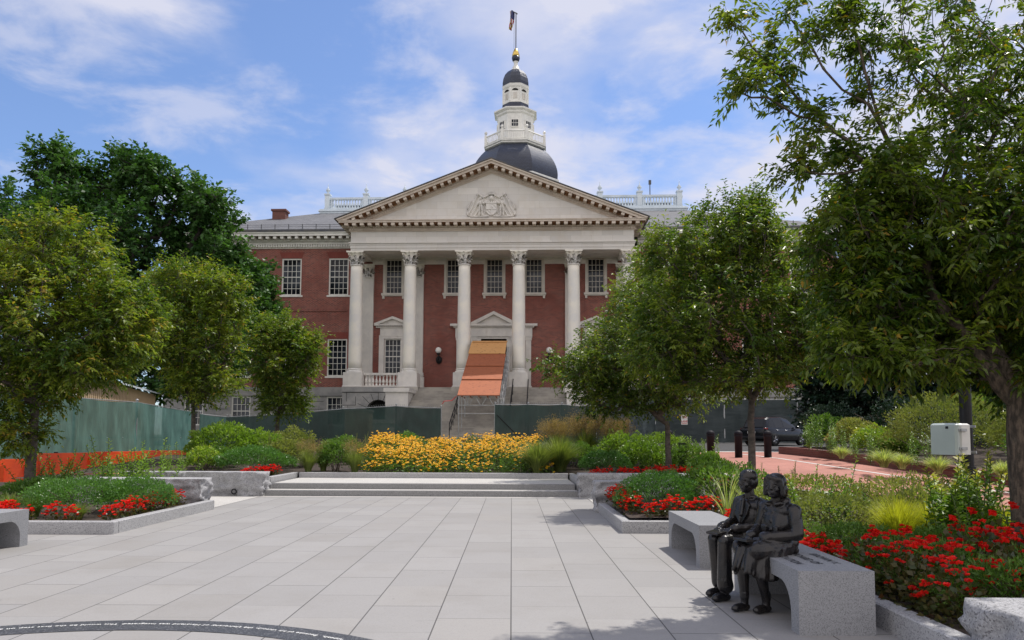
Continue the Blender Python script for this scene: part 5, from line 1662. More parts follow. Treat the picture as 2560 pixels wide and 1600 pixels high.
# ------------------------------------------------------------------ parked car
def car(loc, rz, label):
    o = empty('parked_car', loc, rz, label, 'car')
    # local: x forward, y left; stations along x: (x, half width low, half width belt, z bottom, z belt, z bonnet)
    mb = MB(); mb.smooth = True
    st_ = [(-2.30, .74, .70, .52, .90), (-2.24, .84, .82, .36, 1.02), (-2.0, .90, .88, .28, 1.06), (-1.0, .92, .90, .25, 1.03), (0, .92, .90, .25, 1.02), (.95, .92, .90, .25, 1.02),
           (1.25, .92, .88, .25, 1.02), (1.9, .90, .84, .28, .97), (2.2, .82, .74, .34, .88), (2.32, .66, .60, .45, .74)]
    vs = []
    for x, wl, wb2, zb, zt in st_:
        ring_ = [(-wl * .92, zb), (-wl, zb + .14), (-wl - .01, (zb + zt) / 2), (-wb2, zt - .05), (-wb2 + .07, zt), (wb2 - .07, zt), (wb2, zt - .05), (wl + .01, (zb + zt) / 2), (wl, zb + .14), (wl * .92, zb)]
        vs += [(x, y, z) for y, z in ring_]
    fs = []
    m_ = 10
    for i in range(len(st_) - 1):
        for k in range(m_):
            j = (k + 1) % m_
            fs.append((i * m_ + k, i * m_ + j, (i + 1) * m_ + j, (i + 1) * m_ + k))
    fs.append(tuple(range(m_ - 1, -1, -1))); fs.append(tuple(range((len(st_) - 1) * m_, len(st_) * m_)))
    mb.add(vs, fs)
    # greenhouse
    gh = [(-2.12, .80, .72, 1.03, 1.08), (-1.85, .84, .66, 1.02, 1.55), (-1.55, .86, .64, 1.02, 1.66), (-.3, .87, .64, 1.01, 1.70), (.35, .87, .62, 1.01, 1.62), (1.22, .86, .80, 1.0, 1.05)]
    vs = []; fs = []
    for x, wb2, wt_, zb, zt in gh:
        vs += [(x, -wb2, zb), (x, -wt_, zt - .05), (x, -wt_ + .10, zt), (x, wt_ - .10, zt), (x, wt_, zt - .05), (x, wb2, zb)]
    for i in range(len(gh) - 1):
        for k in range(5):
            fs.append((i * 6 + k, i * 6 + k + 1, (i + 1) * 6 + k + 1, (i + 1) * 6 + k))
    fs.append((0, 1, 2, 3, 4, 5)); fs.append(tuple(range((len(gh) - 1) * 6 + 5, (len(gh) - 1) * 6 - 1, -1)))
    mb.smooth = False
    mb.add(vs, fs)
    mb.build('body', M['car_paint'], o)
    def side_pt(x, t, s):
        """point on the greenhouse side at height fraction t"""
        xs_ = [g[0] for g in gh]
        f = lambda k: float(np.interp(x, xs_, [g[k] for g in gh]))
        wb2, wt_, zb, zt = f(1), f(2), f(3), f(4) - .05
        return (x, s * (wb2 + (wt_ - wb2) * t + .006), zb + (zt - zb) * t)
    for s in (-1, 1):
        for quad in ((-1.80, -1.62, -1.30, -1.30), (-1.24, -1.24, -.42, -.42), (-.34, -.34, .22, .88)):
            q = [side_pt(quad[0], .10, s), side_pt(quad[1], .86, s), side_pt(quad[2], .88, s), side_pt(quad[3], .10, s)]
            MB().add(q, [(0, 1, 2, 3) if s > 0 else (3, 2, 1, 0)]).build('side_window', M['car_glass'], o)
        MB().add([(-2.31 + .06, s * .45, .92), (-2.31 + .06, s * .80, .93), (-2.02, s * .905, .96), (-2.05, s * .90, 1.03), (-2.24, s * .80, 1.02), (-2.25, s * .5, 1.0)],
                 [(0, 1, 4, 5), (1, 2, 3, 4)]).build('tail_light', M['red_lens'], o)
        MB().add([(2.26, s * .40, .70), (2.14, s * .80, .74), (2.02, s * .83, .86), (2.20, s * .45, .82)], [(0, 1, 2, 3)]).build('headlight', M['globe_glass'], o)
        MB().cbox(.78, .96, *sorted((s * .90, s * 1.10)), 1.02, 1.17, .03).build('mirror', M['car_paint'], o)
        MB().tube([(-1.6, s * .60, 1.73), (-.2, s * .60, 1.76), (.25, s * .58, 1.70)], .02, 6).build('roof_rail', M['black_metal'], o)
        for x in (-1.05, -.15): MB().cbox(x - .10, x + .10, *sorted((s * .905, s * .935)), .90, .93, .008).build('door_handle', M['alloy'], o)
        for x in (-1.35, 1.42):
            w = MB(); w.smooth = True
            w.lathe([(.22, -.11), (.33, -.11), (.36, -.07), (.36, .07), (.33, .11), (.22, .11)], (0, 0, 0), 24)
            w.xf(Matrix.Translation((x, s * .82, .36)) @ Matrix.Rotation(math.pi / 2, 4, 'X'))
            wo = w.build('wheel', M['tyre'], o)
            rm_ = MB()
            rm_.lathe([(.235, -.02), (.235, .02)], (0, 0, 0), 24)
            for k in range(5):
                a = 2 * math.pi * k / 5
                for da in (-.12, .12):
                    rm_.tube([(.04 * math.cos(a), .04 * math.sin(a), .03), (.225 * math.cos(a + da), .225 * math.sin(a + da), .03)], .018, 5)
            rm_.xf(Matrix.Translation((x, s * .895, .36)) @ Matrix.Rotation(-s * math.pi / 2, 4, 'X'))
            rm_.build('rim', M['alloy'], wo)
    MB().add([(-2.125, -.62, 1.09), (-2.125, .62, 1.09), (-1.885, .56, 1.50), (-1.885, -.56, 1.50)], [(0, 1, 2, 3)]).build('rear_window', M['car_glass'], o)
    MB().add([(1.17, -.70, 1.09), (1.17, .70, 1.09), (.44, .54, 1.58), (.44, -.54, 1.58)], [(3, 2, 1, 0)]).build('windscreen', M['car_glass'], o)
    MB().box(-2.335, -2.325, -.26, .26, .72, .84).build('number_plate', M['white_plastic'], o)
    MB().cbox(-2.36, -2.1, -.80, .80, .42, .56, .03).build('bumper', M['black_metal'], o)
    return o
cpos = DP(1955, 1085, 44.0)
car((cpos.x - .25, 44.6, road_z(44.6)), rad(90 - 52), 'dark sports utility car parked by the black tarpaulin fence')
# waste skip of pale boards behind the left fence, and a loose post
wsk = empty('lumber_crate', bw(-6.85, -14.0, .75), 0, 'pale wooden crate standing behind the left dark fence below the arch', 'crate')
MB().box(-.7, .7, -.02, .02, 0, 2.25).box(-.7, .7, 1.2, 1.24, 0, 2.25).box(-.7, -.66, .02, 1.2, 0, 2.25).box(.66, .7, .02, 1.2, 0, 2.25).build('boards', M['tan_siding'], wsk)
MB().box(-.75, .75, -.06, .06, 2.25, 2.33).box(.64, .76, .06, 1.2, 2.25, 2.33).build('rim', M['cream_paint'], wsk)
# ================================================================== VEGETATION
def unit(a): return a / np.maximum(1e-9, np.linalg.norm(a, axis=-1, keepdims=True))
def leaf_quads(P, Dv, size, wr=.42, droop=.25, flat=.6, fold=.10):
    """one folded, pointed blade per point: base, edge, tip, edge"""
    n = len(P)
    size = np.broadcast_to(np.asarray(size, float), (n,))[:, None]
    R = RNG.normal(size=(n, 3)) * (1 - flat) + np.array([0, 0, 1.0]) * flat
    side = unit(np.cross(Dv, R)); nor = unit(np.cross(side, Dv))
    up = np.array([0, 0, 1.0])
    mid = P + Dv * size * .45 - up * droop * size * .06
    tip = P + Dv * size - up * droop * size * .34
    V = np.empty((n, 4, 3))
    V[:, 0] = P; V[:, 1] = mid + side * size * wr * .5 + nor * size * fold
    V[:, 2] = tip; V[:, 3] = mid - side * size * wr * .5 + nor * size * fold
    Fq = np.arange(n * 4).reshape(n, 4)
    return V.reshape(-1, 3), Fq
def tint4(t): return np.repeat(np.clip(t, 0, 1), 4)

def edge_tubes(A, B, ra, rb, seg=6):
    A = np.asarray(A); B = np.asarray(B); n = len(A)
    d = unit(B - A)
    ref = np.where(np.abs(d[:, 2:3]) > .9, np.array([[1.0, 0, 0]]), np.array([[0, 0, 1.0]]))
    u = unit(np.cross(d, ref)); w = np.cross(d, u)
    V = np.empty((n, 2 * seg, 3))
    for k in range(seg):
        a = 2 * math.pi * k / seg
        o = u * math.cos(a) + w * math.sin(a)
        V[:, k] = A + o * ra[:, None]; V[:, seg + k] = B + o * rb[:, None]
    base = (np.arange(n) * 2 * seg)[:, None]
    Fq = []
    for k in range(seg):
        j = (k + 1) % seg
        Fq.append(base + np.array([[k, j, seg + j, seg + k]]))
    return V.reshape(-1, 3), np.concatenate(Fq)

DENS = 1.55
def tree(name, label, cat, trunk, r0, crowns, leaf, lpc, crad, mat, bark='bark_grey', group=None, limbs=(), tintb=(.15, .55), droop=.5, wr=.46, rmin=.006, spread=1.0, seed=1, out=.7, tw=7, rtop=None, dens=DENS):
    """trunk: polyline; crowns: (centre, radii, number of leaf clusters); limbs: polylines that carry clusters"""
    rng = np.random.default_rng(seed)
    crowns = [(c_, tuple(max(.3 * crad, q - .42 * crad) for q in r_), int(n_ * dens)) for c_, r_, n_ in crowns]
    nodes = []; par = []
    for i, p in enumerate(trunk):
        if i == 0: nodes.append(np.array(p, float)); par.append(-1); continue
        a = np.array(trunk[i - 1], float); b = np.array(p, float)
        for t in (.5, 1.0): nodes.append(a + (b - a) * t + rng.normal(size=3) * .004); par.append(len(nodes) - 2)
    fork = nodes[-1]; nt_ = len(nodes)
    clusters = []; cen = []
    for lb in limbs:
        prev = min(range(len(nodes)), key=lambda k: np.linalg.norm(nodes[k] - np.array(lb[0])))
        pts = [np.array(p, float) for p in lb]
        for i in range(1, len(pts)):
            for t in (.33, .66, 1.0):
                q = pts[i - 1] + (pts[i] - pts[i - 1]) * t + rng.normal(size=3) * .02
                nodes.append(q); par.append(prev); prev = len(nodes) - 1
                if i >= len(pts) * .35:
                    for _ in range(3 if (i == len(pts) - 1 and t == 1.0) else 2):
                        clusters.append((q + rng.normal(size=3) * crad * .5, prev)); cen.append(None)
    tgt = []
    for c, rr, n in crowns:
        c = np.array(c, float); rr = np.array(rr, float); k = 0; tries = 0
        while k < n and tries < n * 30:
            tries += 1
            d = rng.normal(size=3); d /= np.linalg.norm(d)
            p = c + d * rr * (rng.random() ** (1 / 2.6))
            if tgt and min(np.sum((p - q[0]) ** 2) for q in tgt[-60:]) < (crad * .45) ** 2: continue
            tgt.append((p, c)); k += 1
    tgt.sort(key=lambda t: np.linalg.norm(t[0] - fork))
    for p, c in tgt:
        NA = np.array(nodes[max(0, nt_ - 3):])
        d = np.linalg.norm(NA - p, axis=1)
        df = np.linalg.norm(NA - fork, axis=1); pf = np.linalg.norm(p - fork)
        cost = d + np.where(df > pf * .93, 5.0, 0) + .15 * df + np.maximum(0, NA[:, 2] - p[2]) * .6
        k = int(np.argmin(cost)) + max(0, nt_ - 3)
        a = nodes[k]; L = np.linalg.norm(p - a); prev = k
        m_ = 3 if L > .5 else 2
        for i in range(1, m_ + 1):
            t = i / m_
            q = a + (p - a) * t + rng.normal(size=3) * .05 * L * (1 if i < m_ else 0)
            q[2] += .10 * L * math.sin(math.pi * t)
            nodes.append(q); par.append(prev); prev = len(nodes) - 1
        clusters.append((nodes[prev], prev)); cen.append(c)
    N = len(nodes); w = np.zeros(N)
    for q, k in clusters: w[k] += 1
    for i in range(N - 1, 0, -1): w[par[i]] += w[i]
    r = rmin * np.maximum(1, w) ** .52
    r = np.minimum(r, r0)
    tz = np.array([n_[2] for n_ in nodes])
    rt = rtop or r0 * .72
    for i in range(nt_): r[i] = r0 + (rt - r0) * i / (nt_ - 1)
    r[0] *= 1.25
    NA = np.array(nodes); idx = np.array([i for i in range(N) if par[i] >= 0]); pa = np.array([par[i] for i in idx])
    rr_a = np.minimum(r[pa], np.maximum(r[idx] * 1.25, rmin)); rr_a[idx < nt_] = r[pa][idx < nt_]
    Vt, Ft = edge_tubes(NA[pa], NA[idx] + unit(NA[idx] - NA[pa]) * (r[idx] * .25)[:, None], rr_a, r[idx], 8)
    # leaves on short twigs
    P = []; Dn = []; T = []; S = []
    tA = []; tB = []
    for (q, k), c in zip(clusters, cen):
        outd = unit((q - (c if c is not None else fork))[None])[0]
        ct = rng.uniform(*tintb)
        for _ in range(tw):
            d = outd * out + rng.normal(size=3) * .75; d[2] += .15; d /= np.linalg.norm(d)
            L = crad * spread * rng.uniform(.6, 1.35)
            tA.append(q); tB.append(q + d * L * .9)
            m_ = max(3, int(lpc / tw))
            t = np.linspace(.15, 1.05, m_)[:, None]
            pts = q + d * L * t - np.array([0, 0, 1.0]) * (t ** 2) * L * .12 * droop + rng.normal(size=(m_, 3)) * leaf * .12
            sd = np.cross(d, [0, 0, 1.0]); sd /= max(1e-6, np.linalg.norm(sd))
            sg_ = np.where(np.arange(m_) % 2 == 0, 1.0, -1.0)[:, None]
            ld = unit(d * .65 + sd * sg_ * .85 + rng.normal(size=(m_, 3)) * .35 - np.array([0, 0, 1.0]) * droop * .5)
            P.append(pts); Dn.append(ld); T.append(ct + rng.normal(size=m_) * .14 + (rng.random(m_) > .985) * .8); S.append(leaf * rng.uniform(.7, 1.2, m_))
    P = np.concatenate(P); Dn = np.concatenate(Dn); T = np.concatenate(T); S = np.concatenate(S)
    V, Fq = leaf_quads(P, Dn, S, wr, droop)
    base = np.array(trunk[0], float)
    o = empty(name, tuple(base), 0, label, cat, group)
    tA = np.array(tA); tB = np.array(tB)
    Vw, Fw = edge_tubes(tA, tB, np.full(len(tA), rmin * .7), np.full(len(tA), rmin * .35), 3)
    link('trunk', npmesh('trunk', Vt - base, Ft, M[bark], smooth=True), o)
    link('branches', npmesh('branches', Vw - base, Fw, M[bark]), o)
    link('crown', npmesh('crown', V - base, Fq, M[mat], tint4(T)), o)
    return o
def pz(px, py, Y):
    q = DP(px, py, Y); return np.array([q.x, q.y, q.z])
def pr(r, Y): return r * Y / F_PX

# ---------------- street trees in the plaza
# big tree at the right edge
Y1 = 8.0
R1 = lambda px, py, dy=0.0: tuple(pz(px, py, Y1 + dy))
fork1 = R1(2543, 1010)
tree('street_tree', 'large dark leafy street tree overhanging the right edge of the scene', 'tree',
     [(pz(2572, 1400, Y1)[0], Y1, .12), R1(2556, 1240), R1(2545, 1100), fork1], .135,
     [(c_, tuple(q * .86 for q in r_), n_) for c_, r_, n_ in (
      (R1(2560, 330, .3), (1.55, 1.7, 1.5), 70), (R1(2560, 650, .2), (1.75, 1.8, 1.25), 112), (R1(2310, 560), (.95, 1.4, 1.0), 78), (R1(2330, 790, .7), (1.05, 1.2, .75), 80), (R1(2110, 610, .1), (.60, 1.0, .70), 44),
      (R1(2180, 470, .2), (.70, 1.0, .65), 34), (R1(2330, 230, .2), (.95, 1.2, .95), 14), (R1(2180, 740, .1), (.70, 1.0, .70), 40), (R1(2540, 60, .5), (1.6, 1.7, 1.1), 44), (R1(2250, 900, -.2), (.95, 1.0, .30), 26),
      (R1(2640, 900, .2), (1.2, 1.5, .65), 44), (R1(2240, 60, .3), (.75, 1.0, .7), 10), (R1(2130, 870, -.1), (.5, .8, .4), 14), ((6.3, 8.3, 4.6), (1.4, 1.4, 1.7), 62), ((5.6, 7.4, 3.6), (1.0, 1.1, 1.0), 30))],  # includes an unseen clump right of the view, added to shade the begonias
     .088, 96, .27, 'zelkova_dark', 'bark', 'street trees round the plaza',
     limbs=[[fork1, R1(2440, 880), R1(2330, 740), R1(2290, 560), R1(2183, 420), R1(2077, 321, -.1), R1(1945, 185, -.1), R1(1850, 75, -.1)],
            [fork1, R1(2420, 700, .2), R1(2290, 480, .2), R1(2210, 314, .2), R1(2147, 112, .2), R1(2120, 10, .2)],
            [R1(2183, 420), R1(2060, 440, -.2), R1(1975, 425, -.2)], [R1(2210, 314, .2), R1(2060, 170, .1), R1(1980, 55, .1)],
            [R1(2077, 321, -.1), R1(1950, 265, -.3), R1(1840, 225, -.3)]],
     tintb=(.05, .65), seed=21, droop=.7, wr=.38, tw=8, rmin=.0045, dens=1.15)
Y2 = 16.5
R2 = lambda px, py, dy=0.0: tuple(pz(px, py, Y2 + dy))
fork2 = R2(1879, 1000)
tree('street_tree', 'spreading street tree with a forked trunk behind the two bronze children', 'tree',
     [(pz(1881, 1200, Y2)[0], Y2, .34), R2(1880, 1120), R2(1877, 1050), fork2], .092,
     [(R2(1790, 800), (2.1, 1.9, 1.35), 115), (R2(1840, 620, .3), (1.35, 1.4, 1.2), 62), (R2(1870, 570, .3), (.75, .9, .75), 26), (R2(1690, 640, -.1), (.85, 1.1, .7), 30), (R2(1960, 860), (1.15, 1.3, .75), 46), (R2(2000, 730), (.75, 1.0, .9), 26), (R2(1660, 870, -.1), (1.05, 1.3, .75), 40),
      (R2(1850, 950, -.2), (1.6, 1.3, .36), 34)],
     .108, 100, .42, 'zelkova', 'bark_grey', 'street trees round the plaza',
     limbs=[[fork2, R2(1925, 940), R2(1990, 860), R2(2050, 780)], [fork2, R2(1840, 930), R2(1770, 850), R2(1640, 760)],
            [fork2, R2(1860, 780), R2(1880, 580), R2(1872, 500), ]], tintb=(.02, .55), seed=22, droop=.5, wr=.38)
Y3 = 22.0
R3 = lambda px, py, dy=0.0: tuple(pz(px, py, Y3 + dy))
fork3 = R3(1668, 1060)
tree('street_tree', 'street tree with low drooping branches in the bed right of the yellow flowers', 'tree',
     [(pz(1672, 1165, Y3)[0], Y3, .45), R3(1670, 1110), fork3], .095,
     [(R3(1590, 900), (2.0, 1.8, 1.35), 80), (R3(1640, 760, .2), (1.5, 1.5, 1.1), 50), (R3(1470, 920, -.2), (1.0, 1.1, .8), 30), (R3(1700, 980, 0), (1.3, 1.3, .75), 34), (R3(1530, 1010, -.1), (1.1, 1.1, .5), 24)],
     .115, 96, .48, 'zelkova_dark', 'bark_grey', 'street trees round the plaza',
     limbs=[[fork3, R3(1600, 1000), R3(1500, 940), R3(1430, 925), R3(1370, 905)]], tintb=(.05, .7), seed=23, droop=.5, wr=.40)
Y4 = 29.0
R4 = lambda px, py, dy=0.0: tuple(pz(px, py, Y4 + dy))
tree('street_tree', 'farther street tree whose trunk stands at the end of the right dark fence', 'tree',
     [(pz(1566, 1085, Y4)[0], Y4, .8), R4(1568, 1030), R4(1572, 985)], .10,
     [(R4(1680, 720), (2.4, 2.0, 1.7), 70), (R4(1600, 850), (2.2, 1.9, 1.6), 60), (R4(1500, 930), (1.2, 1.2, .9), 22)],
     .14, 90, .6, 'zelkova', 'bark_grey', 'street trees round the plaza', tintb=(.1, .7), seed=24, droop=.4, wr=.42)
YA_ = 17.0
A1 = lambda px, py, dy=0.0: tuple(pz(px, py, YA_ + dy))
forkA = A1(88, 1000)
tree('street_tree', 'yellowing street tree with a leaning trunk at the left picture edge', 'tree',
     [(pz(72, 1235, YA_)[0], YA_, .12), A1(78, 1140), A1(84, 1060), forkA], .125,
     [(A1(170, 800), (2.1, 1.9, 1.5), 120), (A1(150, 640, .2), (1.35, 1.5, 1.15), 66), (A1(310, 790, .1), (.9, 1.2, 1.0), 36), (A1(10, 800), (1.3, 1.6, 1.6), 62), (A1(190, 915, -.2), (1.15, 1.3, .50), 40), (A1(40, 960, -.1), (1.3, 1.4, .75), 38), (A1(30, 1080, -.3), (.75, .7, .45), 16)],
     .115, 100, .42, 'zelkova', 'bark_grey', 'street trees round the plaza', tintb=(.05, .80), seed=31, droop=.5, wr=.40)
YB = 27.0
B1 = lambda px, py, dy=0.0: tuple(pz(px, py, YB + dy))
tree('street_tree', 'middle of the three left street trees, its thin trunk beside the orange barriers', 'tree',
     [(pz(483, 1185, YB)[0], YB, .22), B1(482, 1110), B1(484, 1010)], .105,
     [(B1(485, 830), (1.9, 1.8, 1.75), 95), (B1(470, 710, .2), (1.35, 1.4, .95), 46), (B1(560, 740, .1), (1.1, 1.2, 1.1), 36), (B1(420, 820, 0), (1.1, 1.2, 1.3), 34), (B1(510, 960, -.2), (1.45, 1.3, .75), 40)],
     .135, 96, .52, 'zelkova', 'bark_grey', 'street trees round the plaza', limbs=[[B1(484, 1010), B1(460, 960), B1(440, 900), B1(425, 860)]], tintb=(.10, .75), seed=32, droop=.4, wr=.42)
YC = 31.0
C1 = lambda px, py, dy=0.0: tuple(pz(px, py, YC + dy))
tree('street_tree', 'smallest left street tree, standing before the brick wing and dark fence', 'tree',
     [(pz(690, 1135, YC)[0], YC, .75), C1(692, 1080), C1(696, 1030)], .11,
     [(C1(705, 900), (1.55, 1.5, 1.7), 80), (C1(690, 830, .1), (1.1, 1.2, .9), 34), (C1(760, 880, 0), (.75, 1.0, 1.0), 24), (C1(710, 1000, -.1), (1.3, 1.2, .75), 32)],
     .14, 92, .50, 'zelkova', 'bark_grey', 'street trees round the plaza', limbs=[[C1(696, 1030), C1(750, 920), C1(795, 855)]], tintb=(.08, .65), seed=33, droop=.4, wr=.42)

# ---------------- large oak behind the left street trees
YO = 48.0
rngo = np.random.default_rng(5)
lumps = [(135, 425, 70, 9), (240, 455, 60, 8), (285, 520, 80, 9), (350, 430, 70, 9), (180, 530, 90, 9), (420, 520, 85, 9), (475, 480, 50, 5), (520, 505, 50, 6), (330, 600, 110, 12), (450, 610, 95, 10), (520, 560, 70, 7),
         (560, 640, 75, 8), (600, 720, 70, 8), (640, 760, 60, 7), (540, 720, 100, 10), (400, 700, 120, 12), (250, 650, 110, 11), (120, 520, 60, 6), (620, 690, 55, 5), (500, 800, 110, 11), (590, 800, 80, 8), (110, 640, 100, 8), (60, 600, 80, 7), (30, 520, 60, 6), (150, 400, 45, 5), (300, 410, 45, 5), (400, 450, 60, 6), (640, 700, 60, 6), (660, 770, 50, 5), (600, 860, 90, 9), (420, 800, 110, 11)]
cr = []
for x, y, r, n in lumps:
    c = pz(x, y, YO + rngo.uniform(-2.2, 2.2)); R_ = pr(r, YO)
    cr.append((tuple(c), (R_, R_ * 1.25, R_ * .85), int(n * 1.5)))
OP = lambda px, py, dy=0.0: tuple(pz(px, py, YO + dy))
tree('oak_tree', 'big dark green oak rising behind the left street trees beside the brick wing', 'tree',
     [(OP(330, 1000)[0], YO, .9), OP(322, 900), OP(318, 780)], .42, cr, .32, 110, 1.0, 'oak_leaf', 'bark_dark', tintb=(.1, .8), seed=41, droop=.2, wr=.62, rmin=.022, out=.45, tw=8,
     limbs=[[OP(318, 780), OP(300, 640), OP(320, 520), OP(345, 420)], [OP(318, 780), OP(230, 640), OP(180, 520), OP(160, 420)], [OP(318, 780), OP(430, 680), OP(500, 580), OP(530, 545)]])
YD = 36.0
DK = lambda px, py, dy=0.0: tuple(pz(px, py, YD + dy))
tree('background_tree', 'dark tree cut by the left picture edge behind the yellowing street tree', 'tree',
     [(DK(20, 900)[0], YD, 0), DK(20, 780), DK(15, 650)], .22, [(DK(10, 560), (2.0, 2.0, 1.1), 26), (DK(-60, 650), (2.6, 2, 2), 34), (DK(60, 640), (1.6, 1.6, 1.6), 22)],
     .24, 80, .8, 'oak_leaf', 'bark_dark', tintb=(.0, .6), seed=42, droop=.3, wr=.5, rmin=.015)
YE = 46.0
EK = lambda px, py, dy=0.0: tuple(pz(px, py, YE + dy))
tree('background_tree', 'dark leafy tree filling the gap between the two left street trees', 'tree',
     [(EK(330, 1050)[0], YE, 0), EK(330, 960), EK(335, 900)], .25, [(EK(350, 800), (3.2, 2.2, 3.0), 50), (EK(400, 930), (2.6, 2, 1.8), 30), (EK(240, 850), (2.6, 2, 2.6), 34)],
     .32, 90, 1.0, 'oak_leaf', 'bark_dark', tintb=(.0, .5), seed=43, droop=.3, wr=.55, rmin=.02)
# dark evergreens on the right behind the road
for i, (px, py, Y, rx, rz_, n, lab) in enumerate((
        (2075, 880, 37.0, 2.0, 3.9, 60, 'dense dark evergreen seen past the right wing, left of the other evergreens'),
        (2230, 800, 34.0, 2.6, 5.2, 80, 'tall dark evergreen behind the pale spirea bush'),
        (2440, 820, 32.0, 3.0, 5.0, 80, 'broad dark evergreen behind the black pole'),
        (2620, 800, 30.0, 3.0, 5.6, 70, 'dark evergreen at the right picture edge behind the big street tree'))):
    c = pz(px, py, Y)
    gz = ground_z(c[0], Y)
    tree('evergreen_tree', lab, 'tree', [(c[0], Y, gz), (c[0], Y, gz + 1.0), (c[0], Y, max(gz + 1.6, c[2] - rz_ * .7))], .2,
         [(tuple(c), (rx, rx, rz_), n), ((c[0], Y, gz + 2.2), (rx * .95, rx * .95, 1.5), n // 3)], .26, 130, .85, 'evergreen', 'bark_dark', 'dark evergreens right of the road', tintb=(.0, .8), seed=50 + i, droop=.3, wr=.5, rmin=.012)

# ---------------- bushes
def bush_mesh(rx, ry, rz_, n, leaf, mat, seed, lump=.16, up=.35, wr=.45, thick=.28, tb=(.2, .8)):
    rng = np.random.default_rng(seed)
    d = rng.normal(size=(n, 3)); d[:, 2] = np.abs(d[:, 2]) * 1.0 - .25 * rng.random(n); d = unit(d)
    ln = np.array([noise.noise(Vector(tuple(x * 2.6 + seed))) + .5 * noise.noise(Vector(tuple(x * 6 + seed))) for x in d])
    r = (1 + lump * ln) * (1 - thick * rng.random(n) ** 1.8)
    P = d * np.array([rx, ry, rz_]) * r[:, None]
    P[:, 2] = np.maximum(P[:, 2], -rz_ * .3)
    Dn = unit(d * .8 + rng.normal(size=(n, 3)) * .6 + np.array([0, 0, up]))
    V, Fq = leaf_quads(P, Dn, leaf * rng.uniform(.7, 1.25, n), wr, .2, .3)
    t = tb[0] + (tb[1] - tb[0]) * np.clip(.5 + .6 * ln + rng.normal(size=n) * .2, 0, 1)
    return npmesh('foliage', V, Fq, M[mat], tint4(t))
def stems_mesh(h, r, n, seed):
    rng = np.random.default_rng(seed)
    A = np.zeros((n, 3)); A[:, :2] = rng.normal(size=(n, 2)) * r * .15
    B = A.copy(); B[:, :2] += rng.normal(size=(n, 2)) * r * .45; B[:, 2] = h
    V, Fq = edge_tubes(A, B, np.full(n, .010), np.full(n, .005), 4)
    return npmesh('stems', V, Fq, M['bark'])
def bush(name, loc, rx, ry, rz_, n, leaf, mat, label, seed, group=None, zc=.55, **kw):
    o = empty(name, loc, 0, label, 'bush', group)
    link('foliage', bush_mesh(rx, ry, rz_, n, leaf, mat, seed, **kw), o, (0, 0, rz_ * zc))
    link('stems', stems_mesh(rz_ * 1.1, max(rx, ry), 14, seed + 1), o)
    return o
def gp(px, Y, z): return (DP(px, 1000, Y).x, Y, z)
GB = 'clipped boxwood bushes'
bush('boxwood_bush', gp(215, 13.7, .14), 1.00, .75, .42, 9000, .046, 'box_leaf', 'large bright green boxwood in the left planter above the red flowers', 61, GB, up=.6, lump=.22)
bush('boxwood_bush', gp(352, 14.2, .14), .68, .62, .40, 6500, .046, 'box_leaf', 'smaller boxwood in the left planter against the rough granite block', 62, GB, up=.6, lump=.2)
bush('boxwood_bush', gp(640, 23.2, .42), 1.22, .75, .52, 7500, .06, 'box_leaf', 'long boxwood behind the granite block left of the steps', 63, GB, up=.6, lump=.2)
bush('boxwood_bush', (2.72, 13.75, .18), .76, .72, .50, 10000, .042, 'box_leaf', 'round dark boxwood in the right planter behind the empty bench', 64, GB, up=.5, lump=.2, tb=(.0, .55))
bush('boxwood_bush', gp(1512, 22.7, .44), .78, .6, .46, 5000, .055, 'box_leaf', 'boxwood beside the fountain grass right of the landing', 65, GB, up=.6, tb=(.05, .6))
GS = 'shrubs in the flower beds'
bush('leafy_shrub', gp(560, 26.0, .5), 1.15, .9, .95, 3600, .13, 'lime_leaf', 'lime green shrub behind the boxwood left of the steps', 71, GS, lump=.25, tb=(.1, .6))
bush('leafy_shrub', gp(655, 26.4, .5), .9, .8, .80, 2600, .12, 'lime_leaf', 'yellow green shrub at the foot of the smallest left tree', 72, GS, lump=.25, tb=(.1, .7))
bush('leafy_shrub', gp(516, 23.4, .42), .55, .5, .50, 1500, .10, 'lime_leaf', 'low yellowish shrub right of the middle left tree trunk', 73, GS, tb=(.3, .9))
bush('leafy_shrub', gp(842, 23.3, .44), .50, .45, .62, 2600, .085, 'mid_leaf', 'dark green bushy plant between tan grasses left of the yellow flowers', 74, GS, lump=.25, tb=(.0, .7))
bush('leafy_shrub', gp(1018, 28.6, .75), .62, .5, .62, 2400, .08, 'mid_leaf', 'round green plant rising behind the yellow flowers in front of the dark fence', 75, GS, lump=.3, tb=(.3, 1.0))
bush('leafy_shrub', gp(945, 28.3, .72), .55, .45, .42, 1500, .10, 'lime_leaf', 'low bright plant behind the left end of the yellow flowers', 76, GS, lump=.3)
bush('leafy_shrub', gp(1605, 23.6, .46), .8, .6, .62, 2600, .10, 'lime_leaf', 'light green shrub behind the boxwood right of the landing', 77, GS, lump=.28, tb=(.0, .55))
bush('leafy_shrub', gp(1720, 22.8, .46), .7, .55, .55, 2200, .09, 'mid_leaf', 'green shrub behind the red flowers near the marker post', 78, GS, lump=.28)
bush('leafy_shrub', (4.0, 14.0, .28), .85, .8, .52, 3400, .08, 'mid_leaf', 'loose green shrub between the round boxwood and the statue heads', 79, GS, lump=.3, tb=(.1, .9))
bush('leafy_shrub', (5.0, 12.2, .25), .95, .8, .46, 3200, .065, 'olive_leaf', 'dusty olive shrub right behind the bronze girl', 80, GS, lump=.3)
bush('leafy_shrub', (6.3, 11.8, .25), .95, .8, .48, 3200, .065, 'olive_leaf', 'dusty olive shrub beside the brick road left of the pole', 81, GS, lump=.3, tb=(.3, 1.0))
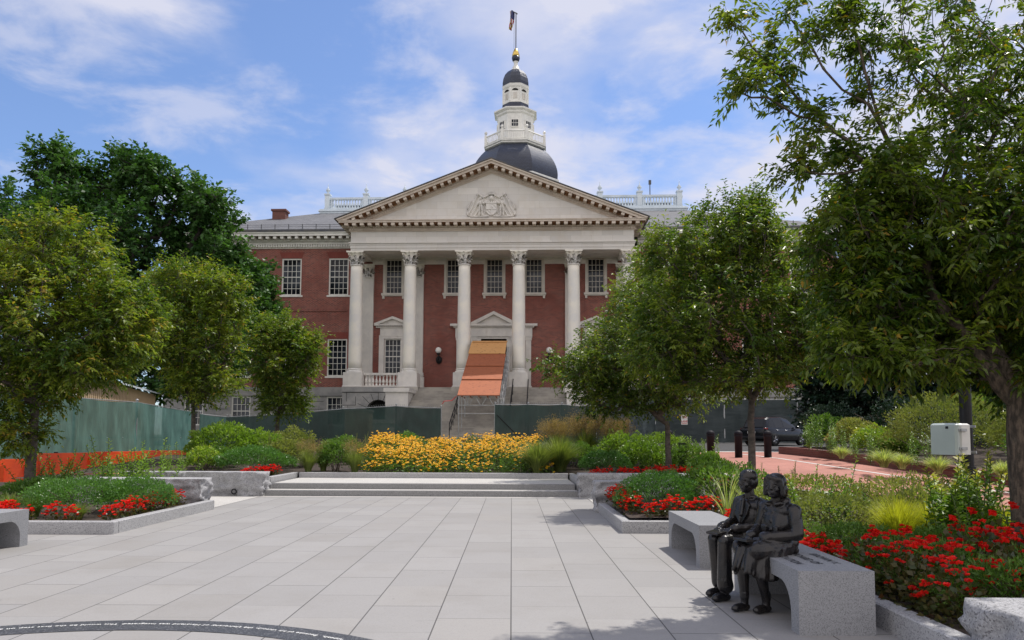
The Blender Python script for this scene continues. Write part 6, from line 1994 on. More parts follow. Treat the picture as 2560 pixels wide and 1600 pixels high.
bush('leafy_shrub', (5.7, 10.3, .2), .8, .7, .42, 2800, .065, 'olive_leaf', 'olive shrub in front of the lime grass in the right bed', 82, GS, lump=.3, tb=(.1, .8))
bush('leafy_shrub', (4.4, 10.2, .2), .8, .7, .40, 2800, .06, 'olive_leaf', 'olive green shrub just right of the bronze girl', 83, GS, lump=.3, tb=(.0, .7))
# fine ferny carpet under the right begonias
for i, (x, y, r_, lab) in enumerate(((3.9, 8.6, .62, 'feathery dark green plant just behind the statue bench'), (4.9, 8.3, .7, 'feathery green plant below the lime grass clump'), (4.0, 7.2, .62, 'feathery plant beside the engraved bench end'),
                         (5.3, 7.0, .75, 'feathery dark plant among the tall red flowers at far right'), (4.1, 6.1, .58, 'feathery plant nearest the bottom right granite block'), (6.3, 9.0, .7, 'feathery green plant at the foot of the tall yellow tipped shrub'))):
    bush('ferny_plant', (x, y, bed_r(x, y)), r_, r_ * .9, .28, 3400, .06, 'mid_leaf', lab, 84 + i, 'feathery green plants in the right bed', lump=.35, wr=.26, tb=(.0, .6))
# beyond the road
bush('spirea_bush', (12.9, 22.0, .9), 1.75, 1.5, 1.30, 9000, .085, 'olive_leaf', 'big pale green bush beyond the brick road left of the pole', 91, None, lump=.25, wr=.36, tb=(.0, .6), up=.7)
bush('spirea_bush', (14.9, 21.0, .9), 1.25, 1.2, 1.0, 5000, .085, 'olive_leaf', 'pale green bush just left of the white utility box', 92, None, lump=.25, wr=.36, tb=(.1, .8), up=.7)
bush('leafy_shrub', (13.3, 17.6, .75), 1.3, 1.1, 1.25, 5000, .09, 'mid_leaf', 'dark shrub beyond the road just right of the pole', 93, GS, lump=.3, tb=(.0, .35))
bush('leafy_shrub', (14.8, 16.4, .7), 1.4, 1.2, 1.2, 5000, .09, 'mid_leaf', 'dark shrub at the right edge beyond the brick edging', 94, GS, lump=.3, tb=(.0, .35))
bush('leafy_shrub', (12.7, 27.5, 1.1), .8, .7, .75, 2600, .11, 'olive_leaf', 'reddish green shrub beyond the road near the dark car', 95, GS, lump=.3, tb=(.2, 1.0))
bush('leafy_shrub', (12.2, 25.0, 1.0), .7, .6, .62, 2200, .10, 'lime_leaf', 'yellow green shrub beyond the road left of the pale bush', 96, GS, lump=.3, tb=(.2, 1.0))
bush('leafy_shrub', (17.0, 27.5, 1.2), 1.9, 1.2, 1.3, 3600, .13, 'lime_leaf', 'bright lime shrub under the trees by the iron fence', 97, GS, lump=.3, tb=(.0, .5))
bush('leafy_shrub', (12.6, 29.8, 1.15), .8, .7, .85, 2400, .11, 'mid_leaf', 'dark green shrub beyond the road hiding the front of the car', 98, GS, lump=.3, tb=(.0, .5))
bush('leafy_shrub', gp(130, 16.0, .1), .9, .7, .35, 1800, .10, 'mid_leaf', 'low dark plants at the foot of the leaning left trunk', 99, GS, lump=.3, tb=(.0, .5))

for i, (x, y, rx, ry, h, m_, tb_, lab) in enumerate((
        (14.6, 25.4, 1.5, 1.3, 1.15, 'evergreen', (.2, 1.0), 'dark shrub behind the big pale bush beyond the road'),
        (16.8, 23.0, 1.7, 1.4, 1.25, 'evergreen', (.2, 1.0), 'dark shrub behind the white utility box beyond the road'),
        (16.6, 19.6, 1.6, 1.4, 1.2, 'evergreen', (.2, 1.0), 'dark spreading shrub right of the pole, behind the others'),
        (13.0, 15.2, 1.0, .9, .8, 'mid_leaf', (.0, .5), 'low dark shrub against the brick edging at the right edge'),
        (15.4, 29.0, 1.5, 1.2, 1.3, 'evergreen', (.2, 1.0), 'dark shrub mass below the evergreens left of the iron fence'),
        (13.6, 31.2, 1.3, 1.1, 1.2, 'evergreen', (.2, 1.0), 'dark shrub right of the parked car'),
        (19.5, 26.0, 2.2, 1.6, 1.5, 'evergreen', (.2, 1.0), 'dark shrub at the right edge below the last evergreen'),
        (12.3, 23.6, .6, .5, .5, 'mid_leaf', (.2, .8), 'small round shrub at the brick edging near the lilies'))):
    bush('leafy_shrub', (x, y, road_z(y) + .2), rx, ry, h, 5200, .11, m_, lab, 120 + i, GS, lump=.3, tb=tb_)
for i, (px, Y, rx, h, m_, lab) in enumerate(((720, 24.6, .75, .55, 'olive_leaf', 'grey green bush between the boxwood and the leftmost tan grass'), (735, 27.4, .9, .7, 'olive_leaf', 'grey green bush at the foot of the spiky weeds'),
        (860, 26.6, .9, .55, 'mid_leaf', 'low green bush behind the dark green bushy plant'), (1560, 24.8, .95, .75, 'lime_leaf', 'bright bush below the brown headed grasses'), (1660, 25.2, 1.0, .7, 'lime_leaf', 'bright bush behind the trunk of the low branched tree'),
        (1440, 24.6, .8, .5, 'mid_leaf', 'low green bush between the fountain grasses and the boxwood'), (545, 24.4, .7, .4, 'mid_leaf', 'low bush left of the long boxwood'), (1770, 21.3, .6, .45, 'mid_leaf', 'low bush right of the marker post'))):
    bush('leafy_shrub', gp(px, Y, bed_c(0, Y)), rx, .6, h, 3200, .09, m_, lab, 140 + i, GS, lump=.3, tb=(.0, .7))

# ---------------- upright weeds
def weed_mesh(h, ns, lpn, leaf, mat, seed, lean=.16, tip=0.0, wr=.34, tb=(.1, .7), r=.12):
    rng = np.random.default_rng(seed)
    P = []; Dn = []; T = []; S = []; A = []; B = []
    for s_ in range(ns):
        b = np.array([rng.normal() * r, rng.normal() * r, 0]); hh = h * rng.uniform(.6, 1.0)
        ld = np.array([rng.normal() * lean, rng.normal() * lean, 1.0])
        pts = [b + ld * hh * t + np.array([math.sin(5 * t + s_) * .02, math.cos(4 * t + s_) * .02, 0]) for t in np.linspace(0, 1, 7)]
        A += pts[:-1]; B += pts[1:]
        for i in range(lpn):
            t = .12 + .88 * i / lpn
            p = b + ld * hh * t
            a = i * 2.4 + rng.random()
            d = np.array([math.cos(a), math.sin(a), .35 + .5 * t])
            P.append(p); Dn.append(d / np.linalg.norm(d)); T.append(rng.uniform(*tb) + tip * max(0, t - .75) * 4)
            S.append(leaf * (1.15 - .65 * t) * rng.uniform(.8, 1.2))
    V, Fq = leaf_quads(np.array(P), np.array(Dn), np.array(S), wr, .5, .8)
    A = np.array(A); B = np.array(B)
    Vs, Fs = edge_tubes(A, B, np.full(len(A), .006), np.full(len(A), .0045), 4)
    return npmesh('leaves', V, Fq, M[mat], tint4(np.array(T))), npmesh('stems', Vs, Fs, M['stem'])
def weed(name, loc, meshes, label, group, s=1.0, rz=0.0):
    o = empty(name, loc, rz, label, 'plant', group); o.scale = (s, s, s)
    link('leaves', meshes[0], o); link('stems', meshes[1], o)
    return o
W_TALL = weed_mesh(1.25, 14, 34, .15, 'lime_leaf', 1, lean=.26, r=.22, tip=.5, tb=(.0, .45))
W_MID = weed_mesh(1.0, 13, 30, .15, 'mid_leaf', 2, lean=.26, r=.22, tb=(.2, 1.0))
W_SPK = weed_mesh(1.15, 11, 64, .075, 'olive_leaf', 3, tb=(.0, .55), r=.22, lean=.10)
W_LILY = weed_mesh(1.0, 8, 44, .17, 'mid_leaf', 4, tb=(.5, 1.0), wr=.22, r=.2, lean=.08)
W_LIME = weed_mesh(1.15, 14, 40, .125, 'lime_leaf', 5, tb=(.0, .5), r=.25, lean=.12)
W_BIG = weed_mesh(1.28, 38, 40, .15, 'lime_leaf', 6, tip=1.3, tb=(.0, .35), r=.22, lean=.20, wr=.52)
GW = 'tall weeds in the beds'
for (x, y, z), s, rz, msh, lab in (
        (gp(318, 18.0, .14), 1.15, .3, W_TALL, 'tall weed with yellow tips behind the left boxwood, in front of the teal fence'),
        (gp(372, 18.6, .14), 1.10, 1.6, W_TALL, 'second yellow tipped weed, just right of the tallest one by the teal fence'),
        (gp(275, 17.4, .14), 1.00, 2.6, W_MID, 'leafy weed left of the yellow tipped weeds in the left planter'),
        (gp(180, 17.6, .12), 1.15, 4.0, W_MID, 'dark leafy weed in front of the orange barriers right of the leaning trunk'),
        (gp(135, 16.6, .12), .95, 5.0, W_MID, 'dark weed beside the leaning left trunk'),
        (gp(445, 21.0, .2), .95, 1.1, W_TALL, 'yellowish weed just left of the middle left tree trunk'),
        (gp(690, 25.2, .55), 1.05, .5, W_SPK, 'spiky pale weed in front of the smallest left tree'),
        (gp(728, 24.8, .5), 1.0, 1.5, W_SPK, 'spiky pale weed right of the smallest left tree trunk'),
        (gp(762, 24.4, .5), .85, 2.5, W_SPK, 'spiky weed behind the leftmost tan grass'),
        (gp(880, 25.6, .55), 1.0, 3.5, W_SPK, 'spiky weed behind the second tan grass'),
        (gp(915, 26.4, .6), 1.0, 4.1, W_SPK, 'spiky weed at the left end of the yellow flowers'),
        (gp(1634, 23.4, .48), 1.15, 0.2, W_LIME, 'tall bright leafy plant left of the tree trunk in the right bed'),
        (gp(1740, 22.6, .48), 1.05, 1.2, W_LIME, 'bright leafy plant right of the tree trunk in the right bed'),
        (gp(1590, 24.2, .5), 1.05, 2.2, W_LIME, 'bright leafy plant between the brown grass and the tree trunk'),
        (gp(1700, 24.4, .5), 1.10, 3.2, W_LIME, 'bright leafy plant in front of the hidden bollard'),
        (gp(1215, 29.5, .85), .8, 2.0, W_MID, 'small weed below the scaffold behind the yellow flowers'),
        (gp(2405, 9.0, .18), 1.0, .4, W_BIG, 'tall leafy shrub with orange tipped leaves in front of the black pole'),
        (gp(2020, 11.2, .2), .85, 1.4, W_TALL, 'upright weed right of the bronze girl against the brick road'),
        (gp(2075, 10.6, .2), .80, 2.4, W_MID, 'upright weed between the bronze girl and the corn like leaves'),
        (gp(1958, 12.5, .25), .85, 2.9, W_SPK, 'thin seedy weed just behind the bronze girl'),
        (gp(2150, 10.8, .2), .75, 3.4, W_SPK, 'thin weed left of the corn like leaves'),
        (gp(2520, 7.8, .18), .80, 4.4, W_TALL, 'weed at the foot of the large right trunk'),
        (gp(2025, 27.0, 1.1), 1.15, .3, W_LILY, 'leafy lily beyond the road just right of the dark car'),
        (gp(2062, 26.4, 1.1), 1.2, 1.3, W_LILY, 'tallest leafy lily beyond the road'),
        (gp(2090, 24.6, 1.0), 1.0, 2.3, W_LILY, 'leafy lily between the yellow green shrub and the pale bush'),
        (gp(2168, 20.4, .85), 1.0, 3.3, W_LILY, 'leafy lily in front of the big pale bush'),
        (gp(2295, 19.0, .8), .95, 4.3, W_LILY, 'leafy lily beyond the road left of the white box'),
        (gp(2120, 23.4, .95), .8, 5.3, W_LILY, 'short leafy lily left of the variegated grass')):
    weed('leafy_weed', (x, y, z), msh, lab, GW, s, rz)

# ---------------- grasses
def grass_mesh(h, n, spread, mat, seed, w=.008, bend=.8, seed_mat=None, ns=0, tb=(.1, .9)):
    rng = np.random.default_rng(seed)
    seg = 5
    a = rng.uniform(0, 2 * math.pi, n); r0 = rng.random(n) * spread * .16; L = h * rng.uniform(.65, 1.1, n); le = rng.uniform(.15, 1.0, n) * bend
    V = np.empty((n, 2 * (seg + 1), 3)); T = rng.uniform(*tb, n)
    dx, dy = np.cos(a), np.sin(a)
    for i in range(seg + 1):
        t = i / seg
        out_ = r0 + spread * le * (t ** 1.7)
        z = L * (t - .35 * le * t ** 2.6)
        ww = w * (1 - t * .9)
        V[:, 2 * i] = np.stack([dx * out_ - dy * ww, dy * out_ + dx * ww, z], 1)
        V[:, 2 * i + 1] = np.stack([dx * out_ + dy * ww, dy * out_ - dx * ww, z], 1)
    base = (np.arange(n) * 2 * (seg + 1))[:, None]
    Fq = np.concatenate([base + np.array([[2 * i, 2 * i + 1, 2 * i + 3, 2 * i + 2]]) for i in range(seg)])
    me = npmesh('blades', V.reshape(-1, 3), Fq, M[mat], np.repeat(T, 2 * (seg + 1)))
    sm = None
    if seed_mat:
        P = []; Dn = []
        for k in range(ns):
            aa = rng.uniform(0, 2 * math.pi); rr = spread * rng.uniform(.1, .75); zz_ = h * rng.uniform(.85, 1.22)
            c = np.array([math.cos(aa) * rr, math.sin(aa) * rr, zz_])
            for _ in range(26):
                P.append(c + rng.normal(size=3) * np.array([.05, .05, .10]) * h * .9); Dn.append(np.array([math.cos(aa) * .5, math.sin(aa) * .5, .8]) + rng.normal(size=3) * .5)
        V2, F2 = leaf_quads(np.array(P), unit(np.array(Dn)), np.full(len(P), .045 * h), .25, .3)
        sm = npmesh('seed_heads', V2, F2, M[seed_mat], tint4(rng.random(len(P))))
    return me, sm
def grass(loc, ms, label, s=1.0, rz=0.0):
    o = empty('grass_clump', loc, rz, label, 'grass clump', 'ornamental grass clumps'); o.scale = (s, s, s)
    link('blades', ms[0], o)
    if ms[1]: link('seed_heads', ms[1], o)
    return o
G_TAN = grass_mesh(.80, 900, .55, 'grass_green', 1, seed_mat='grass_tan', ns=70, tb=(.3, 1.0))
G_FOUNT = grass_mesh(1.15, 900, 1.05, 'grass_green', 2, w=.016, bend=1.0, tb=(.0, 1.3))
G_BROWN = grass_mesh(1.20, 900, .95, 'grass_green', 3, w=.013, seed_mat='grass_tan', ns=240)
G_LIME = grass_mesh(.66, 1500, .55, 'grass_lime', 4, w=.006)
G_PALE = grass_mesh(.45, 420, .5, 'grass_pale', 5, w=.013, bend=1.0)
G_LONG = grass_mesh(.95, 46, .75, 'grass_pale', 6, w=.012, bend=1.0)
G_CORN = grass_mesh(1.0, 16, .55, 'grass_green', 7, w=.032, bend=.9)
G_CARP = grass_mesh(.34, 260, .40, 'grass_green', 8, w=.008)
for (x, y, z), s, msh, lab in (
        (gp(775, 22.9, .42), 1.0, G_TAN, 'leftmost tan grass clump, next to the red flowers left of the landing'), (gp(812, 23.4, .45), .9, G_TAN, 'tan grass clump just left of the dark green bushy plant'), (gp(890, 22.9, .42), 1.0, G_TAN, 'tan grass clump at the left edge of the yellow flowers'),
        (gp(1345, 22.95, .44), .95, G_FOUNT, 'arching green fountain grass right of the yellow flowers'), (gp(1400, 23.6, .46), 1.05, G_FOUNT, 'larger fountain grass behind the kerb, left of the right boxwood'),
        (gp(1395, 25.6, .6), 1.0, G_BROWN, 'brown headed tall grass left of the other two, behind the fountain grass'), (gp(1465, 26.0, .62), 1.1, G_BROWN, 'tallest brown headed grass in front of the right dark fence'), (gp(1530, 25.8, .6), 1.05, G_BROWN, 'rightmost brown headed grass by the far tree trunk'),
        (gp(2235, 9.2, .2), 1.05, G_LIME, 'glowing lime yellow grass clump left of the orange tipped shrub'), (gp(2310, 9.5, .2), .95, G_LIME, 'lime yellow grass clump touching the orange tipped shrub on its left'), (gp(2478, 9.2, .2), .95, G_LIME, 'lime grass clump right of the orange tipped shrub'),
        (gp(2205, 19.4, .82), 1.15, G_PALE, 'pale striped grass beyond the brick edging, below the big bush'), (gp(2250, 18.8, .8), 1.0, G_PALE, 'second pale striped grass, nearer the white box'), (gp(2100, 22.6, .95), .9, G_PALE, 'small pale striped grass near the lilies'),
        (gp(2340, 17.6, .75), 1.0, G_PALE, 'pale striped grass just left of the pole beyond the road'), (gp(2500, 16.0, .7), 1.0, G_PALE, 'pale striped grass at the right edge beyond the road'),
        (gp(1815, 12.4, .25), 1.0, G_LONG, 'long arching pale grass left of the bronze boy'), (gp(1870, 13.0, .25), 1.0, G_LONG, 'long arching grass just behind the bronze boy'),
        (gp(2245, 10.2, .2), .95, G_CORN, 'broad bladed corn like grass left of the lime grass'), (gp(2290, 10.8, .22), .9, G_CORN, 'broad bladed corn like grass behind the lime grass'), (gp(2120, 8.8, .18), .6, G_CORN, 'small broad bladed grass right of the bronze girl'),
        (gp(100, 13.2, .14), 1.1, G_CARP, 'short green grass tuft right of the left bench'), (gp(40, 13.8, .14), 1.2, G_CARP, 'short grass tuft behind the left bench among red flowers'), (gp(210, 12.8, .14), .9, G_CARP, 'short grass tuft in front of the larger left boxwood')):
    grass((x, y, z), msh, lab, s, random.uniform(0, 6.28))

# ---------------- yellow coneflowers: a mass nobody could count
def coneflowers():
    rng = np.random.default_rng(77)
    V = []; Fq = []; mi = []; T = []; nb = 0
    def add(v, f, m_, t):
        nonlocal nb
        V.append(v); Fq.append(f + nb); mi.append(np.full(len(f), m_)); T.append(np.full(len(v), .5) if t is None else t); nb += len(v)
    # plants
    n = 2000
    X0, X1 = DP(895, 1000, 24).x, DP(1375, 1000, 24).x
    px_ = rng.uniform(X0, X1, n); py_ = rng.uniform(22.75, 28.2, n)
    px_ = px_ * (1 + (py_ - 24) * .03)
    edge = np.minimum((px_ - X0) / 1.0, (X1 + .3 - px_) / 1.2)
    nz_ = np.array([noise.noise(Vector((x * .8, y * .8, 1.7))) for x, y in zip(px_, py_)])
    kp = (edge + nz_ * 1.3 > .25) | (edge > 1.3)
    px_, py_ = px_[kp], py_[kp]; n = len(px_)
    hh = .55 + .22 * np.array([noise.noise(Vector((x * .9, y * .9, 3.3))) for x, y in zip(px_, py_)]) + rng.normal(size=n) * .05 + (py_ - 22.7) * .045
    hh *= np.clip((py_ - 22.5) / .9, .45, 1)
    bz = np.array([bed_c(x, y) for x, y in zip(px_, py_)])
    # leaves
    m_ = 9
    P = np.repeat(np.stack([px_, py_, bz], 1), m_, 0); t = rng.random(len(P)) * .95
    P[:, 2] += np.repeat(hh, m_) * t; P[:, :2] += rng.normal(size=(len(P), 2)) * .07
    Dn = rng.normal(size=P.shape); Dn[:, 2] = np.abs(Dn[:, 2]) * .5 + .1
    v, f = leaf_quads(P, unit(Dn), rng.uniform(.07, .13, len(P)), .34, .5)
    add(v, f, 2, tint4(rng.uniform(0, .8, len(P))))
    # flower heads
    k = 3
    H = np.repeat(np.stack([px_, py_, bz + hh], 1), k, 0)
    keep = rng.random(len(H)) < .78
    H[:, :2] += rng.normal(size=(len(H), 2)) * .09; H[:, 2] += rng.normal(size=len(H)) * .06 + .02
    low = rng.random(len(H)) < .25
    H[:, 2] -= low * rng.random(len(H)) * .22
    gap = np.array([noise.noise(Vector((x * 1.1, y * 1.1, 9))) for x, y, _ in H]) > -.22
    H = H[keep & gap]; nH = len(H)
    nrm = unit(np.stack([rng.normal(size=nH) * .35, -.35 + rng.normal(size=nH) * .35, np.ones(nH)], 1))
    ax = unit(np.cross(nrm, rng.normal(size=(nH, 3)))); ay = np.cross(nrm, ax)
    for j in range(9):
        a = 2 * math.pi * j / 9
        d = ax * math.cos(a) + ay * math.sin(a) - nrm * .28
        d = unit(d); s_ = np.cross(d, nrm)
        L = .048; w = .013
        v = np.empty((nH, 4, 3)); v[:, 0] = H + d * .008; v[:, 1] = H + d * L * .55 + s_ * w; v[:, 2] = H + d * L; v[:, 3] = H + d * L * .55 - s_ * w
        add(v.reshape(-1, 3), np.arange(nH * 4).reshape(-1, 4), 0, np.repeat(rng.random(nH), 4))
    c = H + nrm * .004
    for j in range(3):
        a0, a1, a2 = [2 * math.pi * (j * 2 + q) / 6 for q in (0, 1, 2)]
        R_ = .0135
        v = np.empty((nH, 4, 3)); v[:, 0] = c + nrm * .013
        for q, a in enumerate((a0, a1, a2)): v[:, q + 1] = c + (ax * math.cos(a) + ay * math.sin(a)) * R_
        add(v.reshape(-1, 3), np.arange(nH * 4).reshape(-1, 4), 1, None)
    # stems
    A = np.stack([px_, py_, bz], 1); B = A + np.stack([rng.normal(size=n) * .04, rng.normal(size=n) * .04, hh], 1)
    v, f = edge_tubes(A, B, np.full(n, .005), np.full(n, .004), 4)
    add(v, f, 3, None)
    me = npmesh('yellow_coneflowers', np.concatenate(V), np.concatenate(Fq), [M['yellow_petal'], M['flower_eye'], M['mid_leaf'], M['stem']], np.concatenate(T), np.concatenate(mi))
    o = link('yellow_coneflowers', me)
    tag(o, 'dense mass of yellow dark eyed coneflowers behind the landing', 'flowers', kind='stuff')
coneflowers()

# ---------------- red begonias
def begonia(seed, h, r, nl, nb_, petal, leaf='bronze_leaf'):
    rng = np.random.default_rng(seed)
    d = rng.normal(size=(nl, 3)); d[:, 2] = np.abs(d[:, 2]); d = unit(d)
    P = d * np.array([r, r, h * .8]) * (rng.random(nl)[:, None] ** .5)
    v, f = leaf_quads(P, unit(d + rng.normal(size=d.shape) * .5), rng.uniform(.05, .085, nl), .62, .4, .5)
    lm_ = npmesh('foliage', v, f, M[leaf], tint4(rng.beta(1.6, 2.2, nl)))
    V = []; Fq = []; n = 0; T = []
    for _ in range(nb_):
        dd = unit(rng.normal(size=3)[None])[0]; dd[2] = abs(dd[2]) * 1.3 + .35; dd[1] -= .15
        c = dd / np.linalg.norm(dd) * np.array([r * .95, r * .95, h * 1.02]) * rng.uniform(.75, 1.08)
        for _b in range(rng.integers(2, 5)):
            cc = c + rng.normal(size=3) * petal * .75
            m_ = 5
            a = rng.random() * 6.28 + np.arange(m_) * 6.28 / m_
            D_ = np.stack([np.cos(a), np.sin(a) - .25, .45 + .35 * rng.random(m_)], 1)
            v2, f2 = leaf_quads(np.repeat(cc[None], m_, 0), unit(D_), np.full(m_, petal), .95, .4, .4)
            V.append(v2); Fq.append(f2 + n); n += len(v2); T.append(np.repeat(rng.random(m_), 4))
    bm2 = npmesh('blossoms', np.concatenate(V), np.concatenate(Fq), M['red_petal'], np.concatenate(T))
    return lm_, bm2
BG = [begonia(s, .26, .17, 70, 11, .038) for s in (1, 2, 3)]
BL = [begonia(s, .56, .26, 260, 7, .040) for s in (4, 5, 6)]
def plant_begonias(pts, kinds, label, group, smin=.85, smax=1.2):
    for i, (x, y, z) in enumerate(pts):
        a, b = kinds[i % 3]
        o = empty('begonia', (x, y, z), random.uniform(-.6, .6), label, 'flower', group)
        s = random.uniform(smin, smax); o.scale = (s, s, s)
        link('foliage', a, o); link('blossoms', b, o)
def row(a, b, n, j=.08, z=None):
    out_ = []
    for i in range(n):
        t = (i + .5) / n
        x = a[0] + (b[0] - a[0]) * t + random.uniform(-j, j); y = a[1] + (b[1] - a[1]) * t + random.uniform(-j, j)
        out_.append((x, y, z(x, y)))
    return out_
plant_begonias(row((-6.68, 12.5), (-6.95, 15.7), 9, .07, bed_l), BG, 'red begonia in the row along the left planter kerb in front of the boxwood', 'begonias along the left kerb')
plant_begonias(row((-9.6, 12.6), (-8.2, 12.45), 6, .10, bed_l) + row((-9.9, 13.4), (-8.7, 13.3), 5, .1, bed_l), BG, 'red begonia among grass tufts behind the left bench', 'begonias behind the left bench', .85, 1.15)
plant_begonias([(-8.0, 12.35, .14), (-7.3, 12.42, .14), (-7.65, 12.55, .14)], BG, 'red begonia at the front corner of the left planter', 'begonias at the left planter corner')
plant_begonias(row((-7.6, 20.6), (-6.75, 21.9), 9, .12, lambda x, y: .40), BG, 'red begonia in the patch left of the landing above the long granite block', 'begonias left of the landing')
plant_begonias(row((2.15, 15.5), (2.12, 12.9), 8, .07, bed_r), BG, 'red begonia between the plaza kerb and the round right boxwood', 'begonias beside the right boxwood')
plant_begonias(row((2.3, 12.75), (3.5, 12.75), 6, .06, bed_r), BG, 'red begonia in front of the round right boxwood above the empty bench', 'begonias above the empty bench')
plant_begonias(row((2.1, 20.6), (5.3, 20.9), 17, .14, lambda x, y: .41) + row((4.2, 21.5), (5.6, 22.0), 7, .14, lambda x, y: .42), BG, 'red begonia in the long row right of the landing behind the granite block', 'begonias right of the landing', .9, 1.25)
plant_begonias(row((4.2, 17.2), (5.9, 15.6), 8, .12, lambda x, y: .38), BG, 'red begonia in the row behind the heads of the bronze children', 'begonias behind the statue heads', 1.0, 1.4)
plant_begonias(row((3.5, 11.6), (3.5, 10.2), 6, .10, bed_r), BG, 'red begonia behind the gap between the two right benches', 'begonias between the right benches', 1.0, 1.35)
plant_begonias(row((3.48, 9.4), (3.42, 7.9), 8, .08, bed_r), BG, 'red begonia right behind the seated bronze girl', 'begonias behind the bronze girl', 1.05, 1.4)
plant_begonias(row((3.55, 7.6), (3.45, 5.7), 6, .06, bed_r) + row((4.05, 7.9), (4.0, 5.9), 6, .10, bed_r), BL, 'red begonia with bronze leaves along the kerb beside the engraved bench', 'begonias beside the engraved bench', .85, 1.1)
plant_begonias(row((4.6, 8.0), (4.45, 5.9), 7, .12, bed_r) + row((5.2, 7.7), (5.0, 6.0), 7, .12, bed_r) + row((5.75, 8.4), (5.6, 6.4), 6, .12, bed_r), BL, 'tall red begonia with dark leaves in the mass at the lower right', 'begonias at the lower right', 1.0, 1.35)
# ================================================================== BRONZE CHILDREN
def cap(mb, a, b, ra, rb=None, seg=14, n=8):
    """tapered rounded limb"""
    rb = ra if rb is None else rb
    a, b = Vector(a), Vector(b)
    mb.tube([a.lerp(b, i / n) for i in range(n + 1)], ra, seg, rb)
    mb.sphere(tuple(a), ra, seg, 10); mb.sphere(tuple(b), rb, seg, 10)
def ell(mb, c, r, rot=None):
    t = MB(); t.sphere((0, 0, 0), 1, 22, 14)
    m = Matrix.Translation(c) @ (rot or Matrix.Identity(4)) @ Matrix.Diagonal((r[0], r[1], r[2], 1))
    t.xf(m); mb.add(t.v, t.f)
def fuse(mb, name, voxel, smooth, fold=0.0, fscale=8.0, seed=0.0, zr=None):
    """fuse overlapping volumes into one continuous skin"""
    me = mb.mesh('tmp', [], True)
    ob = bpy.data.objects.new('tmp', me); COL.objects.link(ob)
    r = ob.modifiers.new('r', 'REMESH'); r.mode = 'VOXEL'; r.voxel_size = voxel
    s = ob.modifiers.new('s', 'SMOOTH'); s.iterations = smooth; s.factor = .5
    bpy.context.view_layer.update()
    dg = bpy.context.evaluated_depsgraph_get()
    out_ = bpy.data.meshes.new_from_object(ob.evaluated_get(dg)); out_.name = name
    bpy.data.objects.remove(ob); bpy.data.meshes.remove(me)
    if fold:
        n = len(out_.vertices); co = np.empty(n * 3); no = np.empty(n * 3)
        out_.vertices.foreach_get('co', co); out_.vertices.foreach_get('normal', no)
        co = co.reshape(-1, 3); no = no.reshape(-1, 3)
        d = np.array([noise.noise(Vector((x * fscale, y * fscale * 1.2, z * fscale * .45 + seed))) + .5 * noise.noise(Vector((x * fscale * 2.1 + z * 9, y * fscale * 2.1, z * fscale + seed))) for x, y, z in co])
        if zr: d *= np.clip((.62 - co[:, 2]) / .1, 0, 1)      # folds only in the trousers, not on the face
        co += no * (fold * d)[:, None]
        out_.vertices.foreach_set('co', co.ravel())
    out_.polygons.foreach_set('use_smooth', np.ones(len(out_.polygons), dtype=bool))
    out_.materials.clear(); out_.materials.append(M['bronze'])
    out_.update()
    return out_
def head(mb, c, yaw, girl=False):
    """face looks along +x before the yaw"""
    t = MB()
    ell(t, (0, 0, .018), (.094, .078, .096)); ell(t, (.022, 0, -.045), (.066, .062, .066)); ell(t, (.048, 0, -.084), (.030, .034, .024))
    cap(t, (-.012, 0, -.07), (-.022, 0, -.16), .047, .052)
    t.sphere((.080, 0, -.022), .016, 10, 8, 1.1, .95, 1.0); cap(t, (.084, 0, .022), (.094, 0, -.018), .0095, .0135)
    for s in (-1, 1):
        ell(t, (.072, s * .034, .030), (.020, .026, .009)); ell(t, (.076, s * .031, .006), (.0115, .014, .009)); ell(t, (.058, s * .045, -.026), (.026, .022, .024))
        ell(t, (.088, s * .011, -.024), (.008, .0085, .007))
        if not girl: ell(t, (-.008, s * .078, -.004), (.020, .011, .031))
    ell(t, (.081, 0, -.054), (.013, .023, .0065)); ell(t, (.078, 0, -.066), (.012, .019, .0065))
    t.xf(Matrix.Translation(c) @ Matrix.Rotation(yaw, 4, 'Z')); mb.add(t.v, t.f)
def hand(mb, c, direction, palm, side, curl=.6, s=1.0):
    """palm and five separate bent fingers; palm = outward normal of the palm side, side = thumb side"""
    d = Vector(direction).normalized(); pn = Vector(palm).normalized(); sd = d.cross(pn).normalized() * side
    c = Vector(c)
    cap(mb, c - d * .02, c + d * .035, .021 * s, .023 * s)
    for k, (o, L) in enumerate(((-.030, .044), (-.010, .055), (.010, .060), (.028, .053))):
        b = c + d * .045 + sd * (-o) * s
        m = b + (d * math.cos(curl * .5) + pn * math.sin(curl * .5)) * L * .5 * s
        e = m + (d * math.cos(curl * 1.4) + pn * math.sin(curl * 1.4)) * L * .55 * s
        cap(mb, b, m, .0090 * s, .0085 * s, 8, 3); cap(mb, m, e, .0085 * s, .007 * s, 8, 3)
        cap(mb, c + sd * (-o) * .6 * s, b, .013 * s, .0095 * s, 8, 3)
    b = c + sd * .022 * s - d * .005; m = b + (sd * .7 + d * .6 + pn * .2).normalized() * .032 * s; e = m + (d * .9 + pn * .5 + sd * .1).normalized() * .026 * s
    cap(mb, b, m, .0115 * s, .010 * s, 8, 3); cap(mb, m, e, .010 * s, .0078 * s, 8, 3)
SEAT = .515
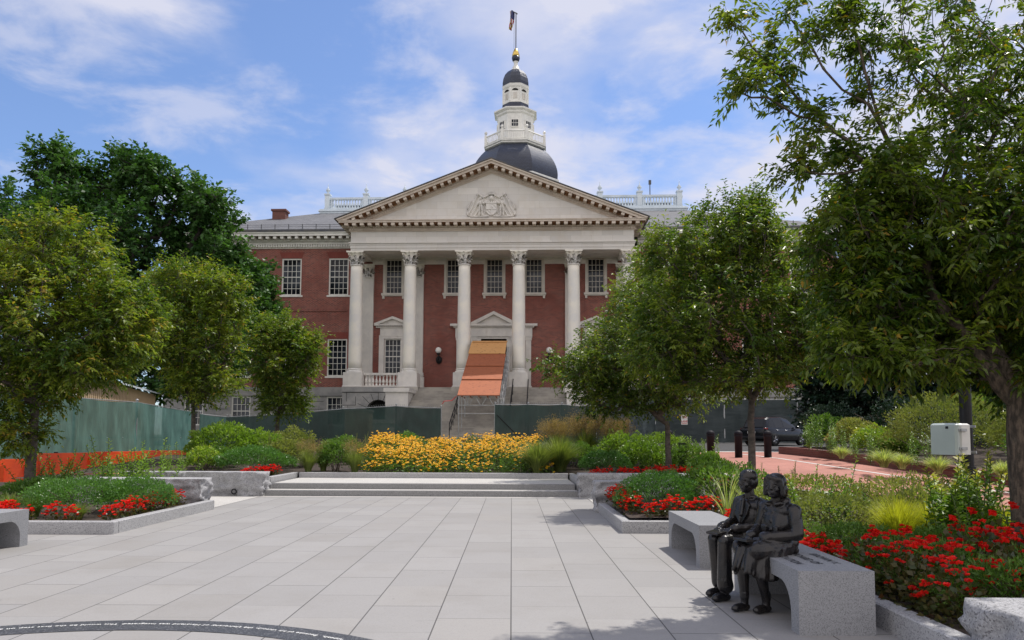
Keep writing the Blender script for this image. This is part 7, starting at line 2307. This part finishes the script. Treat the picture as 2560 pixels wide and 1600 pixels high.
def statue_boy():
    o = empty('bronze_statue', (2.45, 7.64, 0), rad(206), 'bronze boy in an open suit jacket seated with a book on his knees', 'statue', 'bronze children on the bench')
    b = MB()
    head(b, (.035, 0, 1.138), rad(-6))
    for s in (-1, 1):
        hip, knee = (.0, s * .080, SEAT + .085), (.42 + .02 * s, s * .095, SEAT + .055)
        ank = (.40 + .05 * s, s * .10, .13)
        cap(b, hip, knee, .088, .070); cap(b, knee, (ank[0], ank[1], .20), .068, .072); cap(b, (ank[0], ank[1], .20), (ank[0] - .01, ank[1], .145), .074, .078)
        cap(b, (ank[0] - .01, ank[1], .12), (ank[0], ank[1], .07), .040, .042)
        ell(b, (ank[0] + .055, ank[1], .046), (.105, .042, .042)); ell(b, (ank[0] - .01, ank[1], .035), (.055, .041, .034)); ell(b, (ank[0] + .10, ank[1], .036), (.062, .046, .032))
    hand(b, (.355, .075, SEAT + .165), (.75, -.55, -.25), (0.1, -.2, -1), 1, .9); hand(b, (.345, -.085, SEAT + .165), (.75, .55, -.25), (0.1, .2, -1), -1, .9)
    link('body', fuse(b, 'body', .0050, 1, .0022, 9, 1.0, True), o)
    c = MB()
    ell(c, (.0, 0, SEAT + .10), (.135, .165, .115)); ell(c, (.012, 0, SEAT + .27), (.118, .155, .19)); ell(c, (.010, 0, SEAT + .385), (.100, .165, .085))
    cap(c, (0, -.125, SEAT + .425), (0, .125, SEAT + .425), .052)
    for s in (-1, 1):
        sh, el, wr_ = (.0, s * .165, SEAT + .405), (.045, s * .215, SEAT + .205), (.30, s * .105, SEAT + .175)
        cap(c, sh, el, .062, .052); cap(c, el, wr_, .052, .040); cap(c, (.29, s * .108, SEAT + .176), wr_, .043, .043)
        cap(c, (.05, s * .12, SEAT + .07), (.20, s * .125, SEAT + .10), .075, .055)     # jacket skirts over the thighs
        # lapels
        c.add([(.105, s * .035, SEAT + .445), (.118, s * .10, SEAT + .40), (.147, s * .085, SEAT + .30), (.150, s * .008, SEAT + .20),
               (.085, s * .035, SEAT + .445), (.098, s * .10, SEAT + .40), (.115, s * .085, SEAT + .30), (.12, s * .008, SEAT + .20)],
              [(0, 1, 2, 3), (7, 6, 5, 4), (0, 4, 5, 1), (1, 5, 6, 2), (2, 6, 7, 3), (3, 7, 4, 0)])
        ell(c, (.02, s * .055, SEAT + .475), (.055, .030, .026))
    for z in (.19, .12): ell(c, (.138 - .02 * (z < .15), .004, SEAT + z), (.010, .012, .012))
    link('jacket', fuse(c, 'jacket', .0060, 1, .0095, 8, 3.0), o)
    t = MB(); cap(t, (.098, 0, SEAT + .455), (.128, 0, SEAT + .30), .017, .026); link('necktie', fuse(t, 'necktie', .005, 2), o)
    h = MB(); ell(h, (-.010, 0, .055), (.097, .085, .080)); ell(h, (-.040, 0, .005), (.066, .081, .085))
    h.xf(Matrix.Translation((.035, 0, 1.138)) @ Matrix.Rotation(rad(-6), 4, 'Z'))
    link('hair', fuse(h, 'hair', .006, 2, .0022, 40, 2.0), o)
    bk = MB(); bk.cbox(-.10, .10, -.085, .085, 0, .022, .005); bk.xf(Matrix.Translation((.42, 0, SEAT + .132)) @ Matrix.Rotation(rad(8), 4, 'Y'))
    bk.build('book', M['bronze'], o)
    return o
def statue_girl():
    o = empty('bronze_statue', (2.53, 7.07, 0), rad(208), 'bronze girl with bobbed hair in a long coat seated nearest the engraved bench end', 'statue', 'bronze children on the bench')
    b = MB()
    head(b, (.04, 0, 1.135), rad(16), True)
    for s in (-1, 1):
        hip, knee = (.0, s * .078, SEAT + .08), (.40 + .015 * s, s * .085, SEAT + .045)
        ank = (.325 - .06 * s, s * .072, .115)
        cap(b, hip, knee, .085, .066); cap(b, knee, (.36 - .03 * s, s * .08, .34), .056, .057); cap(b, (.36 - .03 * s, s * .08, .34), ank, .057, .036)
        cap(b, ank, (ank[0] + .0, ank[1], .07), .037, .036); cap(b, (ank[0], ank[1], .165), (ank[0], ank[1], .125), .043, .042)
        ell(b, (ank[0] + .060, ank[1], .040), (.098, .038, .037)); ell(b, (ank[0] + .105, ank[1], .032), (.052, .041, .028)); ell(b, (ank[0] - .012, ank[1], .034), (.046, .036, .033))
    hand(b, (.325, .055, SEAT + .150), (.7, -.65, -.2), (0.1, -.2, -1), 1, .8, .92); hand(b, (.315, -.075, SEAT + .150), (.7, .6, -.2), (0.1, .2, -1), -1, .8, .92)
    link('body', fuse(b, 'body', .0050, 1, .002, 9, 6.0, True), o)
    c = MB()
    ell(c, (-.01, 0, SEAT + .10), (.155, .185, .12)); ell(c, (.005, 0, SEAT + .27), (.125, .165, .19)); ell(c, (.0, 0, SEAT + .385), (.105, .165, .085))
    cap(c, (-.01, -.125, SEAT + .42), (-.01, .125, SEAT + .42), .056)
    for s in (-1, 1):
        sh, el, wr_ = (-.01, s * .17, SEAT + .40), (.03, s * .225, SEAT + .19), (.275, s * .085, SEAT + .16)
        cap(c, sh, el, .068, .060); cap(c, el, wr_, .060, .047); cap(c, (.245, s * .102, SEAT + .163), (.272, s * .086, SEAT + .16), .056, .057)
        cap(c, (.06, s * .10, SEAT + .075), (.40, s * .105, SEAT + .055), .105, .080)   # coat over the thighs
        # hem hanging from the knees and over the bench edge
        for k in range(22):
            t = k / 21
            xa = .50 - .34 * t; ya = s * (.035 + .165 * min(1, .25 + t * 1.4))
            cap(c, (xa - .05, ya * .85, SEAT + .06), (xa + .010 * math.cos(k * 1.1), ya + s * .018 * math.sin(k * 1.1), SEAT - .13 - .06 * math.sin(t * 3.0)), .034, .022, 10, 4)
        cap(c, (.42, s * .03, SEAT + .07), (.50, s * .03, SEAT - .10), .035, .014, 10, 4)
        ell(c, (.055, s * .055, SEAT + .455), (.06, .050, .028), Matrix.Rotation(rad(18 * s), 4, 'X'))
        ell(c, (-.02, s * .06, SEAT + .478), (.06, .045, .032))
        c.add([(.128, s * .095, SEAT + .255), (.132, s * .04, SEAT + .25), (.137, s * .04, SEAT + .185), (.133, s * .095, SEAT + .19),
               (.108, s * .095, SEAT + .255), (.112, s * .04, SEAT + .25), (.117, s * .04, SEAT + .185), (.113, s * .095, SEAT + .19)],
              [(0, 1, 2, 3), (7, 6, 5, 4), (0, 4, 5, 1), (1, 5, 6, 2), (2, 6, 7, 3), (3, 7, 4, 0)])
    cap(c, (-.07, -.12, SEAT + .03), (-.07, .12, SEAT + .03), .045)
    for z in (.38, .30, .22, .14): ell(c, (.126 + (.012 if z < .35 else -.02), .012, SEAT + z), (.010, .012, .012))
    link('coat', fuse(c, 'coat', .0062, 2, .016, 7, 9.0), o)
    h = MB()
    ell(h, (-.014, 0, .036), (.106, .096, .090)); ell(h, (-.034, 0, -.035), (.088, .104, .088)); ell(h, (-.04, 0, -.075), (.075, .098, .05))
    for s in (-1, 1): cap(h, (.040, s * .066, .060), (.020, s * .086, -.070), .030, .026)
    cap(h, (.070, -.030, .088), (.060, .058, .066), .026, .026); cap(h, (.066, -.030, .088), (.050, -.066, .050), .026, .024)
    h.xf(Matrix.Translation((.04, 0, 1.135)) @ Matrix.Rotation(rad(16), 4, 'Z'))
    link('hair', fuse(h, 'hair', .006, 3, .003, 30, 5.0), o)
    bk = MB(); bk.cbox(-.10, .10, -.085, .085, 0, .024, .005); bk.xf(Matrix.Translation((.40, -.01, SEAT + .125)) @ Matrix.Rotation(rad(-6), 4, 'Y'))
    bk.build('book', M['bronze'], o)
    return o
statue_boy(); statue_girl()
